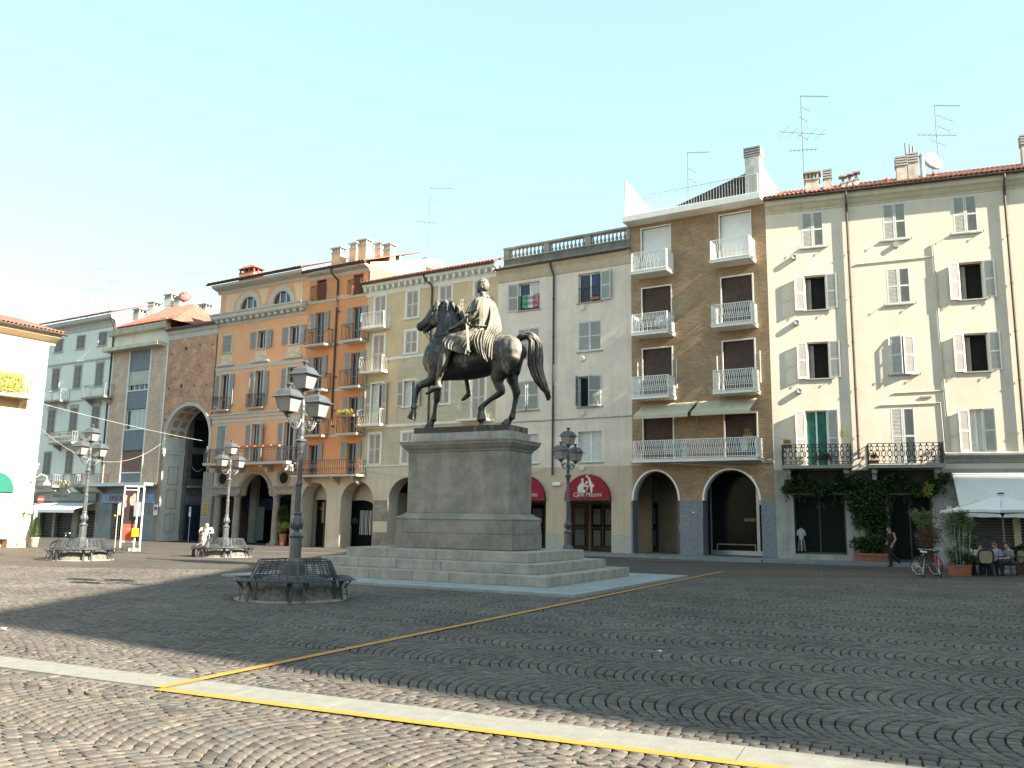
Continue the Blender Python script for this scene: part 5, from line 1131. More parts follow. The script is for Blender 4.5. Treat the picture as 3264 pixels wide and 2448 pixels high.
# ---- pale blue house
PB = mat('pale_blue_plaster', (.76, .74, .65), .9, .06, .9, .1, 25, streak=.2, col2=(.68, .67, .60))
B = Bld('pale_blue_house', 'pale blue plastered house with three floors of shuttered windows and iron balconies', 'building', PA, ANG_A, -63); T = B.t
C3 = [(-57.90, -56.82), (-54.88, -53.82), (-52.0, -50.95)]; H = []
for a, b in C3+[(-61.5, -60.4)]: H += [(a, b, 14.68, 15.75), (a+.05, b-.05, 11.48, 13.28), (a+.05, b-.05, 7.95, 9.88), (a+.05, b-.05, 4.72, 6.48)]
wall(B, -63, -49.95, 3.3, 16.6, H, PB, depth=.2); body(B, -63, -49.95, 16.8, PB, y0=.55)
wall(B, -63, -49.95, -.5, 3.3, [(-57.6, -55.85, -.5, 1.9), (-55.5, -53.3, -.5, 1.9), (-52.6, -50.4, -.5, 1.9)], mat('grey_stone_front', (.34, .33, .29), .85, .12, 1.5, .1, streak=.4), name='ground_floor_wall', depth=.3)
mb = B.mb()
for a, b in ((-57.6, -55.85), (-55.5, -53.3), (-52.6, -50.4)):
    for i in range(20): mb.box(a, b, .24, .28, -.4+i*.12, -.295+i*.12)
mb.build('roller_door', mat('brown_roller_door', (.05, .025, .02), .6), T)
moulding(B, -63, -49.9, [(0, 16.05), (.04, 16.1), (.05, 16.35), (.1, 16.42), (.14, 16.55), (.42, 16.64), (.5, 16.7), (.52, 16.9), (.56, 16.95)], TG)
tiled_roof(B, -63, -49.6, 17.04, over=.70, slope=.38, rows=10, single=1, pitch=.22)
moulding(B, -63, -50.0, [(0, 13.5), (.05, 13.54), (.08, 13.66), (0, 13.72)], TG, 'string_course'); moulding(B, -63, -50.0, [(0, 10.38), (.05, 10.4), (.06, 10.5), (0, 10.54)], TG, 'string_course')
FGREY = mat('faded_brown_shutter', (.26, .235, .21), .7, .1, 4)
for a, b in C3+[(-61.5, -60.4)]:
    win(B, a, b, 14.68, 15.75, FGREY, 'closed', surround=(TG, .08)); win(B, a+.05, b-.05, 11.48, 13.28, FGREY, 'closed', surround=(TG, .10), split=(.3, .62)); win(B, a+.05, b-.05, 7.95, 9.88, FGREY, 'closed', surround=(TG, .10), split=(.3, .62)); win(B, a+.05, b-.05, 4.72, 6.48, FGREY, 'closed', surround=(TG, .08), split=(.3, .62))
    mb = B.mb(); mb.box(a-.1, b+.1, -.06, 0, 13.36, 13.44); mb.build('window_hood', TG, T); mb = B.mb(); mb.box(a-.05, b+.05, -.1, 0, 9.98, 10.08)
    for i in range(5): mb.ell((a+.1+i*.22, -.05, 13.58 if False else 10.16), (.08, .05, .08), 6, 4)
    mb.build('window_hood', TG, T)
GIR = mat('grey_iron', (.24, .25, .26), .6)
balcony(B, -57.6, -55.2, 10.52, 11.42, .75, 'scroll', GIR, STONE, .12, (-55.5,)); balcony(B, -52.3, -49.5, 10.5, 11.42, .75, 'scroll', GIR, STONE, .12, (-49.8, -52.0))
balcony(B, -56.0, -53.0, 7.1, 7.95, .8, 'baluster', mat('beige_iron', (.32, .30, .24), .7), STONE, .12, (-53.3, -55.7)); balcony(B, -58.5, -54.9, 3.78, 4.62, .85, 'baluster', GIR, STONE, .14, (-55.3,)); balcony(B, -52.6, -49.2, 3.78, 4.62, .85, 'bars', IRON, STONE, .14, (-49.5, -52.3), sp=.13)
mb = B.mb(); mb.prism([(-59.2, 2.58), (-50.2, 2.58), (-50.2, 3.18), (-53.6, 3.18)]+[(-54.85+1.15*math.cos(a), 3.18+.5*math.sin(a)) for a in [PI*i/10 for i in range(1, 10)]]+[(-56.0, 3.18), (-59.2, 3.18)], -.22, 0); sg = mb.build('shop_fascia', mat('grey_fascia', (.22, .22, .20), .7, .1), T)
text('fascia_lettering', 'LIANI BOGARI', .3, mat('dull_gilt', (.16, .14, .10), .5), sg, (B.X(-54.8), -.23, 2.98), (PI/2, 0, 0), .01)
mb = B.mb()
for cx_, r_ in ((-55.4, .22), (-54.85, .28), (-54.3, .26), (-53.7, .18)): mb.ell((cx_, -.25, 3.85+.1*r_), (r_, .12, r_*1.1), 8, 6); mb.tube([(cx_+r_*math.cos(t), -.3, 3.9+r_*math.sin(t)) for t in [i*.5 for i in range(10)]], .05, 5)
mb.build('carved_crest', mat('gilded_plaster', (.42, .36, .24), .7, .2), T)
o = fabric_awning(B, -57.6, -50.4, 2.52, 1.95, 1.7, mat('white_awning', (.66, .66, .66), .9, .05), .22, .18); 
for i in range(5):
    x_ = -60.2+i; 
for x_, y_, z_, w_ in ((-53.2, 4.2, 18.3, .8), (-52.2, 4.8, 18.9, .8), (-51.0, 5.5, 19.6, .9), (-49.8, 5.5, 19.2, .8)): chimney(B, x_, y_, 17, z_, w_, .7, WCH, 'slab', STONE)
downpipe(B, [(-50.05, -.5, 16.8), (-50.05, -.08, 16.0), (-50.0, -.08, 3.4)], .06)

# ---- sunlit corner house on the left edge (front turned a quarter)
FLO = Vector((-25.87, 46.3)); SUNW = mat('sunlit_cream_wall', (.66, .60, .45), .9, .05, .8, .1, 25, col2=(.62, .52, .36)); SUNO = mat('sunlit_peach_wall', (.70, .44, .24), .9, .06, .8, .1, 25)
B = Bld('corner_house', 'sunlit cream corner house at the left edge, with a green arched awning', 'building', (FLO.x, FLO.y), 0, 0, rz=R(58.88)); T = B.t
wall(B, -14, -.75, -.3, 11.3, [(-2.9, -1.12, -.3, 2.72, 1.02, .5), (-7.2, -4.6, -.3, 2.72, 1.2, .5), (-3.4, -2.1, 5.3, 7.2), (-3.2, -2.0, 8.0, 10.3), (-6.8, -5.6, 8.0, 10.3), (-6.8, -5.6, 5.3, 7.2)], SUNO)
wall(B, -.75, 0, -.3, 11.3, [], SUNW, y=-.03, name='corner_quoin'); mb = B.mb(); mb.add([(-.75, -.03, -.3), (-.75, -.03, 11.3), (-.75, 0, 11.3), (-.75, 0, -.3)], [(0, 1, 2, 3)]); mb.build('quoin_edge', SUNW, T)
body(B, -14, 0, 11.3, SUNW, y0=.6, y1=9)
mb = B.mb(); mb.box(-14, -.76, -.02, .01, -.3, 4.1); 
moulding(B, -14, .08, [(0, 4.0), (.04, 4.02), (.05, 4.16), (.12, 4.22), (.12, 4.32), (0, 4.36)], SUNW, 'string_course')
moulding(B, -14, .35, [(0, 10.9), (.05, 10.95), (.1, 11.1), (.45, 11.25), (.55, 11.3), (.55, 11.42), (.6, 11.46)], SUNW)
tiled_roof(B, -14, .5, 11.55, over=.75, slope=.28, rows=14, single=2, pitch=.22); gutter(B, -14, .55, 11.5, .68)
for a in ((-3.4, -2.1, 5.3, 7.2), (-6.8, -5.6, 5.3, 7.2)): win(B, *a, mat('sunlit_cream_shutter', (.66, .60, .48), .7), 'closed')
for a in ((-3.2, -2.0, 8.0, 10.3), (-6.8, -5.6, 8.0, 10.3)): win(B, *a, MC['sunlit_cream_shutter'], 'closed')
s_ = balcony(B, -3.6, -.95, 7.82, 8.72, .8, 'bars', MC['beige_iron'], STONE, .13, (-1.3,)); balcony(B, -7.4, -5.0, 7.82, 8.72, .8, 'bars', MC['beige_iron'], STONE, .13)
mb = B.mb()
for i in range(1500):
    x_, y_, z_ = -3.6+rnd()*2.0, -.95+rnd()*.35, 7.95+rnd()*.95; s2 = .05+.05*rnd(); a = rnd()*6; mb.add([(x_, y_, z_), (x_+s2*math.cos(a), y_-s2*.5, z_+s2*math.sin(a)), (x_-s2*math.sin(a), y_-s2*.3, z_+s2*math.cos(a))], [(0, 1, 2)])
mb.build('hanging_plants', LEAFY, s_, kind='stuff')
for cx_, r_ in ((-2.01, .89), (-5.9, 1.3)):
    P = arc_pts(cx_, 2.72, r_, r_*1.14, 20); mb = B.mb(); mb.add([(x, -.02, z) for x, z in P]+[(x, -.10, z) for x, z in P], [tuple(range(41, 20, -1))]+[(i, i+21, i+22, i+1) for i in range(20)]+[(20, 41, 21, 0)]); mb.build('arched_awning', mat('green_canvas', (.008, .13, .09), .8, .08), T)
mb = B.mb()
for i in range(16): x_ = -2.9+i*.112; mb.box(x_, x_+.104, .05+.02*(i % 2), .08+.02*(i % 2), .28, 2.46)
mb.build('striped_curtain', mat('white_cloth', (.70, .68, .66), .9), T)
mb = B.mb()
for i in range(0, 16, 2): x_ = -2.9+i*.112; mb.box(x_+.085, x_+.11, .03, .05, .28, 2.46)
mb.build('curtain_stripe', mat('dark_stripe', (.08, .09, .14), .9), T)
mb = B.mb(); mb.box(-2.9, -1.12, .0, .3, 2.46, 2.7); mb.build('shop_lintel', STONE, T)
for x_, z0, z1, w_ in ((-.42, 1.65, 2.2, .22), (-.14, 1.6, 2.05, .2), (-.6, 0.0, 1.5, .18), (-.2, 3.3, 3.7, .16), (-.45, .35, .9, .3)):
    mb = B.mb(); mb.box(x_-w_/2, x_+w_/2, -.16, -.03, z0, z1); mb.build('meter_box', SUNW, T)
mb = B.mb(); 
for x_ in (-.9, -.82): mb.tube([(x_, -.05, 0), (x_, -.05, 3.95)], .02, 5)
mb.build('conduit', SUNW, T)
mb = B.mb(); mb.tube([(.02, .1, 3.5), (.3, -.05, 3.75), (.55, -.12, 3.65), (.6, -.12, 3.45)], .03, 6); mb.lathe([(.05, .12), (.10, .05), (.2, -.12), (.2, -.16)], 12, (.6, -.12, 3.33)); mb.build('wall_lamp', SUNW, T, smooth=True)

# ---- building outside the frame on the right whose shade falls over the square
SB = thing('side_palazzo', 'tall pale building just beyond the right edge, shading the square', 'building')
pts = [(27.6, -9.9), (27.8, 27.5), (42.7, 18.4), (52.8, 14.4), (70, 6.6), (84, -5), (86, -47.9)]; mb = MB(); mb.slab([(x, y) for x, y in pts][::-1], -.2, 26); mb.build('wall', mat('side_palazzo_plaster', (.50, .45, .36), .9, .08, .5, streak=.3), SB)
mb = MB()
for (ax, ay), (bx, by) in ((pts[0], pts[1]), (pts[1], pts[2]), (pts[2], pts[3])):
    A_ = Vector((ax, ay, 0)); D_ = Vector((bx-ax, by-ay, 0)); L_ = D_.length; D_.normalize(); n_ = Vector((D_.y, -D_.x, 0)); n_ = n_ if n_.dot(A_-Vector((45, 0, 0))) > 0 else -n_; k = int(L_/3.2)
    for i in range(k):
        for f_ in range(7):
            c_ = A_+D_*((i+.5)*L_/k)+n_*.02; z = 1.5+f_*3.5; mb.add([c_-D_*.55+Vector((0, 0, z)), c_+D_*.55+Vector((0, 0, z)), c_+D_*.55+Vector((0, 0, z+1.9)), c_-D_*.55+Vector((0, 0, z+1.9))], [(0, 1, 2, 3)])
mb.build('windows', GLASS, SB, kind='stuff')
# low houses closing the square behind the camera and to the left, seen only in reflections and as bounce
for nm, lb, x0, x1, y0, y1, h in (('rear_house', 'pale house closing the square behind the camera', -30, 22, -40, -28, 15), ('west_house', 'pale house west of the square outside the left edge', -42, -34, -20, 30, 13)):
    t = thing(nm, lb, 'building'); mb = MB(); mb.box(x0, x1, y0, y1, -.2, h); mb.build('wall', MC['side_palazzo_plaster'], t)
# pavement in front of the right half
KST = mat('kerb_granite', (.22, .23, .24), .8, .15, 2, .2, 40)
def W2(s_, d, ang): return front(PA, ang, s_, d)
pv = thing('raised_pavement', 'raised grey stone pavement along the foot of the right hand houses', 'pavement'); pv['kind'] = 'structure'; del pv['category']; del pv['label']
poly = [W2(-15.5, .9, ANG_A), W2(-.2, 1.7, ANG_A), W2(18, 1.9, ANG_R), W2(18, -1, ANG_R), W2(0, -1, ANG_R), W2(-15.5, -.5, ANG_A)]
mb = MB(); mb.slab([(p.x, p.y) for p in poly], -.1, .125); mb.build('paving_bed', KST, pv)
for (p, q, n) in ((poly[0], poly[1], 13), (poly[1], poly[2], 16)):
    d = (q-p)/n; nn = Vector((d.y, -d.x)).normalized(); nn = nn if nn.y < 0 else -nn
    for i in range(n):
        a = p+d*i; e = d.normalized()*.006; mb = MB(); b_ = a+d-e; a = a+e; mb.slab([(a.x+nn.x*.0, a.y+nn.y*.0), (a.x+nn.x*.18, a.y+nn.y*.18), (b_.x+nn.x*.18, b_.y+nn.y*.18), (b_.x, b_.y)], -.1, .13+.004*rnd()); mb.build('kerb_stone', KST, pv)
# ================================================================ FIGURES: limb helper, remesh
def limb(mb, pts, lat=Vector((0, 1, 0)), n=14, caps=True):
    """pts: [(centre, a in-plane radius, b lateral radius)] swept as elliptical rings with rounded ends"""
    C = [Vector(p[0]) for p in pts]; A = [p[1] for p in pts]; Bq = [p[2] for p in pts]
    # subdivide with Catmull-Rom
    CC = []; AA = []; BB = []
    for i in range(len(C)-1):
        p0 = C[max(i-1, 0)]; p1 = C[i]; p2 = C[i+1]; p3 = C[min(i+2, len(C)-1)]
        for k in range(3):
            t = k/3; CC.append(.5*((2*p1)+(p2-p0)*t+(2*p0-5*p1+4*p2-p3)*t*t+(3*p1-p0-3*p2+p3)*t**3)); q = t*t*(3-2*t); AA.append(A[i]*(1-q)+A[i+1]*q); BB.append(Bq[i]*(1-q)+Bq[i+1]*q)
    CC.append(C[-1]); AA.append(A[-1]); BB.append(Bq[-1])
    if caps:
        d0 = (CC[0]-CC[1]).normalized(); d1 = (CC[-1]-CC[-2]).normalized()
        CC = [CC[0]+d0*AA[0]*.7, CC[0]+d0*AA[0]*.45]+CC+[CC[-1]+d1*AA[-1]*.45, CC[-1]+d1*AA[-1]*.7]
        AA = [AA[0]*.25, AA[0]*.75]+AA+[AA[-1]*.75, AA[-1]*.25]; BB = [BB[0]*.25, BB[0]*.75]+BB+[BB[-1]*.75, BB[-1]*.25]
    vs = []; fs = []; m = len(CC)
    for i in range(m):
        d = (CC[min(i+1, m-1)]-CC[max(i-1, 0)]).normalized(); l = (lat-d*lat.dot(d))
        l = l.normalized() if l.length > .05 else Vector((1, 0, 0)); nn = d.cross(l)
        for k in range(n): a = 2*PI*k/n; vs.append(CC[i]+nn*math.cos(a)*AA[i]+l*math.sin(a)*BB[i])
    for i in range(m-1):
        for k in range(n): fs.append((i*n+k, i*n+(k+1) % n, (i+1)*n+(k+1) % n, (i+1)*n+k))
    fs.append(tuple(range(n))[::-1]); fs.append(tuple((m-1)*n+k for k in range(n)))
    mb.add(vs, fs)
def fuse(mb, name, m, parent, voxel, smooth=4, **kw):
    """join overlapping closed limbs into one continuous skin"""
    me = mb.mesh(name+'_src', m); o = bpy.data.objects.new(name, me); COL.objects.link(o)
    r = o.modifiers.new('r', 'REMESH'); r.mode = 'VOXEL'; r.voxel_size = voxel
    s_ = o.modifiers.new('s', 'SMOOTH'); s_.iterations = smooth; s_.factor = .5
    dg = bpy.context.evaluated_depsgraph_get(); me2 = bpy.data.meshes.new_from_object(o.evaluated_get(dg)); me2.name = name
    o.modifiers.clear(); o.data = me2; bpy.data.meshes.remove(me); me2.polygons.foreach_set('use_smooth', [True]*len(me2.polygons))
    if parent is not None: o.parent = parent
    for k, v in kw.items(): o[k] = v
    return o
# ---------------------------------------------------------------- bronze rider on horseback
def bronze(name, base, pale_tone, shift):
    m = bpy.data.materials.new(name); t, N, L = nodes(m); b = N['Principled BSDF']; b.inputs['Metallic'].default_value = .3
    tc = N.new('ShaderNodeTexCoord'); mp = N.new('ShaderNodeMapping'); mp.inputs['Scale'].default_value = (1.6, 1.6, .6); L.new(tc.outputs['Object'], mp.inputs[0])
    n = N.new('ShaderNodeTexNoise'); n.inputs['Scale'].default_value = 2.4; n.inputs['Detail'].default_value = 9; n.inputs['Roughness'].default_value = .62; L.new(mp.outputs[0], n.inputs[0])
    # paler tone on normals facing right, forward and up, broken up by the noise
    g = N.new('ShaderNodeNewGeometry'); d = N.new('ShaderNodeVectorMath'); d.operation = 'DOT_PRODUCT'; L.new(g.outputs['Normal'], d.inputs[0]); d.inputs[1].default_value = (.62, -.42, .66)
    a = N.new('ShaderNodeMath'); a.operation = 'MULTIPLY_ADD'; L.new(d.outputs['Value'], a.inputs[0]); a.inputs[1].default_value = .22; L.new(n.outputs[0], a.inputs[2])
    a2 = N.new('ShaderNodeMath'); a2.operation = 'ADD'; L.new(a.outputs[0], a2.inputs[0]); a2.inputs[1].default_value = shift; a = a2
    col = ramp(N, L, a.outputs[0], [(.40, base), (.56, tuple(x*1.9 for x in base)), (.66, tuple(x*.55 for x in pale_tone)), (.80, pale_tone)]); L.new(col, b.inputs['Base Color'])
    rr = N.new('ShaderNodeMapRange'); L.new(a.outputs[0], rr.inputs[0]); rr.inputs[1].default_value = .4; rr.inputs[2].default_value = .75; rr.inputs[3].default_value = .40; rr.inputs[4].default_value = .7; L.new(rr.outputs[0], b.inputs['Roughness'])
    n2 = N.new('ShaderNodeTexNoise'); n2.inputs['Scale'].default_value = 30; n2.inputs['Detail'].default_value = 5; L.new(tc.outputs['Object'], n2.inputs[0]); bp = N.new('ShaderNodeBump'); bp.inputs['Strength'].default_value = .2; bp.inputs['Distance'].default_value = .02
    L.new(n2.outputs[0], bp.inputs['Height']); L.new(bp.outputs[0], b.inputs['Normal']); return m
BRZ = bronze('dark_bronze', (.010, .011, .012), (.20, .185, .15), 0); BRZR = bronze('pale_bronze', (.018, .017, .015), (.23, .21, .165), .06)
stt = thing('equestrian_statue', 'dark bronze rider in a tunic on a striding horse, on top of the pedestal', 'statue'); stt.matrix_world = MONM
VC = 3.03
def Q(u, z, y=VC):                            # traced side view -> true position at depth y
    return Vector((-(u+(y-VC)*.6), y, 1.65+(z-.05-1.65)*(21.7+(y-VC))/21.7))
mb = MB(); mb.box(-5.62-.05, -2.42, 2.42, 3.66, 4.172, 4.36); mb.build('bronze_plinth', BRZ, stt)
mb = MB()
tr = [(5.70, 6.72, 6.38, .18), (5.6, 6.98, 6.14, .33), (5.4, 7.2, 5.98, .43), (5.05, 7.28, 5.92, .50), (4.6, 7.22, 5.90, .55), (4.2, 7.08, 5.89, .58), (3.8, 7.04, 5.93, .58), (3.45, 7.08, 6.0, .56), (3.1, 7.19, 6.08, .56), (2.8, 7.18, 6.12, .54), (2.52, 7.04, 6.2, .45), (2.38, 6.86, 6.36, .32)]
limb(mb, [(Q(u, (a+b)/2), (a-b)/2, w) for u, a, b, w in tr], n=24)
limb(mb, [(Q(5.02, 6.85), .60, .40), (Q(4.93, 7.2), .54, .33), (Q(4.88, 7.55), .47, .26), (Q(4.93, 7.9), .40, .22), (Q(5.08, 8.18), .29, .19)], n=20)
limb(mb, [(Q(5.27, 8.06), .35, .20), (Q(5.42, 7.98), .35, .21), (Q(5.58, 7.89), .27, .18), (Q(5.74, 7.82), .19, .14), (Q(5.88, 7.76), .155, .125), (Q(6.0, 7.71), .15, .13)], n=18)
limb(mb, [(Q(5.52, 7.72), .10, .11), (Q(5.68, 7.62), .075, .09), (Q(5.82, 7.53), .06, .08)], n=12)                 # lower jaw, mouth open
for sy in (-1, 1):
    mb.ell(Q(5.62, 8.12, VC+sy*.135), (.05, .035, .04)); mb.ell(Q(6.08, 7.79, VC+sy*.085), (.04, .03, .035)); mb.ell(Q(5.37, 7.85, VC+sy*.12), (.19, .10, .19))
    limb(mb, [(Q(5.30, 8.34, VC+sy*.12), .06, .045), (Q(5.38, 8.44, VC+sy*.14), .05, .03), (Q(5.44, 8.56, VC+sy*.14), .015, .012)], n=8)
    mb.ell(Q(5.35, 6.55, VC+sy*.26), (.30, .22, .42)); mb.ell(Q(2.95, 6.62, VC+sy*.24), (.50, .30, .52)); mb.ell(Q(5.62, 6.5, VC+sy*.15), (.14, .16, .22))
N_, F_ = 2.78, 3.28
limb(mb, [(Q(5.30, 6.45, N_), .34, .2), (Q(5.38, 6.1, N_), .25, .17), (Q(5.55, 5.93, N_), .155, .13), (Q(5.80, 5.86, N_), .12, .11), (Q(5.94, 5.80, N_), .115, .10), (Q(6.0, 5.66, N_), .085, .08), (Q(6.03, 5.45, N_), .06, .06), (Q(6.07, 5.28, N_), .065, .06), (Q(6.085, 5.17, N_), .09, .08), (Q(6.09, 5.07, N_), .065, .065), (Q(6.12, 4.98, N_), .10, .10), (Q(6.15, 4.88, N_), .12, .11)])
limb(mb, [(Q(5.35, 6.35, F_), .32, .2), (Q(5.3, 5.95, F_), .2, .16), (Q(5.29, 5.62, F_), .125, .12), (Q(5.29, 5.39, F_), .12, .11), (Q(5.33, 5.2, F_), .07, .07), (Q(5.36, 4.95, F_), .065, .065), (Q(5.39, 4.76, F_), .095, .085), (Q(5.45, 4.65, F_), .07, .07), (Q(5.52, 4.56, F_), .10, .10), (Q(5.57, 4.50, F_), .12, .13)])
limb(mb, [(Q(2.88, 6.55, N_), .50, .27), (Q(2.98, 6.22, N_), .40, .25), (Q(3.12, 5.95, N_), .26, .19), (Q(3.11, 5.70, N_), .15, .13), (Q(3.02, 5.50, N_), .145, .11), (Q(3.12, 5.38, N_), .10, .085), (Q(3.35, 5.26, N_), .075, .07), (Q(3.57, 5.11, N_), .075, .07), (Q(3.68, 5.0, N_), .095, .085), (Q(3.70, 4.90, N_), .07, .07), (Q(3.68, 4.79, N_), .11, .10), (Q(3.67, 4.70, N_), .12, .11), (Q(3.67, 4.62, N_), .10, .1), (Q(3.67, 4.52, N_), .06, .06), (Q(3.67, 4.45, N_), .09, .09)])
limb(mb, [(Q(2.60, 6.5, F_), .36, .25), (Q(2.62, 6.1, F_), .28, .2), (Q(2.63, 5.86, F_), .2, .16), (Q(2.55, 5.62, F_), .135, .12), (Q(2.48, 5.42, F_), .13, .11), (Q(2.50, 5.2, F_), .085, .08), (Q(2.55, 4.95, F_), .075, .07), (Q(2.60, 4.71, F_), .095, .085), (Q(2.68, 4.61, F_), .07, .07), (Q(2.75, 4.53, F_), .11, .10), (Q(2.82, 4.49, F_), .12, .12)])
def hoofm(mb, top, toe, r0, r1, L_):
    """flared hoof from the coronet to a flat sole"""
    top = Vector(top); toe = Vector(toe); d = (toe-top).normalized(); limb(mb, [(top, r0, r0*.95), (top+d*L_*.5, (r0+r1)/2, (r0+r1)/2*.95), (top+d*L_*.92, r1, r1*.95), (top+d*L_, r1*.98, r1*.93)], n=16, caps=False)
hoofm(mb, Q(6.10, 5.02, N_), Q(6.19, 4.78, N_), .105, .145, .26); hoofm(mb, Q(5.47, 4.64, F_), Q(5.60, 4.42, F_), .10, .15, .20); hoofm(mb, Q(3.69, 4.88, N_), Q(3.66, 4.62, N_), .11, .15, .25); hoofm(mb, Q(2.72, 4.60, F_), Q(2.86, 4.40, F_), .10, .15, .20)
for u, z, y in ((6.10, 5.16, N_), (5.40, 4.74, F_), (3.69, 4.98, N_), (2.61, 4.69, F_)): mb.ell(Q(u, z, y), (.115, .10, .10))
mb.ell(Q(2.80, 6.66, VC-.16), (.50, .37, .50)); mb.ell(Q(2.80, 6.66, VC+.14), (.50, .35, .50))
mb.ell(Q(5.60, 4.45, F_)+Vector((0, 0, -.01)), (.19, .14, .07)); mb.ell(Q(2.85, 4.44, F_)+Vector((0, 0, -.01)), (.18, .14, .07)); mb.ell(Q(3.67, 4.43, N_), (.12, .12, .06)); mb.ell(Q(2.95, 5.45, N_), (.07, .06, .09)); mb.ell(Q(2.40, 5.42, F_), (.07, .06, .09))
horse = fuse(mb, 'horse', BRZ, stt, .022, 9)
mb = MB()
tp = [(2.46, 7.0, .12), (2.25, 7.1, .16), (2.02, 7.04, .19), (1.88, 6.85, .22), (1.88, 6.5, .25), (1.88, 6.15, .25), (1.80, 5.85, .23), (1.64, 5.55, .16), (1.50, 5.36, .09)]
limb(mb, [(Q(u, z), r*.72, r*.6) for u, z, r in tp], n=16)
for k in range(64):
    a = 2*PI*rnd(); q = .80+.25*rnd(); ph = rnd()*6; s0 = 0 if rnd() < .6 else 3; e = 9 if rnd() < .6 else 8; P = []; rs = []
    for i in range(s0, e):
        u, z, r = tp[i]; w = .035*math.sin(i*1.1+ph); du = math.cos(a)*r*q*.85+w; dy = math.sin(a)*r*q*.75+w; P.append(Q(u+du*.95, z+du*.3)+Vector((0, dy, 0))); rs.append(.030+.014*rnd())
    if e == 9: P.append(Q(1.42-.08*rnd()+.10*rnd(), 5.22-.12*rnd())); rs.append(.008)
    rs[0] = .02; PP = [P[0]]; RR = [rs[0]]
    for i in range(len(P)-1): PP += [(P[i]+P[i+1])/2+Vector((0, .012*math.sin(i+ph), 0)), P[i+1]]; RR += [(rs[i]+rs[i+1])/2, rs[i+1]]
    mb.tube(PP, RR, 6)
tail = mb.build('tail', BRZ, horse, smooth=True)
mb = MB(); cr = [(5.45, 8.34), (5.30, 8.45), (5.05, 8.46), (4.80, 8.40), (4.62, 8.26), (4.50, 8.05), (4.42, 7.82), (4.38, 7.6), (4.36, 7.42)]
for i, (u, z) in enumerate(cr):
    for j in range(10):
        sy = (-1 if j % 2 else 1)*(.4+.6*rnd()); ph = rnd()*6; L_ = .30+.16*rnd(); P = []; back = (i/8)
        dirx = (-.25-.5*back+.3*rnd() if i > 1 else .5+.3*rnd()); dz_ = -.6-.4*rnd()
        for t in range(7):
            q = t/6; P.append(Q(u+.04*math.sin(ph+q*9)+dirx*q*L_*.55, z+.05*math.sin(q*PI)-abs(dz_)*q*L_*.9+.03*math.sin(ph+q*8), VC+sy*(.05+.20*q**.6)))
        mb.tube(P, [.028, .046, .052, .048, .042, .030, .008], 6)
limb(mb, [(Q(u-.02, z-.05), .06, .07) for u, z in cr], n=8)
mb.build('mane', BRZ, horse, smooth=True)
mb = MB()
for sy in (-1, 1):
    mb.tube([Q(5.86, 7.62, VC+sy*.10), Q(5.6, 7.42, VC+sy*.16), Q(5.35, 7.37, VC+sy*.3), Q(5.05, 7.38, VC+sy*.36), Q(4.86, 7.45, 2.80 if sy < 0 else 3.2)], .016, 6)
    mb.tube([Q(5.86, 7.62, VC+sy*.10), Q(5.65, 7.9, VC+sy*.18), Q(5.42, 8.25, VC+sy*.19)], .014, 6)
mb.tube([Q(5.86, 7.62, VC-.1), Q(5.68, 7.35, VC-.12), Q(5.5, 7.2, VC-.3)], .012, 6)
mb.build('reins', BRZ, horse, smooth=True)
# rider
mb = MB(); X_ = Vector((0, 1, 0))
limb(mb, [(Q(3.72, 7.12), .30, .33), (Q(3.70, 7.45), .25, .28), (Q(3.66, 7.85), .28, .36), (Q(3.62, 8.14), .24, .42), (Q(3.64, 8.32), .15, .28), (Q(3.68, 8.45), .10, .10), (Q(3.71, 8.58), .10, .09)], n=18)
mb.ell(Q(3.73, 8.80), (.165, .135, .20), 16, 12); mb.ell(Q(3.82, 8.70), (.10, .09, .12)); mb.ell(Q(3.90, 8.76), (.035, .03, .05)); mb.ell(Q(3.87, 8.62), (.04, .05, .04))
for sy in (-1, 1): mb.ell(Q(3.73, 8.76, VC+sy*.14), (.03, .02, .045))
def Qt(u, z, y): return Vector((-u, y, z-.05))
limb(mb, [(Qt(3.64, 8.2, 2.62), .15, .14), (Qt(3.66, 7.95, 2.50), .13, .12), (Qt(3.74, 7.70, 2.44), .105, .10), (Qt(3.98, 7.58, 2.46), .10, .09), (Qt(4.3, 7.50, 2.58), .075, .07), (Qt(4.46, 7.48, 2.66), .055, .06)])
def hand(mb, c, d, up, s, curl=1.2):
    """palm, four curled fingers and a thumb"""
    c = Vector(c); d = Vector(d).normalized(); up = Vector(up); side = d.cross(up).normalized(); up = side.cross(d).normalized()
    limb(mb, [(c-d*.03*s, .022*s, .036*s), (c+d*.03*s, .024*s, .044*s), (c+d*.07*s, .020*s, .042*s)], lat=side, n=10)
    for i, (o, L_) in enumerate(((-.034, .070), (-.012, .080), (.011, .076), (.033, .060))):
        P = [c+d*.06*s+side*o*s]; a = .25*curl
        for k, q in enumerate((.42, .32, .26)): P.append(P[-1]+(d*math.cos(a)-up*math.sin(a))*L_*q*s*1.1); a += .65*curl
        mb.tube(P, [.0105*s, .010*s, .009*s, .007*s], 6)
    P = [c-d*.01*s-side*.034*s, c+d*.02*s-side*.056*s-up*.012*s, c+d*.05*s-side*.058*s-up*.03*s, c+d*.07*s-side*.045*s-up*.042*s]; mb.tube(P, [.012*s, .012*s, .010*s, .008*s], 6)
hand(mb, Qt(4.56, 7.47, 2.70), (-1, .2, -.1), (0, -.3, 1), 1.7, 1.6)
limb(mb, [(Qt(3.64, 8.2, 3.44), .15, .14), (Qt(3.66, 7.9, 3.55), .12, .12), (Qt(3.8, 7.68, 3.58), .10, .10), (Qt(4.1, 7.6, 3.5), .085, .08), (Qt(4.36, 7.55, 3.4), .06, .06)])
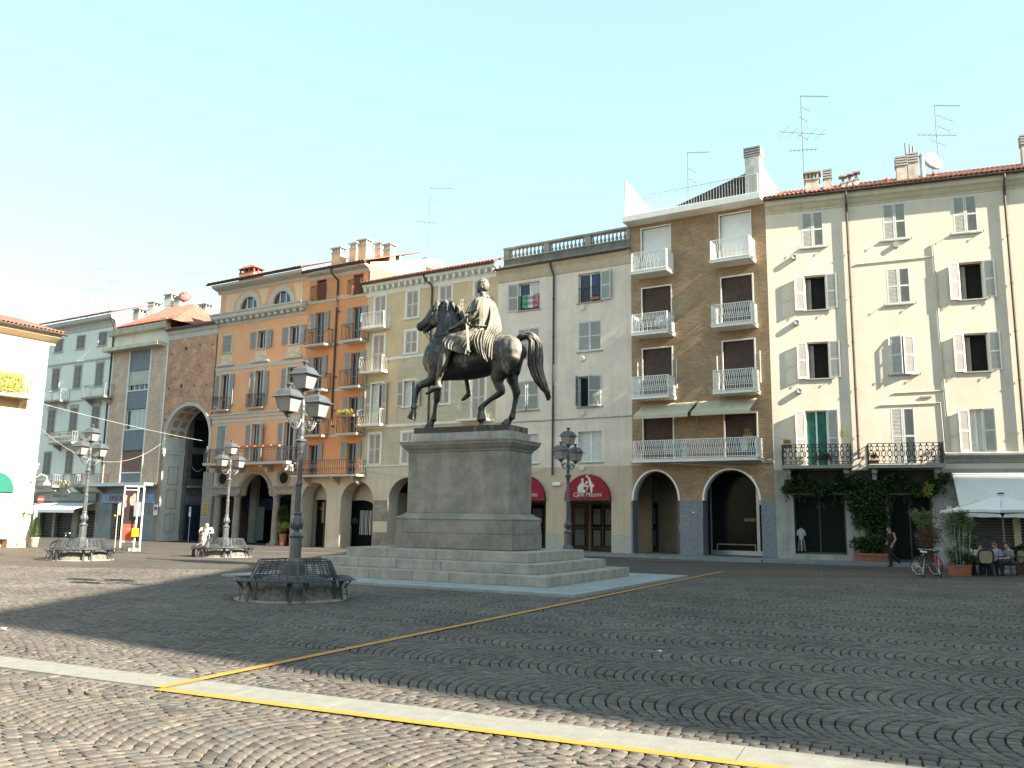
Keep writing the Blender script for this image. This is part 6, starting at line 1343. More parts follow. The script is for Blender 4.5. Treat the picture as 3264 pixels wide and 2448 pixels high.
hand(mb, Qt(4.46, 7.54, 3.36), (-1, -.2, -.1), (0, .3, 1), 1.7, 1.6)
limb(mb, [(Q(3.85, 7.2, 2.72), .27, .24), (Q(4.35, 7.12, 2.50), .22, .20), (Q(4.78, 6.99, 2.38), .165, .16), (Q(4.95, 6.80, 2.35), .155, .15), (Q(5.05, 6.52, 2.34), .155, .15), (Q(5.13, 6.22, 2.34), .115, .11), (Q(5.20, 5.95, 2.34), .08, .08), (Q(5.20, 5.82, 2.34), .09, .085)])
limb(mb, [(Q(5.14, 5.76, 2.34), .09, .08), (Q(5.32, 5.70, 2.33), .075, .085), (Q(5.48, 5.61, 2.32), .055, .08), (Q(5.62, 5.55, 2.31), .035, .06)])
limb(mb, [(Q(3.5, 7.15, 3.3), .26, .22), (Q(3.9, 7.0, 3.6), .2, .18), (Q(4.2, 6.75, 3.72), .16, .15), (Q(4.22, 6.4, 3.74), .15, .14), (Q(4.20, 6.0, 3.74), .11, .10), (Q(4.16, 5.65, 3.72), .08, .08), (Q(4.12, 5.50, 3.72), .085, .08)])
limb(mb, [(Q(4.10, 5.47, 3.72), .09, .08), (Q(4.22, 5.38, 3.72), .075, .08), (Q(4.36, 5.28, 3.72), .04, .06)])
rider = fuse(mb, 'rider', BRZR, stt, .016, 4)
mb = MB()                                     # cropped curls
for k in range(150):
    a = rnd()*2*PI; t = rnd()*1.25; P = Vector((math.sin(t)*math.cos(a)*.175+.015, math.sin(t)*math.sin(a)*.145, math.cos(t)*.205)); 
    if P.x < -.11 and P.z < .10: continue
    mb.ell(Q(3.73, 8.81)+P, (.032, .028, .026), 6, 4)
limb(mb, [(Q(3.60, 8.66), .07, .10), (Q(3.62, 8.8), .13, .13), (Q(3.70, 8.93), .10, .10)], n=10)
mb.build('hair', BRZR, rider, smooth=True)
def pleats(name, L0, L1, n, m_, amp, freq, par, thick=.03, taper=True):
    """cloth between two edge curves, folded by a travelling ripple"""
    def cr(P, t):
        s_ = t*(len(P)-1); i = min(int(s_), len(P)-2); f = s_-i; p0, p1, p2, p3 = P[max(i-1, 0)], P[i], P[i+1], P[min(i+2, len(P)-1)]
        return .5*((2*p1)+(p2-p0)*f+(2*p0-5*p1+4*p2-p3)*f*f+(3*p1-p0-3*p2+p3)*f**3)
    vs = []; fs = []
    for j in range(m_+1):
        t = j/m_; a = cr(L0, t); b = cr(L1, t); w = (b-a); d = (cr(L0, min(1, t+.02))-cr(L0, max(0, t-.02))); nn = w.cross(d)
        nn = nn.normalized() if nn.length > 1e-5 else Vector((0, -1, 0))
        for i in range(n+1):
            s_ = i/n; ph = s_*freq*2*PI+1.2*math.sin(t*2.5+s_*3); k = amp*(.35+.65*t if taper else 1)*(abs(math.sin(ph/2))**.7*2-1)
            vs.append(a+w*s_+nn*k+w.normalized()*amp*.5*math.sin(ph+1+t*3))
    for j in range(m_):
        for i in range(n): q = j*(n+1)+i; fs.append((q, q+1, q+n+2, q+n+1))
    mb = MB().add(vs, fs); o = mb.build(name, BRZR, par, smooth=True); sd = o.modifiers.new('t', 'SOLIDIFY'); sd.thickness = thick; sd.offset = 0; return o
V = Vector
def T_(u, z, y): return Vector((-u, y, z-.05))
# tunic: chest shell, sleeve, pleated skirt over the thigh
mb = MB(); n = 72; rings = [(3.68, 8.38, .14, .20, 0), (3.64, 8.28, .24, .40, .01), (3.64, 8.1, .29, .46, .02), (3.68, 7.8, .31, .41, .028), (3.70, 7.52, .285, .33, .02), (3.70, 7.46, .31, .35, .03), (3.80, 7.28, .42, .48, .05), (3.98, 7.08, .58, .62, .065), (4.12, 6.9, .68, .68, .07)]
vs = []; fs = []
for j, (u, z, a, b, am) in enumerate(rings):
    for k in range(n): th = 2*PI*k/n; q = 1+am/.4*(abs(math.sin(th*9+j*.12))**.8-.5); tilt = -.16*math.cos(th)*(1 if j > 6 else 0); vs.append((-u+a*q*math.cos(th), VC+b*q*math.sin(th), z-.05+tilt-(.22*max(0, math.sin(-th)) if j > 7 else 0)))
for j in range(len(rings)-1):
    for k in range(n): fs.append((j*n+k, j*n+(k+1) % n, (j+1)*n+(k+1) % n, (j+1)*n+k))
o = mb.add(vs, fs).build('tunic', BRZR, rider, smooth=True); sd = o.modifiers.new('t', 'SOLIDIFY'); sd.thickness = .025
pleats('sleeve', [T_(3.5, 8.25, 2.56), T_(3.50, 8.05, 2.42), T_(3.50, 7.82, 2.36)], [T_(3.82, 8.2, 2.60), T_(3.86, 8.0, 2.46), T_(3.90, 7.78, 2.38)], 20, 8, .03, 4, rider)
pleats('sleeve', [T_(3.5, 8.2, 3.5), T_(3.46, 8.0, 3.64), T_(3.46, 7.8, 3.7)], [T_(3.84, 8.2, 3.5), T_(3.86, 8.0, 3.62), T_(3.9, 7.8, 3.7)], 20, 8, .03, 4, rider)
pleats('skirt_fold', [T_(3.90, 7.30, 2.58), T_(4.15, 7.14, 2.36), T_(4.40, 6.92, 2.26), T_(4.42, 6.70, 2.24)], [T_(3.48, 7.28, 2.60), T_(3.60, 7.0, 2.38), T_(3.70, 6.72, 2.30), T_(3.74, 6.48, 2.28)], 42, 14, .045, 6, rider)
pleats('skirt_fold', [T_(4.02, 7.34, 2.6), T_(4.45, 7.22, 2.40), T_(4.62, 7.0, 2.24), T_(4.55, 6.80, 2.2)], [T_(3.9, 7.28, 2.55), T_(4.16, 7.05, 2.32), T_(4.3, 6.85, 2.22), T_(4.28, 6.66, 2.2)], 20, 12, .035, 3, rider)
# cloak: across the back, over the croup and down the flank
pleats('cloak', [T_(3.50, 8.42, 2.95), T_(3.34, 8.1, 2.85), T_(3.28, 7.75, 2.80), T_(3.30, 7.40, 2.72), T_(3.30, 7.18, 2.55), T_(3.32, 6.9, 2.38), T_(3.38, 6.6, 2.36)], [T_(3.55, 8.35, 3.46), T_(3.40, 8.0, 3.48), T_(3.28, 7.7, 3.40), T_(3.14, 7.36, 3.2), T_(3.08, 7.18, 2.75), T_(3.02, 6.8, 2.42), T_(3.02, 6.30, 2.40)], 40, 26, .05, 5, rider)
pleats('cloak', [T_(3.62, 7.3, 2.52), T_(3.66, 7.0, 2.34), T_(3.56, 6.75, 2.32), T_(3.50, 6.62, 2.31)], [T_(3.28, 7.24, 2.5), T_(3.26, 6.9, 2.36), T_(3.22, 6.55, 2.33), T_(3.10, 6.25, 2.32)], 24, 14, .04, 4, rider)
pleats('cloak', [T_(3.80, 8.42, 2.86), T_(3.5, 8.2, 3.2), T_(3.4, 8.0, 3.5)], [T_(3.74, 8.40, 2.80), T_(3.42, 8.0, 3.05), T_(3.30, 7.6, 3.3)], 10, 10, .03, 2, rider)
mb = MB(); mb.tube([T_(3.46, 7.58, 3.3), T_(3.35, 7.46, 2.9), T_(3.5, 7.42, 2.6), T_(3.9, 7.46, 2.62)], .03, 6); mb.tube([T_(3.42, 8.15, 3.3), T_(3.42, 7.9, 2.9), T_(3.62, 7.66, 2.60), T_(3.9, 7.46, 2.5)], .022, 6); mb.build('belt', BRZR, rider, smooth=True)
mb = MB(); mb.bar(T_(3.80, 7.45, 2.28), T_(3.68, 6.62, 2.20), .075, .04); mb.bar(T_(3.80, 7.50, 2.28), T_(3.80, 7.62, 2.28), .05, .05); mb.bar(T_(3.90, 7.48, 2.28), T_(3.70, 7.46, 2.28), .05, .05); mb.ell(T_(3.67, 6.58, 2.20), (.07, .04, .06)); mb.build('sword', BRZR, rider)
# ================================================================ STREET FURNITURE
LMETAL = mat('lamp_grey_paint', (.105, .115, .125), .42, .18, 6, .1, 40, metal=.25, spec=.5)
FROST = mat('frosted_lamp_panel', (.27, .25, .245), .45, .05, 3)
AGG = mat('pebble_concrete', (.19, .18, .155), .95, .4, 13, .9, 30, col2=(.055, .055, .048))
BENCHM = mat('blue_grey_bench_paint', (.06, .068, .082), .5, .2, 8, metal=.1)
def octring(mb, prof, n, c=(0, 0, 0), rot=0): mb.lathe(prof, n, c, rot=rot)
def lantern(parent, x, y, z):
    """tapered four sided lantern with domed hat; z = bottom of the glass"""
    fr = MB(); rot = PI/4; s2 = math.sqrt(2)
    fr.lathe([(.0, .0), (.155*s2/1, 0), (.155*s2, .02), (.0, .02)], 4, (x, y, z), rot=rot)
    for k in range(4):
        a = rot+k*PI/2; p = Vector((x+.150*s2*math.cos(a), y+.150*s2*math.sin(a), z)); q = Vector((x+.215*s2*math.cos(a), y+.215*s2*math.sin(a), z+.345)); fr.bar(p, q, .016)
    fr.lathe([(.0, .335), (.285*s2, .335), (.285*s2, .350), (.235*s2, .375), (.19*s2, .47), (.13*s2, .53), (.06, .56), (.04, .58), (.055, .60), (.035, .62), (.075, .635), (.085, .655), (.06, .685), (.0, .70)], 4, (x, y, z), rot=rot)
    fr.tube([(x, y, z-.10), (x, y, z)], .03, 6); fr.lathe([(.02, -.12), (.05, -.10), (.10, -.03), (.15, 0)], 8, (x, y, z))
    LS = .90
    for q_, v_ in enumerate(fr.v): fr.v[q_] = (x+(v_[0]-x)*LS, y+(v_[1]-y)*LS, z+(v_[2]-z)*LS)
    f = fr.build('lantern', LMETAL, parent)
    for k in range(4):
        a = k*PI/2; g = MB(); c, s_ = math.cos(a), math.sin(a); P = lambda r, t, h: (x+(c*r-s_*t)*LS, y+(s_*r+c*t)*LS, z+h*LS)
        g.add([P(.148, -.143, .02), P(.148, .143, .02), P(.213, .208, .335), P(.213, -.208, .335)], [(0, 1, 2, 3)]); g.build('glass_panel', FROST, f)
def make_lamp(label, loc, rz, mound=True):
    t = thing('street_lamp', label, 'street lamp', (*loc, gz(*loc)), rz, 'three headed street lamps in the square')
    b = MB(); b.lathe([(.0, .45), (.225, .45), (.225, .68), (.19, .70), (.175, .74), (.145, .80), (.125, .82), (.125, 1.22), (.15, 1.23), (.16, 1.26), (.12, 1.29), (.10, 1.33)], 8, rot=PI/8); b.build('base', LMETAL, t)
    b = MB(); b.lathe([(.085, 1.32), (.07, 1.36), (.10, 1.42), (.115, 1.50), (.112, 1.56), (.085, 1.66), (.075, 1.69), (.09, 1.71), (.09, 1.74), (.075, 1.76)], 20)
    for k in range(8):
        a = k*PI/4; b.tube([(math.cos(a)*.10, math.sin(a)*.10, 1.40), (math.cos(a)*.122, math.sin(a)*.122, 1.50), (math.cos(a)*.10, math.sin(a)*.10, 1.62)], [.012, .022, .006], 5)
    b.build('baluster_bulb', LMETAL, t, smooth=True)
    b = MB(); n = 16; vs = []; Z = [1.76, 2.32]
    for z, r in ((1.76, .066), (2.30, .062)):
        for k in range(32): a = 2*PI*k/32; q = r*(1 if k % 2 else .86); vs.append((q*math.cos(a), q*math.sin(a), z))
    b.add(vs, [(k, (k+1) % 32, 32+(k+1) % 32, 32+k) for k in range(32)])
    b.lathe([(.066, 2.30), (.075, 2.32), (.075, 2.36), (.058, 2.39), (.054, 2.95), (.064, 2.97), (.064, 3.0), (.054, 3.02), (.056, 3.04), (.09, 3.20), (.12, 3.235), (.12, 3.26), (.06, 3.29), (.05, 3.34)], 20); b.build('shaft', LMETAL, t)
    b = MB(); b.lathe([(.045, 3.33), (.06, 3.36), (.065, 3.50), (.05, 3.60), (.06, 3.62), (.045, 3.65), (.05, 3.80), (.05, 3.88), (.065, 3.90), (.04, 3.93), (.055, 3.98), (.05, 4.04), (.03, 4.08), (.028, 4.24), (.05, 4.26), (.03, 4.29)], 14)
    for s_ in (-1, 1):
        for zz in (3.66, 3.86): b.ell((s_*.06, 0, zz), (.02, .02, .02), 6, 4)
    b.build('finial_post', LMETAL, t, smooth=True)
    for k in range(8):
        pass
    for s_ in (-1, 1):
        a = MB(); P = [(.05, 3.70), (.09, 3.58), (.16, 3.50), (.25, 3.48), (.36, 3.52), (.43, 3.60), (.47, 3.68), (.48, 3.76)]; a.tube([(s_*x, 0, z) for x, z in P], [.02, .018, .016, .016, .016, .014, .014, .02], 6)
        sp = [(.28+.095*(1-i/16)*math.cos(-1.2+i*.62), 3.62+.095*(1-i/16)*math.sin(-1.2+i*.62)) for i in range(15)]; a.tube([(s_*x, 0, z) for x, z in sp], .010, 5)
        sp = [(.15+.05*(1-i/12)*math.cos(2+i*.7), 3.60+.05*(1-i/12)*math.sin(2+i*.7)) for i in range(10)]; a.tube([(s_*x, 0, z) for x, z in sp], .009, 5)
        a.tube([(s_*.05, 0, 3.66), (s_*.20, 0, 3.70), (s_*.34, 0, 3.62)], .009, 5); a.tube([(s_*.38, 0, 3.56), (s_*.40, 0, 3.70), (s_*.43, 0, 3.74)], .008, 5)
        for q in range(3): a.ell((s_*(.2+.07*q), 0, 3.665-.02*q), (.016, .016, .022), 6, 4)
        a.build('scroll_arm', LMETAL, t); lantern(t, s_*.48, 0, 3.80)
    lantern(t, 0, 0, 4.35)
    return t
cam_az = lambda x, y: math.atan2(x, y)
LB = ['tall three headed lamp in the foreground rising from the nearest bench ring', 'three headed lamp farthest left, in full sun beside the poster stand', 'sunlit three headed lamp before the columned orange arcade', 'dark three headed lamp to the right of the pedestal']
L0 = make_lamp(LB[0], LAMPS[0], R(52)-cam_az(*LAMPS[0]))
for i in (1, 2, 3): n_ = dup(L0, (*LAMPS[i], gz(*LAMPS[i])), (R(48), R(44), R(58))[i-1]-cam_az(*LAMPS[i]), LB[i])
def mound(loc, rz, label):
    t = thing('lamp_mound', label, 'mound', (*loc, gz(*loc)), rz, 'concrete mounds under the lamps'); m = MB(); n = 36; vs = []; fs = []
    prof = [(1.0, 0), (.97, .10), (.90, .24), (.74, .36), (.50, .45), (.0, .465)]
    for r, z in prof:
        for k in range(n): a = 2*PI*k/n; q = r*(1+.012*math.sin(k*5+z*40)+.02*(rnd()-.5)); vs.append((q*math.cos(a), q*math.sin(a), z+.008*(rnd()-.5)))
    for i in range(len(prof)-1):
        for k in range(n): fs.append((i*n+k, i*n+(k+1) % n, (i+1)*n+(k+1) % n, (i+1)*n+k))
    m.add(vs, fs); m.build('pebbled_mound', AGG, t, smooth=True)
    m = MB(); m.slab([(1.16*math.cos(a), 1.16*math.sin(a)) for a in [PI/6+PI/6*k for k in range(12)]], -.05, .022); m.build('base_disc', GRAN2, t); return t
def bench(loc, rz, label):
    t = thing('ring_bench', label, 'bench', (*loc, gz(*loc)), rz, 'hexagonal metal benches around the lamps'); co = math.cos(PI/6)
    for k in range(6):
        a = k*PI/3; c, s_ = math.cos(a), math.sin(a); P = lambda r, tt, z: Vector((c*r*co-s_*tt, s_*r*co+c*tt, z))       # r: corner radius
        m = MB()
        for i in range(9):
            r = 1.36-.042*i; m.bar(P(r, -r/2+.01, .40-.004*i), P(r, r/2-.01, .40-.004*i), .024 if i else .04, .014)
        m.build('seat', BENCHM, t)
        m = MB()
        for i in range(10): q = i/9; r = 1.0-.20*q; m.bar(P(r, -r/2+.01, .40+.36*q), P(r, r/2-.01, .40+.36*q), .012 if i < 9 else .03)
        for j in range(6): q = -.5+j/5; m.bar(P(1.0, q*.96, .38), P(.80, q*.78, .77), .022, .012)
        m.build('backrest', BENCHM, t)
        for q in (-.34, .34):
            m = MB(); m.bar(P(1.16, q*1.30, .385), P(1.22, q*1.34, .01), .05, .018); m.bar(P(1.30, q*1.24, .38), P(1.14, q*1.15, .22), .03); m.bar(P(1.02, q, .36), P(1.10, q*1.1, .0), .035, .018); m.build('leg', BENCHM, t)
    return t
for i, (lb, mbl) in enumerate((('blue grey hexagonal metal bench around the nearest lamp, in shade', 'pebble concrete mound under the nearest lamp, in shade'), ('sunlit hexagonal metal bench around the far left lamp', 'sunlit pebble concrete mound under the far left lamp'), ('sunlit hexagonal metal bench where the two men are, before the arcade', 'sunlit pebble concrete mound near the two men'))):
    x, y = LAMPS[i]; rz = (R(-90-12), R(-90+8), R(-90-5))[i]-cam_az(x, y)*0; mound((x, y), rz, mbl); bench((x, y), rz, lb)
m4 = mound(LAMPS[3], 0, 'pebble concrete mound under the dark lamp right of the pedestal, hidden by its steps')
# ================================================================ THINGS IN THE SQUARE
SKIN = mat('skin', (.42, .22, .15), .6, .08, 10); SKINP = mat('pale_skin', (.50, .30, .22), .6, .08, 10)
HAIRD = mat('dark_hair', (.02, .015, .012), .6, .2, 20); HAIRG = mat('grey_hair', (.35, .32, .29), .7, .2, 20); HAIRR = mat('ginger_hair', (.25, .09, .04), .7, .2, 20)
def cloth(n, c): return mat(n, c, .9, .12, 7, .25, 30)
def human(label, loc, rz, J, s=1.0, skin=SKIN, hair=HAIRD, top=None, legs=None, shoes=BLACK, sleeve=.6, z0=0, hairstyle='short', short=False):
    t = thing('person', label, 'person', (loc[0], loc[1], z0), rz); t.scale = (s, s, s); V_ = lambda k: Vector(J[k])
    hd, nk, ch, pv_ = V_('head'), V_('neck'), V_('chest'), V_('pelvis'); fw = Vector(J.get('face', (0, 1, 0))).normalized(); up = (hd-nk).normalized(); side = fw.cross(up).normalized(); fw = up.cross(side).normalized()
    mb = MB(); lat = (V_('shl')-V_('shr')).normalized(); up0 = Vector((0, 0, 1))
    limb(mb, [(pv_-Vector((0, 0, .04)), .10, .15), (pv_.lerp(ch, .35), .09, .13), (ch, .11, .155), (ch.lerp(nk, .6), .09, .15), (nk-(nk-ch)*.12, .06, .09), (nk.lerp(hd, .25), .05, .05), (nk.lerp(hd, .6), .055, .055)], lat=lat)
    M3 = Matrix((side, fw, up)).transposed()
    mb.ell(hd, (.073, .088, .105), 16, 12, M=M3); mb.ell(hd+fw*.03-up*.055, (.052, .058, .055), 12, 8, M=M3)                 # skull and jaw
    mb.ell(hd+fw*.092-up*.012, (.013, .018, .025), 8, 6, M=M3); mb.ell(hd+fw*.080-up*.052, (.024, .010, .008), 8, 6, M=M3)    # nose, mouth
    for q in (-1, 1): mb.ell(hd+fw*.072+side*.028*q+up*.010, (.014, .010, .008), 8, 6, M=M3); mb.ell(hd+side*.074*q-up*.005, (.010, .020, .030), 8, 6, M=M3)
    for q in 'lr':
        sh, el, wr = V_('sh'+q), V_('el'+q), V_('wr'+q); hp, kn, an, to = V_('hp'+q), V_('kn'+q), V_('an'+q), V_('to'+q)
        limb(mb, [(sh, .055, .055), (sh.lerp(el, .5), .045, .045), (el, .038, .038), (el.lerp(wr, .35), .037, .037), (wr, .025, .028)], lat=fw)
        d = V_('hd'+q)-wr if 'hd'+q in J else (wr-el); hand(mb, wr+d.normalized()*.03, d, V_('hu'+q) if 'hu'+q in J else (0, 0, 1), .95, .9)
        limb(mb, [(hp, .085, .085), (hp.lerp(kn, .5), .072, .072), (kn, .055, .055), (kn.lerp(an, .3), .054, .054), (an, .035, .035)], lat=lat)
        limb(mb, [(an-Vector((0, 0, .02))-(to-an)*.2, .035, .035), (an.lerp(to, .5)-Vector((0, 0, .015)), .032, .042), (to, .022, .04)], lat=lat)
    body = fuse(mb, 'body', skin, t, .011, 2)
    if top:
        mb = MB(); limb(mb, [(pv_+(ch-pv_)*.02, .115, .168), (pv_.lerp(ch, .4), .107, .15), (ch, .125, .172), (ch.lerp(nk, .6), .105, .175), (nk-(nk-ch)*.15, .07, .10)], lat=lat)
        for q in 'lr':
            sh, el, wr = V_('sh'+q), V_('el'+q), V_('wr'+q)
            if sleeve > 0: e = sh.lerp(el, min(1, sleeve*2)); P = [(sh, .072, .072), (sh.lerp(e, .6), .062, .064), (e, .058, .058)]; P += [(el.lerp(wr, max(0, sleeve*2-1)), .045, .045)] if sleeve > .5 else []; limb(mb, P, lat=fw, caps=False)
            else: limb(mb, [(sh-Vector((0, 0, .02)), .06, .05), (sh-Vector((0, 0, .06)), .05, .05)], lat=fw)
        fuse(mb, 'shirt', top, body, .013, 3)
    if legs:
        mb = MB(); limb(mb, [(pv_+(ch-pv_)*.12, .112, .158), (pv_-Vector((0, 0, .05)), .118, .165)], lat=lat)
        for q in 'lr':
            hp, kn, an = V_('hp'+q), V_('kn'+q), V_('an'+q); e = an if not short else kn.lerp(an, .05); limb(mb, [(hp, .10, .10), (hp.lerp(kn, .5), .088, .088), (kn, .072, .072)]+([(kn.lerp(an, .5), .066, .066), (an+Vector((0, 0, .01)), .062, .062)] if not short else []), lat=lat)
        fuse(mb, 'trousers', legs, body, .013, 3)
    mb = MB()
    for q in 'lr': an, to = V_('an'+q), V_('to'+q); limb(mb, [(an-Vector((0, 0, .025))-(to-an)*.25, .042, .042), (an.lerp(to, .5)-Vector((0, 0, .02)), .040, .050), (to, .028, .046)], lat=lat)
    fuse(mb, 'shoes', shoes, body, .011, 2)
    mb = MB()
    if hairstyle != 'none':
        for k in range(70):
            a = rnd()*2*PI; th = rnd()*1.75; P = Vector((.078*math.sin(th)*math.cos(a), .094*math.sin(th)*math.sin(a), .112*math.cos(th)))
            if P.y > .045 and P.z < .055: continue
            if hairstyle == 'crop' and P.z < -.01: continue
            mb.ell(hd+M3 @ P, (.026, .026, .022), 6, 4)
        if hairstyle == 'tied': mb.ell(hd-fw*.11+up*.01, (.04, .05, .045)); mb.ell(hd-fw*.05+up*.03, (.075, .07, .085), M=M3)
        else: mb.ell(hd-fw*.012+up*.022, (.074, .086, .094), 14, 10, M=M3)
        fuse(mb, 'hair', hair, body, .010, 2)
    return t
def pose(**k):
    J = dict(pelvis=(0, 0, .94), chest=(0, .01, 1.24), neck=(0, 0, 1.43), head=(0, .03, 1.585), shl=(-.185, 0, 1.39), shr=(.185, 0, 1.39), ell=(-.22, -.03, 1.12), elr=(.22, -.03, 1.12), wrl=(-.22, .06, .88), wrr=(.22, .06, .88),
             hpl=(-.09, 0, .90), hpr=(.09, 0, .90), knl=(-.10, .02, .49), knr=(.10, .02, .49), anl=(-.10, -.02, .08), anr=(.10, -.02, .08), tol=(-.11, .15, .03), tor=(.11, .15, .03)); J.update(k); return J
# walker in black, moving left past the planter
walk = pose(knl=(-.09, .16, .52), anl=(-.09, .12, .09), tol=(-.09, .28, .035), knr=(.10, -.06, .50), anr=(.10, -.40, .17), tor=(.10, -.33, .05), chest=(0, .03, 1.24), neck=(0, .05, 1.43), head=(0, .10, 1.58), face=(.1, 1, -.25), ell=(-.22, -.05, 1.14), wrl=(-.20, .10, .92), elr=(.25, -.14, 1.16), wrr=(.18, .05, 1.02))
w_ = human('walking person in a black sleeveless top and black trousers beside the red planter', (15.55, 35.0), R(100), walk, .96, SKIN, HAIRD, cloth('black_cotton', (.015, .013, .013)), cloth('black_trousers', (.012, .012, .014)), sleeve=0)
mb = MB(); limb(mb, [(Vector((.16, -.16, 1.36)), .05, .06), (Vector((.17, -.22, 1.2)), .09, .10), (Vector((.17, -.22, 1.05)), .07, .09)]); fuse(mb, 'shoulder_bag', cloth('black_cotton', (.015, .013, .013)), w_, .012, 2)
# two men at the sunlit bench: one sits, the other leans over him
SIT = dict(pelvis=(0, 0, .50), chest=(0, .03, .80), neck=(0, .05, 1.0), head=(0, .10, 1.14), shl=(-.18, .03, .96), shr=(.18, .03, .96), ell=(-.23, .0, .70), elr=(.23, .0, .70), wrl=(-.18, .22, .60), wrr=(.18, .22, .60),
           hpl=(-.10, .03, .48), hpr=(.10, .03, .48), knl=(-.13, .45, .50), knr=(.13, .45, .50), anl=(-.13, .40, .09), anr=(.13, .50, .09), tol=(-.14, .55, .03), tor=(.14, .66, .03))
WT = cloth('white_tshirt', (.72, .70, .66))
bx, by = LAMPS[2]; gB = gz(bx, by)
human('seated person in white t-shirt and dark trousers on the sunlit bench', (-13.12+.30, 36.15), R(98), dict(SIT, head=(0, .13, 1.12), face=(0, 1, -.5)), .92, SKIN, HAIRD, WT, cloth('dark_trousers', (.03, .03, .035)), sleeve=.35, z0=gB-.03)
human('grey haired person in a white shirt bending over the seated person', (-13.02, 36.85), R(200), pose(chest=(0, .12, 1.18), neck=(0, .26, 1.33), head=(0, .38, 1.40), face=(0, .7, -.8), shl=(-.19, .22, 1.29), shr=(.19, .22, 1.29), ell=(-.30, .36, 1.08), elr=(.30, .36, 1.08), wrl=(-.12, .52, 1.08), wrr=(.12, .52, 1.08)), .92, SKINP, HAIRG, WT, cloth('grey_trousers', (.16, .15, .14)), sleeve=.4, z0=gB, hairstyle='crop')
# cafe guests
human('cafe guest in a pale shirt seen from behind in the wicker backed chair', (16.12, 29.42), R(-8), dict(SIT), .90, SKIN, HAIRD, cloth('pale_blue_shirt', (.50, .54, .62)), cloth('dark_trousers', (.03, .03, .035)), sleeve=.45)
human('ginger haired cafe guest in a lilac shirt under the parasol', (16.98, 29.95), R(95), dict(SIT), .90, SKINP, HAIRR, cloth('lilac_shirt', (.36, .34, .46)), cloth('dark_trousers', (.03, .03, .035)), sleeve=.45)
human('dark haired cafe guest in a black patterned shirt, at the right of the cafe table', (17.22, 29.62), R(88), dict(SIT, wrl=(-.10, .34, .66), wrr=(.14, .34, .66)), .90, SKINP, HAIRD, mat('patterned_shirt', (.10, .10, .11), .9, .3, 22, col2=(.35, .34, .34)), cloth('dark_trousers', (.03, .03, .035)), sleeve=.40, hairstyle='tied')
# ---- chairs and table
WICK = mat('beige_wicker', (.42, .30, .18), .8, .12, 18); RES = mat('dark_green_resin', (.012, .018, .016), .4, .2, 6)
def chair(label, loc, rz):
    t = thing('cafe_chair', label, 'chair', (*loc, 0), rz, 'dark cafe chairs at the round table'); y = .22
    m = MB(); m.slab([(-.24, -.22), (.24, -.22), (.22, .22), (-.22, .22)][::-1][::-1], .40, .44); m.build('seat', RES, t)
    P = []
    for i in range(24): a = 2*PI*i/24; c, s_ = math.cos(a), math.sin(a); P.append((.24*abs(c)**.55*math.copysign(1, c), -.26-.10*(.24*abs(s_)**.55*math.copysign(1, s_)+.24), .66+.235*abs(s_)**.55*math.copysign(1, s_)))
    m = MB(); m.tube(P+[P[0]], .032, 6, caps=False); b = m.build('backrest', RES, t, smooth=True)
    m = MB(); m.add([(x*.9, yy, .66+(z-.66)*.9) for x, yy, z in P]+[(x*.9, yy+.02, .66+(z-.66)*.9) for x, yy, z in P], [tuple(range(24)), tuple(range(47, 23, -1))]); m.build('wicker_panel', WICK, b)
    m = MB()
    for i in range(-2, 3):
        for j in range(-1, 2): m.ell((i*.07, -.285-.10*(.08*j+.24)+.0, .66+j*.10), (.010, .012, .010), 6, 4)
    m.build('holes', BLACK, b, kind='stuff')
    for x, y_ in ((-.22, -.22), (.22, -.22), (-.21, .2), (.21, .2)): m = MB(); m.bar((x, y_, .42), (x*1.15, y_*1.15, 0), .04, .05); m.build('leg', RES, t)
    for x in (-.26, .26): m = MB(); m.tube([(x, -.26, .66), (x*1.05, -.05, .67), (x, .2, .64), (x*.95, .22, .42)], .02, 6); m.build('armrest', RES, t, smooth=True)
    return t
c0 = chair('dark cafe chair with a beige wicker back, turned to the camera', (16.12, 29.35), R(-8))
dup(c0, (17.0, 29.90, 0), R(95), 'dark cafe chair under the guest in the lilac shirt'); dup(c0, (17.28, 29.58, 0), R(88), 'dark cafe chair under the guest in the black patterned shirt')
t = thing('cafe_table', 'round white topped cafe table between the guests and the potted shrubs', 'table', (15.98, 30.05, 0)); m = MB(); m.lathe([(0, .70), (.40, .70), (.41, .715), (.40, .73), (0, .73)], 24); m.build('table_top', WHITE, t)
for k in range(3): a = k*2.1; m = MB(); m.tube([(0, 0, .7), (.05*math.cos(a), .05*math.sin(a), .35), (.30*math.cos(a), .30*math.sin(a), .02)], .022, 6); m.build('leg', RES, t)
for x, y, r, h, mt, lb in ((15.85, 29.9, .035, .13, mat('glass_drink', (.35, .25, .2), .2), 'small drinking glass on the left of the cafe table'), (16.08, 29.95, .03, .16, WHITE, 'white cup at the middle of the cafe table')):
    m = MB(); m.lathe([(0, .73), (r*.8, .73), (r, .73+h), (r*.9, .73+h), (r*.7, .75), (0, .75)], 12, (x, y, 0)); m.build('drinking_glass', mt, None, smooth=True, label=lb, category='glass')
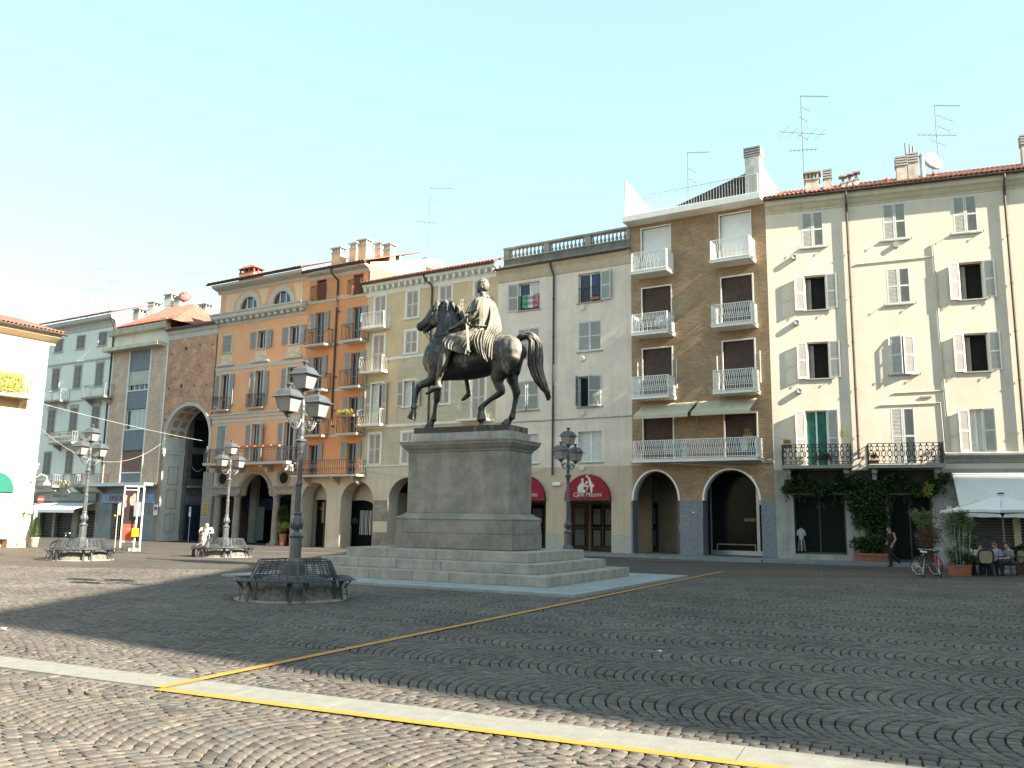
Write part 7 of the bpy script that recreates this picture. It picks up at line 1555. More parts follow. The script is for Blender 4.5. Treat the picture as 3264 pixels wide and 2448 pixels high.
# ---- parasol
t = thing('parasol', 'large white square cafe parasol on a wooden pole', 'parasol', (18.15, 31.5, 0), R(14)); m = MB(); hw, ze, za = 1.45, 2.24, 2.84; n = 12; vs = [(0, 0, za)]; fs = []
E_ = []
for c_ in range(4):
    a = PI/4+c_*PI/2; b_ = a+PI/2
    for i in range(n): q = i/n; E_.append(((math.cos(a)*(1-q)+math.cos(b_)*q)*hw*1.414, (math.sin(a)*(1-q)+math.sin(b_)*q)*hw*1.414, ze+.03*math.sin(q*PI)))
rg = 5
for j in range(1, rg+1):
    q = j/rg
    for e in E_: vs.append((e[0]*q, e[1]*q, za+(e[2]-za)*q-.05*math.sin(q*PI)))
N_e = len(E_)
for i in range(N_e): fs.append((0, 1+i, 1+(i+1) % N_e))
for j in range(rg-1):
    for i in range(N_e): a = 1+j*N_e; fs.append((a+i, a+N_e+i, a+N_e+(i+1) % N_e, a+(i+1) % N_e))
b0 = len(vs)
for e in E_: vs.append((e[0], e[1], e[2]-.09))
for i in range(N_e): a = 1+(rg-1)*N_e; fs.append((a+i, b0+i, b0+(i+1) % N_e, a+(i+1) % N_e))
m.add(vs, fs); m.build('canopy', mat('white_canvas', (.66, .65, .64), .85, .05, 2), t)
m = MB(); m.lathe([(0, .06), (.10, .05), (.14, 0), (.0, -.0)], 12, (0, 0, za+.02)); m.build('cap', BLACK, t)
PW = mat('varnished_pole', (.34, .26, .15), .55, .12, 6); m = MB(); m.tube([(0, 0, .05), (0, 0, 2.78)], .03, 8); m.build('pole', PW, t); m = MB(); m.lathe([(.05, .0), (.07, .03), (.07, .10), (.04, .12)], 10, (0, 0, 2.08)); m.build('hub', BLACK, t)
for k in range(8):
    a = k*PI/4; r_ = hw*(1.414 if k % 2 else 1)*.97; m = MB(); m.bar((0, 0, za-.06), (math.cos(a)*r_, math.sin(a)*r_, ze-.02), .022); m.bar((0, 0, 2.12), (math.cos(a)*r_*.5, math.sin(a)*r_*.5, (za+ze)/2-.09), .018); m.build('rib', PW, t)
m = MB(); m.lathe([(0, 0), (.3, 0), (.3, .06), (.05, .10)], 16); m.build('foot', STONE, t)
# ---- cafe awning on the right house
t = thing('cafe_awning', 'large white cloth awning hanging over the cafe at the right edge', 'awning', tuple(BR.world(7.2, 0, 0)), R(ANG_R-90)); m = MB(); n = 60; vs = []; fs = []; Wd = 6.6
for i in range(n+1):
    x = Wd*i/n; seam = .02*abs(math.sin(i*PI/13)); vs += [(x, -.05, 3.84), (x+.03, -.42, 3.34-seam), (x+.05, -.85, 2.72-seam), (x+.06, -1.15, 2.28), (x+.06, -1.16, 2.04-.01*math.sin(i))]
for i in range(n):
    for j in range(4): fs.append((i*5+j, i*5+5+j, i*5+6+j, i*5+1+j))
m.add(vs, fs); o = m.build('canvas', mat('off_white_canvas', (.66, .63, .59), .85, .05, 1, streak=.12), t); m = MB(); m.tube([(-.02, -.04, 3.84), (Wd, -.04, 3.84)], .04, 8); m.tube([(0, -1.15, 2.28), (Wd, -1.15, 2.28)], .025, 8); m.build('roller_bar', WHITE, t)
for x in (.1, Wd-.1): m = MB(); m.tube([(x, -.02, 2.5), (x, -1.14, 2.28)], .02, 6); m.build('arm', WHITE, t)
# ---- bicycles
def bike(label, loc, rz, frame_c, steer=R(28), lean=R(7), white_saddle=False):
    t = thing('bicycle', label, 'bicycle', (*loc, 0), rz); t.rotation_euler = (lean, 0, rz); r = .31; FM = frame_c; CH = mat('chrome', (.55, .55, .55), .25, .1, 8, metal=1.0); RB = mat('tyre_rubber', (.02, .02, .02), .8)
    def wheel(cx, ang):
        w = bpy.data.objects.new('wheel', None); COL.objects.link(w); w.parent = t; w.location = (cx, 0, r+.02); w.rotation_euler = (0, 0, ang)
        m = MB(); m.tube([(math.cos(a)*r, 0, math.sin(a)*r) for a in [2*PI*i/32 for i in range(33)]], .017, 6, caps=False); m.build('tyre', RB, w, smooth=True)
        m = MB(); m.tube([(math.cos(a)*(r-.025), 0, math.sin(a)*(r-.025)) for a in [2*PI*i/32 for i in range(33)]], .011, 5, caps=False)
        for i in range(18): a = 2*PI*i/18; m.bar((.02*math.cos(a+1), .02*(-1)**i, .02*math.sin(a+1)), (math.cos(a)*(r-.03), 0, math.sin(a)*(r-.03)), .004)
        m.lathe([(.025, -.035), (.025, .035)], 8, (0, 0, 0)); m.build('rim', CH, w); return w
    wheel(0, 0); wheel(1.02, steer); H_ = r+.02
    m = MB(); bb = Vector((.42, 0, .27)); st_ = Vector((.26, 0, .68)); hd_ = Vector((.84, 0, .72)); hl = Vector((.88, 0, .58))
    for a, b in ((bb, st_), (bb, hl), (st_-Vector((0, 0, .06)), hd_), (hd_, hl)): m.tube([a, b], .016, 8)
    for sy in (-.05, .05): m.tube([Vector((0, sy, H_)), bb], .010, 6); m.tube([Vector((0, sy, H_)), st_-Vector((0, 0, .06))], .009, 6)
    m.build('frame', FM, t)
    m = MB(); c, s_ = math.cos(steer), math.sin(steer)
    for sy in (-.045, .045): m.tube([hl+Vector((-s_*sy, c*sy, 0)), Vector((1.0-s_*sy, c*sy, H_))], .010, 6)
    m.build('fork', CH, t)
    m = MB(); m.tube([hd_, hd_+Vector((-.03, 0, .16))], .012, 6); hb = hd_+Vector((-.02, 0, .17)); m.tube([hb+Vector((-.16*c-s_*-.26, -.16*s_+c*-.26, 0)), hb+Vector((.02+s_*.2, -c*.2, .02)), hb, hb+Vector((.02-s_*.2, c*.2, .02)), hb+Vector((-.16*c-s_*.26, -.16*s_+c*.26, 0))], .011, 6); m.build('handlebar', CH, t, smooth=True)
    m = MB(); m.slab([(.14, -.09), (.20, -.10), (.40, -.03), (.42, 0), (.40, .03), (.20, .10), (.14, .09)], .80, .85); m.tube([st_, st_+Vector((0, 0, .13))], .012, 6); o = m.build('saddle', WHITE if white_saddle else BLACK, t); md = o.modifiers.new('b', 'BEVEL'); md.width = .015
    for cx, a0, a1, an in ((0, .3, 2.9, 0), (1.02, .7, 3.0, steer)):
        m = MB(); P = [(math.cos(a)*(r+.035), math.sin(a)*(r+.035)) for a in [a0+(a1-a0)*i/14 for i in range(15)]]; vs = []
        for x, z in P: vs += [(cx+x*math.cos(an)+.022*math.sin(an), x*math.sin(an)-.022*math.cos(an), H_+z), (cx+x*math.cos(an)-.022*math.sin(an), x*math.sin(an)+.022*math.cos(an), H_+z)]
        m.add(vs, [(2*i, 2*i+1, 2*i+3, 2*i+2) for i in range(14)]); m.build('mudguard', FM, t)
    m = MB(); m.M = Matrix.Translation((.42, -.05, .27)) @ Matrix.Rotation(PI/2, 4, 'X'); m.lathe([(0, 0), (.09, 0), (.09, .006), (0, .006)], 18); m.M = None; m.bar((.42, -.07, .27), (.50, -.07, .15), .016); m.bar((.42, .07, .27), (.34, .07, .39), .016); m.box(.46, .56, -.13, -.07, .135, .155); m.box(.28, .38, .07, .13, .385, .405); m.build('crankset', CH, t)
    m = MB()
    for y in (-.05, 0, .05): m.bar((-.28, y, .70), (.16, y, .70), .008)
    m.bar((-.26, -.05, .70), (0, -.06, H_), .008); m.bar((-.26, .05, .70), (0, .06, H_), .008); m.build('rack', IRON, t)
    m = MB(); m.tube([(.05, .04, H_), (.16, .20, .02)], .008, 5); m.build('kickstand', CH, t); return t
bike('black bicycle with a white saddle and curled chrome handlebar, left of the pair', (13.42, 28.02), R(72), mat('black_frame_paint', (.02, .02, .025), .35, .1, 5), R(48), R(6), True)
bike('red framed bicycle standing to the right of the black one', (14.05, 28.14), R(70), mat('red_frame_paint', (.45, .03, .02), .35, .1, 5), R(38), R(-5))
bb_ = bike('old dark bicycle leaning behind the far left ring bench', (-16.1, 32.9), R(198), mat('dark_green_frame', (.03, .05, .04), .5, .1, 5), R(10), R(8))
bb_['label'] = 'old dark bicycle leaning on the far left ring bench in the sun'
# ---- plants
def foliage(mb, c, r, n, size, lean=(0, 0, 0), shape='leaf', squash=1):
    """leaf shaped faces scattered through a lumpy volume"""
    lumps = [(Vector((rnd()*2-1, rnd()*2-1, rnd()*2-1))*.62, .35+.3*rnd()) for _ in range(9)]
    for _ in range(n):
        l, lr = lumps[int(rnd()*9)]; d = Vector((rnd()*2-1, rnd()*2-1, rnd()*2-1)); d.normalize(); p = l+d*lr*(rnd()**.4)
        p = Vector((c[0]+p.x*r[0], c[1]+p.y*r[1], c[2]+p.z*r[2])); u = Vector((rnd()*2-1, rnd()*2-1, rnd()*1.2-.5)).normalized(); w = u.cross(Vector((rnd()-.5, rnd()-.5, rnd()-.5))).normalized(); L_ = size*(.7+.6*rnd())
        if shape == 'blade': mb.add([p, p+u*L_*.5+w*L_*.07, p+u*L_, p+u*L_*.5-w*L_*.07], [(0, 1, 2, 3)])
        else: mb.add([p, p+u*L_*.45+w*L_*.32, p+u*L_, p+u*L_*.45-w*L_*.32], [(0, 1, 2, 3)])
def pot(t, r, h, m=TERRA, square=False, x=0, y=0, w=None):
    b = MB()
    if square: b.add([(x-r, y-r*.5, 0), (x+r, y-r*.5, 0), (x+r, y+r*.5, 0), (x-r, y+r*.5, 0), (x-r*1.08, y-r*.58, h), (x+r*1.08, y-r*.58, h), (x+r*1.08, y+r*.58, h), (x-r*1.08, y+r*.58, h)], [(0, 3, 2, 1), (4, 5, 6, 7), (0, 1, 5, 4), (1, 2, 6, 5), (2, 3, 7, 6), (3, 0, 4, 7)]); b.box(x-r*1.14, x+r*1.14, y-r*.62, y-r*.56, h-.07, h+.01); b.box(x-r*1.14, x+r*1.14, y+r*.56, y+r*.62, h-.07, h+.01)
    else: b.lathe([(0, 0), (r*.78, 0), (r, h*.86), (r*1.1, h*.86), (r*1.1, h), (r*.95, h), (r*.9, h*.9), (0, h*.9)], 18, (x, y, 0))
    return b.build('pot', m, t)
def shrub(name, label, loc, r, zc, n, size, m, potr, poth, potm=TERRA, square=False, shape='leaf', z0=0, stems=3, cat='potted plant', rz=0):
    t = thing(name, label, cat, (*loc, z0), rz); pot(t, potr, poth, potm, square); b = MB()
    foliage(b, (0, 0, zc), r, n, size, shape=shape); b.build('crown', m, t)
    b = MB()
    for k in range(stems): a = rnd()*6; b.tube([(.04*math.cos(a), .04*math.sin(a), poth*.8), (.12*math.cos(a)*r[0], .1*math.sin(a), zc*.6+poth*.4), (.3*r[0]*math.cos(a), .3*r[1]*math.sin(a), zc+.2*r[2])], [.022, .015, .006], 5)
    b.build('stems', mat('bark', (.09, .06, .04), .9, .2, 10), t); return t
FLW = leafmat('reddish_green_leaves', (.09, .08, .035), (.22, .10, .06))
OLG = leafmat('oleander_leaves', (.07, .11, .035), (.17, .20, .07))
t = shrub('oleander_bush', 'tall loose oleander bush in a big terracotta planter left of the parasol', (15.42, 29.55), (.50, .45, .75), 1.45, 1900, .16, OLG, .30, .36, TERRA, True, 'blade', stems=9)
b = MB(); foliage(b, (.1, 0, 1.95), (.36, .3, .22), 800, .09); foliage(b, (.05, -.05, .62), (.42, .28, .3), 800, .16, shape='blade'); b.build('leafy_top', LEAF, t)
for i, (x, lx) in enumerate(((-.12, -.16), (.26, .44), (.06, .2), (-.02, .03))): b = MB(); b.tube([(x, -.1, .3), (lx, -.12, 1.9)], .014, 5); b.build('stake', mat('grey_stake', (.35, .36, .36), .7), t)
shrub('oleander_bush', 'loose pinkish oleander bush in the small dark pot beside the bicycles', (14.78, 30.3), (.50, .4, .72), 1.35, 1700, .15, FLW, .2, .32, mat('dark_clay', (.14, .06, .04), .8), False, 'blade', stems=7)
b = MB(); foliage(b, (-.2, .0, 1.9), (.4, .3, .4), 700, .14, shape='blade'); b.build('upper_leaves', OLG, bpy.data.objects[COL.objects[-1].name] if False else [o for o in COL.objects if o.name.startswith('oleander_bush')][-1])
shrub('potted_shrub', 'small leafy shrub with upright stems behind the cafe table', (16.75, 31.3), (.26, .26, .40), 1.12, 500, .10, OLG, .16, .32, mat('dark_clay', ()) if False else MC['dark_clay'])
b_ = shrub('potted_flowers', 'low red flowering plant in a pot beside the cafe table', (16.2, 31.0), (.40, .25, .18), .62, 400, .07, FLW, .18, .35)
shrub('potted_shrub', 'dark green round shrub at the right edge beside the cafe guests', (18.35, 30.9), (.42, .4, .36), .72, 1100, .10, LEAF, .2, .36, MC['dark_clay'])
shrub('potted_shrub', 'tall dark shrub between the left columns of the orange arcade', tuple(BO.world(-36.1, .25, 0))[:2], (.42, .4, .85), 1.25, 2200, .11, LEAF, .22, .45, MC['dark_clay'], z0=-.17)
ys = shrub('potted_shrub', 'tall shrub yellowing at its foot, right of the orange arcade arch', tuple(BO.world(-30.75, .1, 0))[:2], (.40, .4, .72), 1.95, 2000, .11, LEAF, .24, .75, TERRA, z0=-.17)
b = MB(); foliage(b, (0, -.1, 1.15), (.40, .3, .42), 1000, .12); b.build('lower_leaves', LEAFY, ys)
t = thing('cone_topiary', 'clipped cone evergreen in a pale pot by the corner house', 'potted plant', (-25.37, 46.0, -.14)); pot(t, .19, .52, mat('pale_clay_pot', (.52, .34, .22), .8, .1, 5)); b = MB()
for _ in range(2600):
    h = rnd(); a = rnd()*6.283; r = (.23*(1-h)**.75+.02)*(.82+.25*rnd()); p = Vector((r*math.cos(a), r*math.sin(a), .60+h*.95)); u = Vector((math.cos(a), math.sin(a), .8)).normalized(); w = Vector((-math.sin(a), math.cos(a), 0)); L_ = .035+.03*rnd(); b.add([p-w*.015, p+w*.015, p+u*L_], [(0, 1, 2)])
b.build('crown', leafmat('topiary_green', (.06, .12, .02), (.14, .22, .04)), t); b = MB(); b.lathe([(.20, .62), (.16, .9), (.02, 1.5)], 12); b.build('trunk', LEAF, t)
# climber over the dark shops
pc = BR.world(3.85, -.45, 0); t = thing('climbing_plant', 'dense dark green climber on a red planter, spreading over both shop openings', 'climbing plant', (pc.x, pc.y, .125), R(ANG_R-90)); pot(t, .60, .34, mat('red_trough', (.34, .12, .08), .8, .12, 6, streak=.2), True)
b = MB(); foliage(b, (0.05, .15, 1.75), (.95, .30, 1.6), 6500, .12); foliage(b, (0.0, .1, 2.6), (.9, .3, .8), 2200, .12); foliage(b, (-.1, .1, .75), (.62, .3, .55), 1500, .12); b.build('hanging_mass', LEAF, t)
b = MB()
for k in range(26):
    x = -3.35+k*.25+rnd()*.1; z = 3.15+.22*math.sin(k*.8)+.15*rnd(); foliage(b, (x, .15, z), (.34, .3, .34), 330, .12)
    if rnd() < .5: foliage(b, (x, .12, z-.45-rnd()*.3), (.08, .08, .3), 40, .09)
b.build('upper_fringe', LEAF, t)
b = MB(); foliage(b, (2.35, -.05, 3.05), (.26, .2, .32), 420, .12); b.build('sunlit_spray', LEAFY, t)
b = MB()
for k in range(9): x = -.4+k*.12; b.tube([(x, .1, .3), (x+.2*math.sin(k), .2, 1.5), (x*2, .25, 3.1)], .014, 5)
b.build('stems', MC['bark'], t)
def boxplant(label, p, w, h, n, m, size=.07, name='flower_box_plant', trough=True, grp=None):
    t = thing(name, label, 'plant', tuple(p), 0, grp)
    if trough: b = MB(); b.box(-w/2, w/2, -.09, .09, -.08, .06); b.build('trough', TERRA, t)
    b = MB(); foliage(b, (0, 0, .05+h/2), (w*.52, .14, h*.6), n, size); b.build('leaves', m, t); t.rotation_euler = (0, 0, R(ANG_A-90)); return t
boxplant('yellow flowering box on the right balcony of the narrow orange house', BO2.world(-25.2, -.84, 7.72), 1.5, .3, 700, LEAFY); boxplant('yellow green plant box behind the foreground lamp, on an orange house balcony', BO2.world(-28.3, -.84, 7.72), 1.0, .3, 450, LEAFY)
boxplant('small green pot plant at the right end of the long lattice balcony', BB.world(-.9, -.85, 5.55), .4, .3, 220, LEAFY); boxplant('small yellowing plant on the left cast iron balcony', BR.world(.65, -.75, 5.05), .35, .3, 200, LEAFY)
boxplant('thin leafy plant at the right end of the left cast iron balcony', BR.world(3.0, -.6, 5.3), .4, .5, 120, LEAFY, trough=False); boxplant('pink geranium pot on the right cast iron balcony', BR.world(4.15, -.7, 4.35), .35, .3, 200, leafmat('pink_petals', (.30, .04, .08), (.06, .10, .03)))
boxplant('dark potted greenery along the foot of the left cast iron balcony', BR.world(2.2, -.5, 4.35), 1.3, .35, 600, LEAF, trough=False)
boxplant('red trough on the upper window rail of the cream balustrade house', BC.world(-8.9, -.02, 13.18), .5, .1, 60, LEAF, .05)
# ---- flags and washing
def flag(label, p, w, h, cols, rz, words=None, wave=.03):
    t = thing('flag', label, 'flag', tuple(p), rz); n = 18
    for k, c in enumerate(cols):
        b = MB(); vs = []; i0, i1 = int(n*k/len(cols)), int(n*(k+1)/len(cols))
        for i in range(i0, i1+1):
            x = -w/2+w*i/n; y = wave*math.sin(i*1.1); vs += [(x, y, -.04*math.sin(i/n*PI)), (x, y*1.4-.01, -h-.05*math.sin(i/n*PI)+.02*math.sin(i))]
        b.add(vs, [(2*j, 2*j+1, 2*j+3, 2*j+2) for j in range(i1-i0)]); b.build(('green_band', 'white_band', 'red_band')[k], c, t)
    if words:
        for j, w_ in enumerate(words): mesh_text('lettering', w_, .20, BLACK, t, (0, -.06, -.22-.30*j), (PI/2, 0, 0), .003)
    return t
FG, FW, FR = mat('flag_green', (.12, .36, .22), .9), mat('flag_white', (.62, .62, .60), .9), mat('flag_red', (.55, .20, .24), .9)
flag('green white and red banner with black lettering hung on an upper window rail', BC.world(-12.80, -.08, 13.88), 1.0, .72, (FG, FW, FR), R(ANG_A-90), ('ETERNIT', 'GIUSTIZIA'))
flag('green white and red banner with black lettering behind the long lattice balcony', BB.world(-3.95, -.80, 5.48), .95, .75, (FG, FW, FR), R(ANG_A-90), ('ETERNIT', 'GIUSTIZIA'))
bb3 = Vector(tuple(Vector(front(PA, ANG_A, -51.5, .95)))+(4.6,)); flag('small red and white cloth flag draped over the low balcony of the pale blue house', bb3, .6, .5, (FG, FW, FR), R(ANG_A-90))
t = thing('clothes_horse', 'folding white drying rack on the long lattice balcony', 'drying rack', tuple(BB.world(-4.75, -.55, 4.62)), R(ANG_A-90)); b = MB()
for i in range(8): b.bar((-.25, 0, .3+i*.08), (.25, 0, .3+i*.08), .02)
b.bar((-.25, 0, 0), (-.25, .0, .9), .025); b.bar((.25, 0, 0), (.25, 0, .9), .025); b.build('frame', WHITE, t)
for x, m_, lb in ((-1.5, cloth('navy_cloth', (.05, .06, .2)), 'navy garment hanging over the long lattice balcony'), (-1.1, FW, 'white garment hanging over the long lattice balcony, right of the navy one'), (-6.2, mat('orange_toy_red', (.55, .12, .05), .6), 'orange red cloth at the left end of the long lattice balcony')):
    b = MB(); b.M = Matrix.Translation(BB.world(x, -.86, 5.45)) @ Matrix.Rotation(R(ANG_A-90), 4, 'Z'); vs = []
    for i in range(7): vs += [(-.15+.05*i, .02*math.sin(i*2), 0), (-.13+.045*i, .03*math.sin(i*2), -.55-.03*math.sin(i))]
    b.add(vs, [(2*i, 2*i+1, 2*i+3, 2*i+2) for i in range(6)]); b.build('hanging_garment', m_, None, label=lb, category='garment')
# ---- dishes and aerials
def dish(label, p, r, rz, tilt=R(35), m=None, pole=.6):
    t = thing('satellite_dish', label, 'satellite dish', tuple(p), rz); b = MB(); b.M = Matrix.Rotation(PI/2-tilt*.5, 4, 'X'); b.lathe([(0, .05), (r*.5, .02), (r, -.06), (r*1.02, -.055), (r*.5, .03), (0, .062)], 24); b.build('reflector', m or mat('dish_white', (.55, .55, .54), .5, .08, 5), t, smooth=True)
    b = MB(); b.tube([(0, 0, -r*.8), (0, -.45*r*2, -.1)], .012, 5); b.ell((0, -.45*r*2, -.08), (.04, .05, .04), 8, 6); b.build('feed_arm', ALU, t)
    b = MB(); b.tube([(0, .05, 0), (0, .08, -pole)], .02, 6); b.build('mast', ALU, t); return t
dish('round white satellite dish on the left lattice balcony, second from top', BB.world(-4.95, -.8, 11.35), .36, R(ANG_A-90+15), pole=.5)
dish('satellite dish above the olive house roof with dark print', (-5.88, 56.0, 19.0), .50, R(15), m=mat('dish_grey', (.30, .29, .28), .5, .1, 5), pole=1.6)
dish('large pale satellite dish beside a chimney on the right house', (20.6, 39.4, 19.5), .55, R(10), pole=1.0)
dish('small red rimmed satellite dish far left above the brick gatehouse', (-26.4, 66.0, 19.0), .48, R(10), m=mat('dish_red', (.45, .12, .10), .5, .1, 5), pole=1.5)
AL = mat('aerial_metal', (.15, .16, .19), .5, .1, 4)
def aerial(label, x, y, z0, z1, booms):
    t = thing('tv_aerial', label, 'aerial', (x, y, z0)); b = MB(); b.tube([(0, 0, 0), (.0, 0, z1-z0)], .026, 5); b.build('mast', AL, t)
    for zz, az, L_, n, el, off in booms:
        b = MB(); c, s_ = math.cos(az), math.sin(az); z = zz-z0; b.tube([(-off*L_*c, -off*L_*s_, z), ((1-off)*L_*c, (1-off)*L_*s_, z)], .016, 4)
        for i in range(n): q = (i+.5)/n-off; b.tube([(q*L_*c+s_*el/2, q*L_*s_-c*el/2, z), (q*L_*c-s_*el/2, q*L_*s_+c*el/2, z)], .010, 4)
        b.build('yagi_boom', AL, t)
    return t
aerial('tallest tv aerial with many booms above the white side wall', 14.43, 40, 17.5, 23.15, ((23.1, 0, 1.4, 14, .18, 0), (22.5, .6, .7, 3, .1, 0), (21.9, .7, .8, 3, .1, .3), (21.1, .1, 2.4, 5, 1.3, .5), (20.9, .7, .9, 3, .1, .4), (20.2, -.2, 1.4, 7, .5, .5)))
aerial('tv aerial behind the dish at the right end of the roof', 21.2, 40, 17.3, 22.75, ((22.7, 0, 1.3, 12, .22, 0), (22.2, .5, 1.5, 3, .1, 0), (21.6, .5, 1.2, 3, .1, 0), (21.1, .0, 2.0, 8, .5, .5), (20.7, .5, 1.2, 3, .1, .4)))
aerial('slender tv aerial on the terrace of the brown brick block', 9.49, 44, 17.2, 21.85, ((21.8, -.1, 1.2, 10, .2, 0), (20.9, .8, .8, 2, .1, 0), (20.3, .8, 1.0, 2, .1, 0)))
aerial('tv aerial rising over the orange gable beside a chimney', -5.9, 56, 18.5, 24.5, ((24.4, 0, 1.5, 10, .25, 0), (23.6, .5, .9, 3, .1, 0), (22.8, .6, 1.0, 3, .1, .3), (21.9, .2, 1.6, 6, .5, .6)))
aerial('thin tv aerial farthest left above the pale blue house', -35.1, 68, 17.5, 21.85, ((21.8, .2, .9, 8, .2, 0), (20.9, .5, .5, 2, .1, 0), (20.0, .1, 1.8, 3, .3, .3)))
aerial('short tv aerial second from the left above the pale blue house', -33.4, 68, 17.5, 20.8, ((20.75, .1, 1.6, 5, .2, .5), (20.4, .3, .4, 2, .2, .5)))
aerial('thin tv aerial above the brick gatehouse, over the red dish', -26.45, 66, 16, 21.0, ((20.9, .1, 1.5, 8, .2, 0), (19.9, .2, .4, 2, .1, 0), (18.2, .05, 2.6, 4, .7, .55)))
# ---- signs
def pole(t, z1, r=.03, m=ALU, x=0, y=0): b = MB(); b.tube([(x, y, -.2), (x, y, z1)], r, 8); return b.build('post', m, t)
g0 = -.14
t = thing('no_entry_sign', 'round red no entry sign with a white bar at the corner house', 'road sign', (-24.75, 45.1, g0), R(-8)); b = MB(); b.M = Matrix.Translation((0, -.04, 2.50)) @ Matrix.Rotation(PI/2, 4, 'X'); b.lathe([(0, .02), (.19, .02), (.19, 0), (0, 0)], 28); b.build('disc', mat('sign_red', (.60, .05, .03), .5), t); b = MB(); b.box(-.14, .14, -.065, -.06, 2.47, 2.535); b.build('white_bar', WHITE, t); b = MB(); b.tube([(-.5, 0, 2.28), (.05, 0, 2.30), (.05, 0, 2.4)], .02, 6); b.build('bracket', ALU, t)
t = thing('sign_post', 'bare grey sign post standing at the corner house left of the cone tree', 'post', (-25.6, 46.1, g0)); pole(t, 2.25, .03, mat('pale_post', (.45, .46, .46), .5)); b = MB(); b.box(.05, .16, -.02, .02, 1.55, 2.1); b.build('narrow_plate', GREYSH2, t)
t = thing('poster_stand', 'tall framed poster stand with a dark portrait over a red band', 'poster stand', (-18.8, 42.4, g0), R(4)); WF = mat('white_steel_frame', (.62, .62, .60), .45, .05, 5)
for x0, x1, z0_, z1_ in ((-.38, -.33, 0, 3.2), (.28, .33, 0, 3.2), (-.38, .60, 3.14, 3.2), (-.38, .33, 2.98, 3.02), (-.38, .33, .44, .50), (.55, .60, .3, 3.2)): b = MB(); b.box(x0, x1, -.04, .04, z0_, z1_); b.build('frame_bar', WF, t)
b = MB(); b.box(-.31, .26, -.03, .03, .52, 1.32); b.build('red_panel', mat('poster_red', (.55, .07, .045), .5, .04, 3), t); b = MB(); b.box(-.31, .26, -.03, .03, 1.32, 2.97); pp = b.build('portrait_panel', mat('poster_black', (.035, .022, .022), .5, .1, 3), t)
FC = mat('poster_skin', (.50, .27, .20), .6, .12, 8); b = MB(); b.add([(x, -.036, z) for x, z in ((.0, 2.86), (.16, 2.86), (.22, 2.72), (.23, 2.5), (.18, 2.36), (.10, 2.24), (.02, 2.20), (-.05, 2.32), (-.07, 2.5), (-.05, 2.7))][::-1], [tuple(range(10))]); b.add([(x, -.035, z) for x, z in ((.12, 2.30), (.26, 2.30), (.26, 1.95), (.10, 2.12))][::-1], [(0, 1, 2, 3)]); b.add([(x, -.035, z) for x, z in ((-.30, 2.75), (-.2, 2.7), (-.24, 2.4), (-.2, 2.2), (-.30, 2.1))], [(0, 1, 2, 3, 4)]); b.build('printed_face', FC, pp)
b = MB(); b.add([(x, -.038, z) for x, z in ((-.02, 2.90), (.24, 2.92), (.10, 2.78), (.02, 2.66), (-.06, 2.66))][::-1], [(0, 1, 2, 3, 4)]); 
for x, z, w_, h_ in ((.04, 2.60, .07, .012), (.04, 2.57, .05, .018), (.17, 2.60, .06, .012), (.17, 2.57, .05, .018), (.11, 2.36, .08, .018), (.105, 2.45, .03, .01)): b.add([(x-w_/2, -.039, z-h_/2), (x+w_/2, -.039, z-h_/2), (x+w_/2, -.039, z+h_/2), (x-w_/2, -.039, z+h_/2)], [(0, 1, 2, 3)])
b.build('printed_features', MC['poster_black'], pp)
b = MB()
for i, w_ in enumerate((.14, .38, .10)): b.box(-.02-w_/2, -.02+w_/2, -.034, -.03, 1.13-i*.035, 1.145-i*.035)
b.build('printed_lines', mat('pink_print', (.6, .3, .28), .6), t)
b = MB(); b.box(-.7, .0, -.2, .2, -.1, .18); b.build('ballast_box', mat('dark_ballast', (.06, .06, .055), .9, .3, 8), t); b = MB(); b.box(.1, .55, -.2, .2, -.1, .16); b.build('ballast_box', STONE, t)
t = thing('ticket_post', 'white post with a bright yellow box, in front of the poster stand', 'post', (-18.42, 42.7-.5, g0), R(4)); pole(t, 3.1, .03, WF, .30); b = MB(); b.tube([(.0, 0, -.1), (.06, 0, 2.3)], .04, 8); b.build('post', WF, t); b = MB(); b.box(-.10, .16, -.12, .1, .72, 1.12); b.build('yellow_box', mat('yellow_plastic', (.75, .42, .01), .5, .05, 4), t); b = MB(); b.box(-.12, .2, -.02, .03, 1.7, 2.4); b.build('notice_board', mat('grey_board', (.20, .22, .23), .6), t)
t = thing('sign_post', 'thin dark post with a small yellow ball left of the poster stand', 'post', (-19.25, 42.0, g0)); pole(t, 2.3, .025, GREYSH2); b = MB(); b.ell((-.12, 0, 1.72), (.045, .045, .045)); b.build('yellow_ball', MC['yellow_plastic'], t); b = MB(); b.box(.04, .14, -.02, .02, 1.75, 2.35); b.build('narrow_plate', GREYSH2, t)
pw = front(PA, ANG_A, -43.15, .15); t = thing('parking_sign', 'white no parking plate with a violet ring beside the archway', 'road sign', (pw.x, pw.y, g0), R(ANG_A-90)); b = MB(); b.box(-.22, .22, -.02, 0, 1.75, 2.5); b.build('plate', WHITE, t); b = MB(); b.M = Matrix.Translation((0, -.02, 2.24)) @ Matrix.Rotation(PI/2, 4, 'X'); b.lathe([(.0, .01), (.11, .01), (.11, 0)], 20); b.build('violet_disc', mat('sign_violet', (.12, .06, .28), .5), t)
b = MB(); b.M = Matrix.Translation((0, -.02, 2.24)) @ Matrix.Rotation(PI/2, 4, 'X'); b.lathe([(.12, 0), (.12, .014), (.155, .014), (.155, 0)], 20); b.build('ring', mat('sign_red', ()) if False else MC['sign_red'], t)
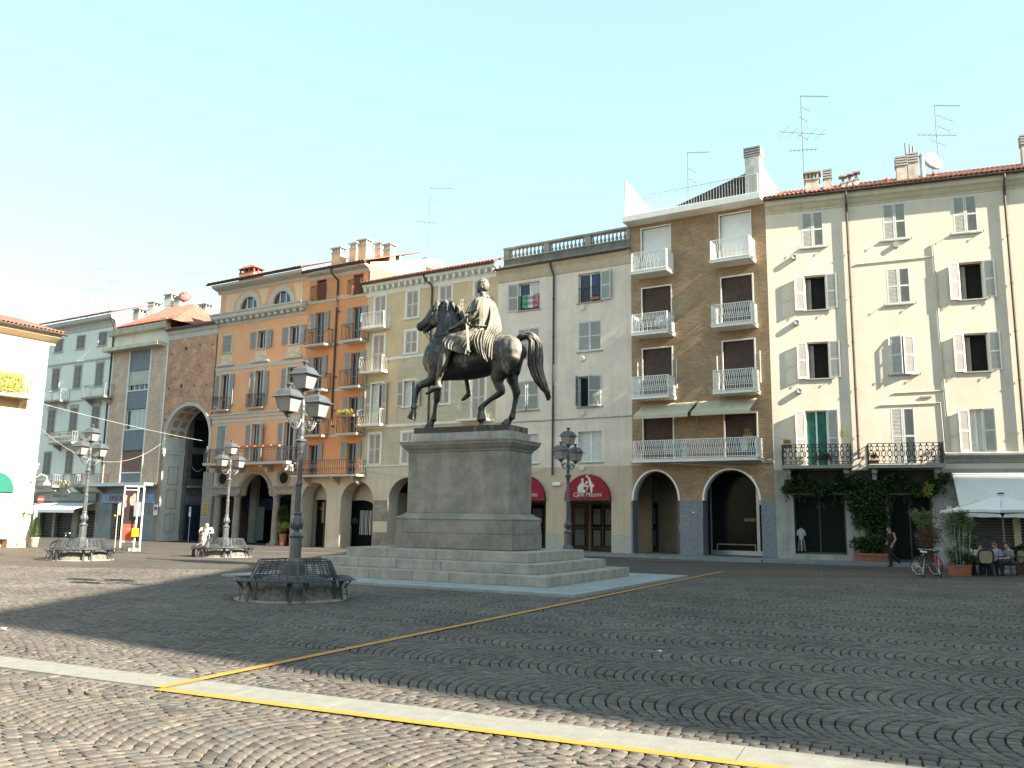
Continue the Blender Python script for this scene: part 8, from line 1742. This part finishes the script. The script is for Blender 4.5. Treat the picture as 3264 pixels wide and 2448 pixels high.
t = thing('narrow_sign', 'narrow white upright sign on a post before the blue roller door', 'road sign', tuple(front(PA, ANG_A, -39.0, .5))+(g0,), R(ANG_A-90)); pole(t, 2.3, .025, ALU); b = MB(); b.box(-.09, .09, -.04, -.02, 1.7, 2.35); b.build('plate', WHITE, t); b = MB(); b.box(-.03, .03, -.045, -.04, 2.0, 2.3); b.build('print', BLACK, t)
# ---- overhead wires
def wire(label, a, b_, sag, r=.012):
    a = Vector(a); b_ = Vector(b_); m = MB(); m.tube([a.lerp(b_, i/16)-Vector((0, 0, sag*4*(i/16)*(1-i/16))) for i in range(17)], r, 5); m.build('overhead_wire', mat('pale_cable', (.42, .41, .38), .7), None, label=label, category='wire')
wire('straight pale wire from the corner house to the archway', (-25.9, 46.25, 7.6), tuple(BO.world(-38.4, -.3, 6.7)), .1); wire('sagging wire hung across the street in front of the pale blue house', (-25.9, 46.25, 6.3), tuple(BO.world(-43.2, -.1, 6.7)), 1.6)
wire('wire drooping from the archway to the corner of the orange palazzo', tuple(BO.world(-40.4, .5, 5.0)), tuple(BO.world(-38.4, -.3, 4.8)), .25); wire('thin wire sagging across the front of the olive house', tuple(BO2.world(-24.3, -.1, 4.5)), tuple(BC.world(-12.0, -.1, 4.2)), .5); wire('wire strung below the cast iron balconies of the right house', tuple(BB.world(-4.5, -1.0, 4.4)), tuple(BR.world(7.0, -1.0, 4.25)), .2)
t = thing('hanging_lamp', 'small bell shaped street lamp hung on the sagging wire', 'lamp', tuple(Vector((-25.9, 46.25, 6.3)).lerp(BO.world(-43.2, -.1, 6.7), .25)-Vector((0, 0, 1.25)))); b = MB(); b.lathe([(.02, .12), (.05, .1), (.12, 0), (.10, 0)], 12); b.build('shade', ALU, t)
# ---- shop window goods of the right house, security camera, fallen papers
t = thing('mannequin', 'shop window mannequin in a white shirt and red striped shorts', 'mannequin', tuple(BR.world(1.05, .15, .36)), R(ANG_R-90)); b = MB(); limb(b, [(Vector((0, 0, .62)), .09, .10), (Vector((0, 0, .85)), .08, .13), (Vector((0, 0, 1.05)), .05, .11), (Vector((0, 0, 1.12)), .03, .03)], lat=Vector((1, 0, 0))); 
for sx in (-1, 1): limb(b, [(Vector((sx*.12, 0, 1.02)), .045, .045), (Vector((sx*.17, 0, .82)), .05, .05)])
fuse(b, 'white_shirt', mat('dim_shirt', (.34, .37, .38), .9), t, .012, 2); b = MB()  # white shirt darkened in its colour, for the dimness behind the shop glass
for i in range(8): a = i*PI/4; b.tube([(.09*math.cos(a), .09*math.sin(a), .62), (.15*math.cos(a), .12*math.sin(a), .12)], .03, 5, mi=i % 2)
b.build('striped_shorts', [MC['dim_shirt'], mat('striped_red', (.22, .03, .03), .8)], t)
t = thing('security_camera', 'white security camera under the corner of the big orange balcony', 'camera', tuple(BO.world(-29.5, -1.0, 4.75)), R(ANG_A-90)); b = MB(); b.box(-.08, .3, -.1, .1, 0, .1); b.bar((.1, 0, .0), (-.12, -.1, -.22), .12); b.build('housing', WHITE, t)
PW_ = mat('litter_paper', (.6, .6, .58), .8)
for i, (x, y, lb) in enumerate(((-7.2, 12.4, 'scrap of white paper in the shade left of the yellow line'), (1.9, 11.2, 'scrap of white paper on the shaded setts right of the line'), (10.3, 28.6, 'scrap of paper on the paving before the marble piers'))):
    b = MB(); b.add([(x, y, .03), (x+.07, y+.01, .012), (x+.06, y+.06, .035), (x-.01, y+.05, .015)], [(0, 1, 2, 3)]); b.build('paper_scrap', PW_, None, label=lb, category='litter')
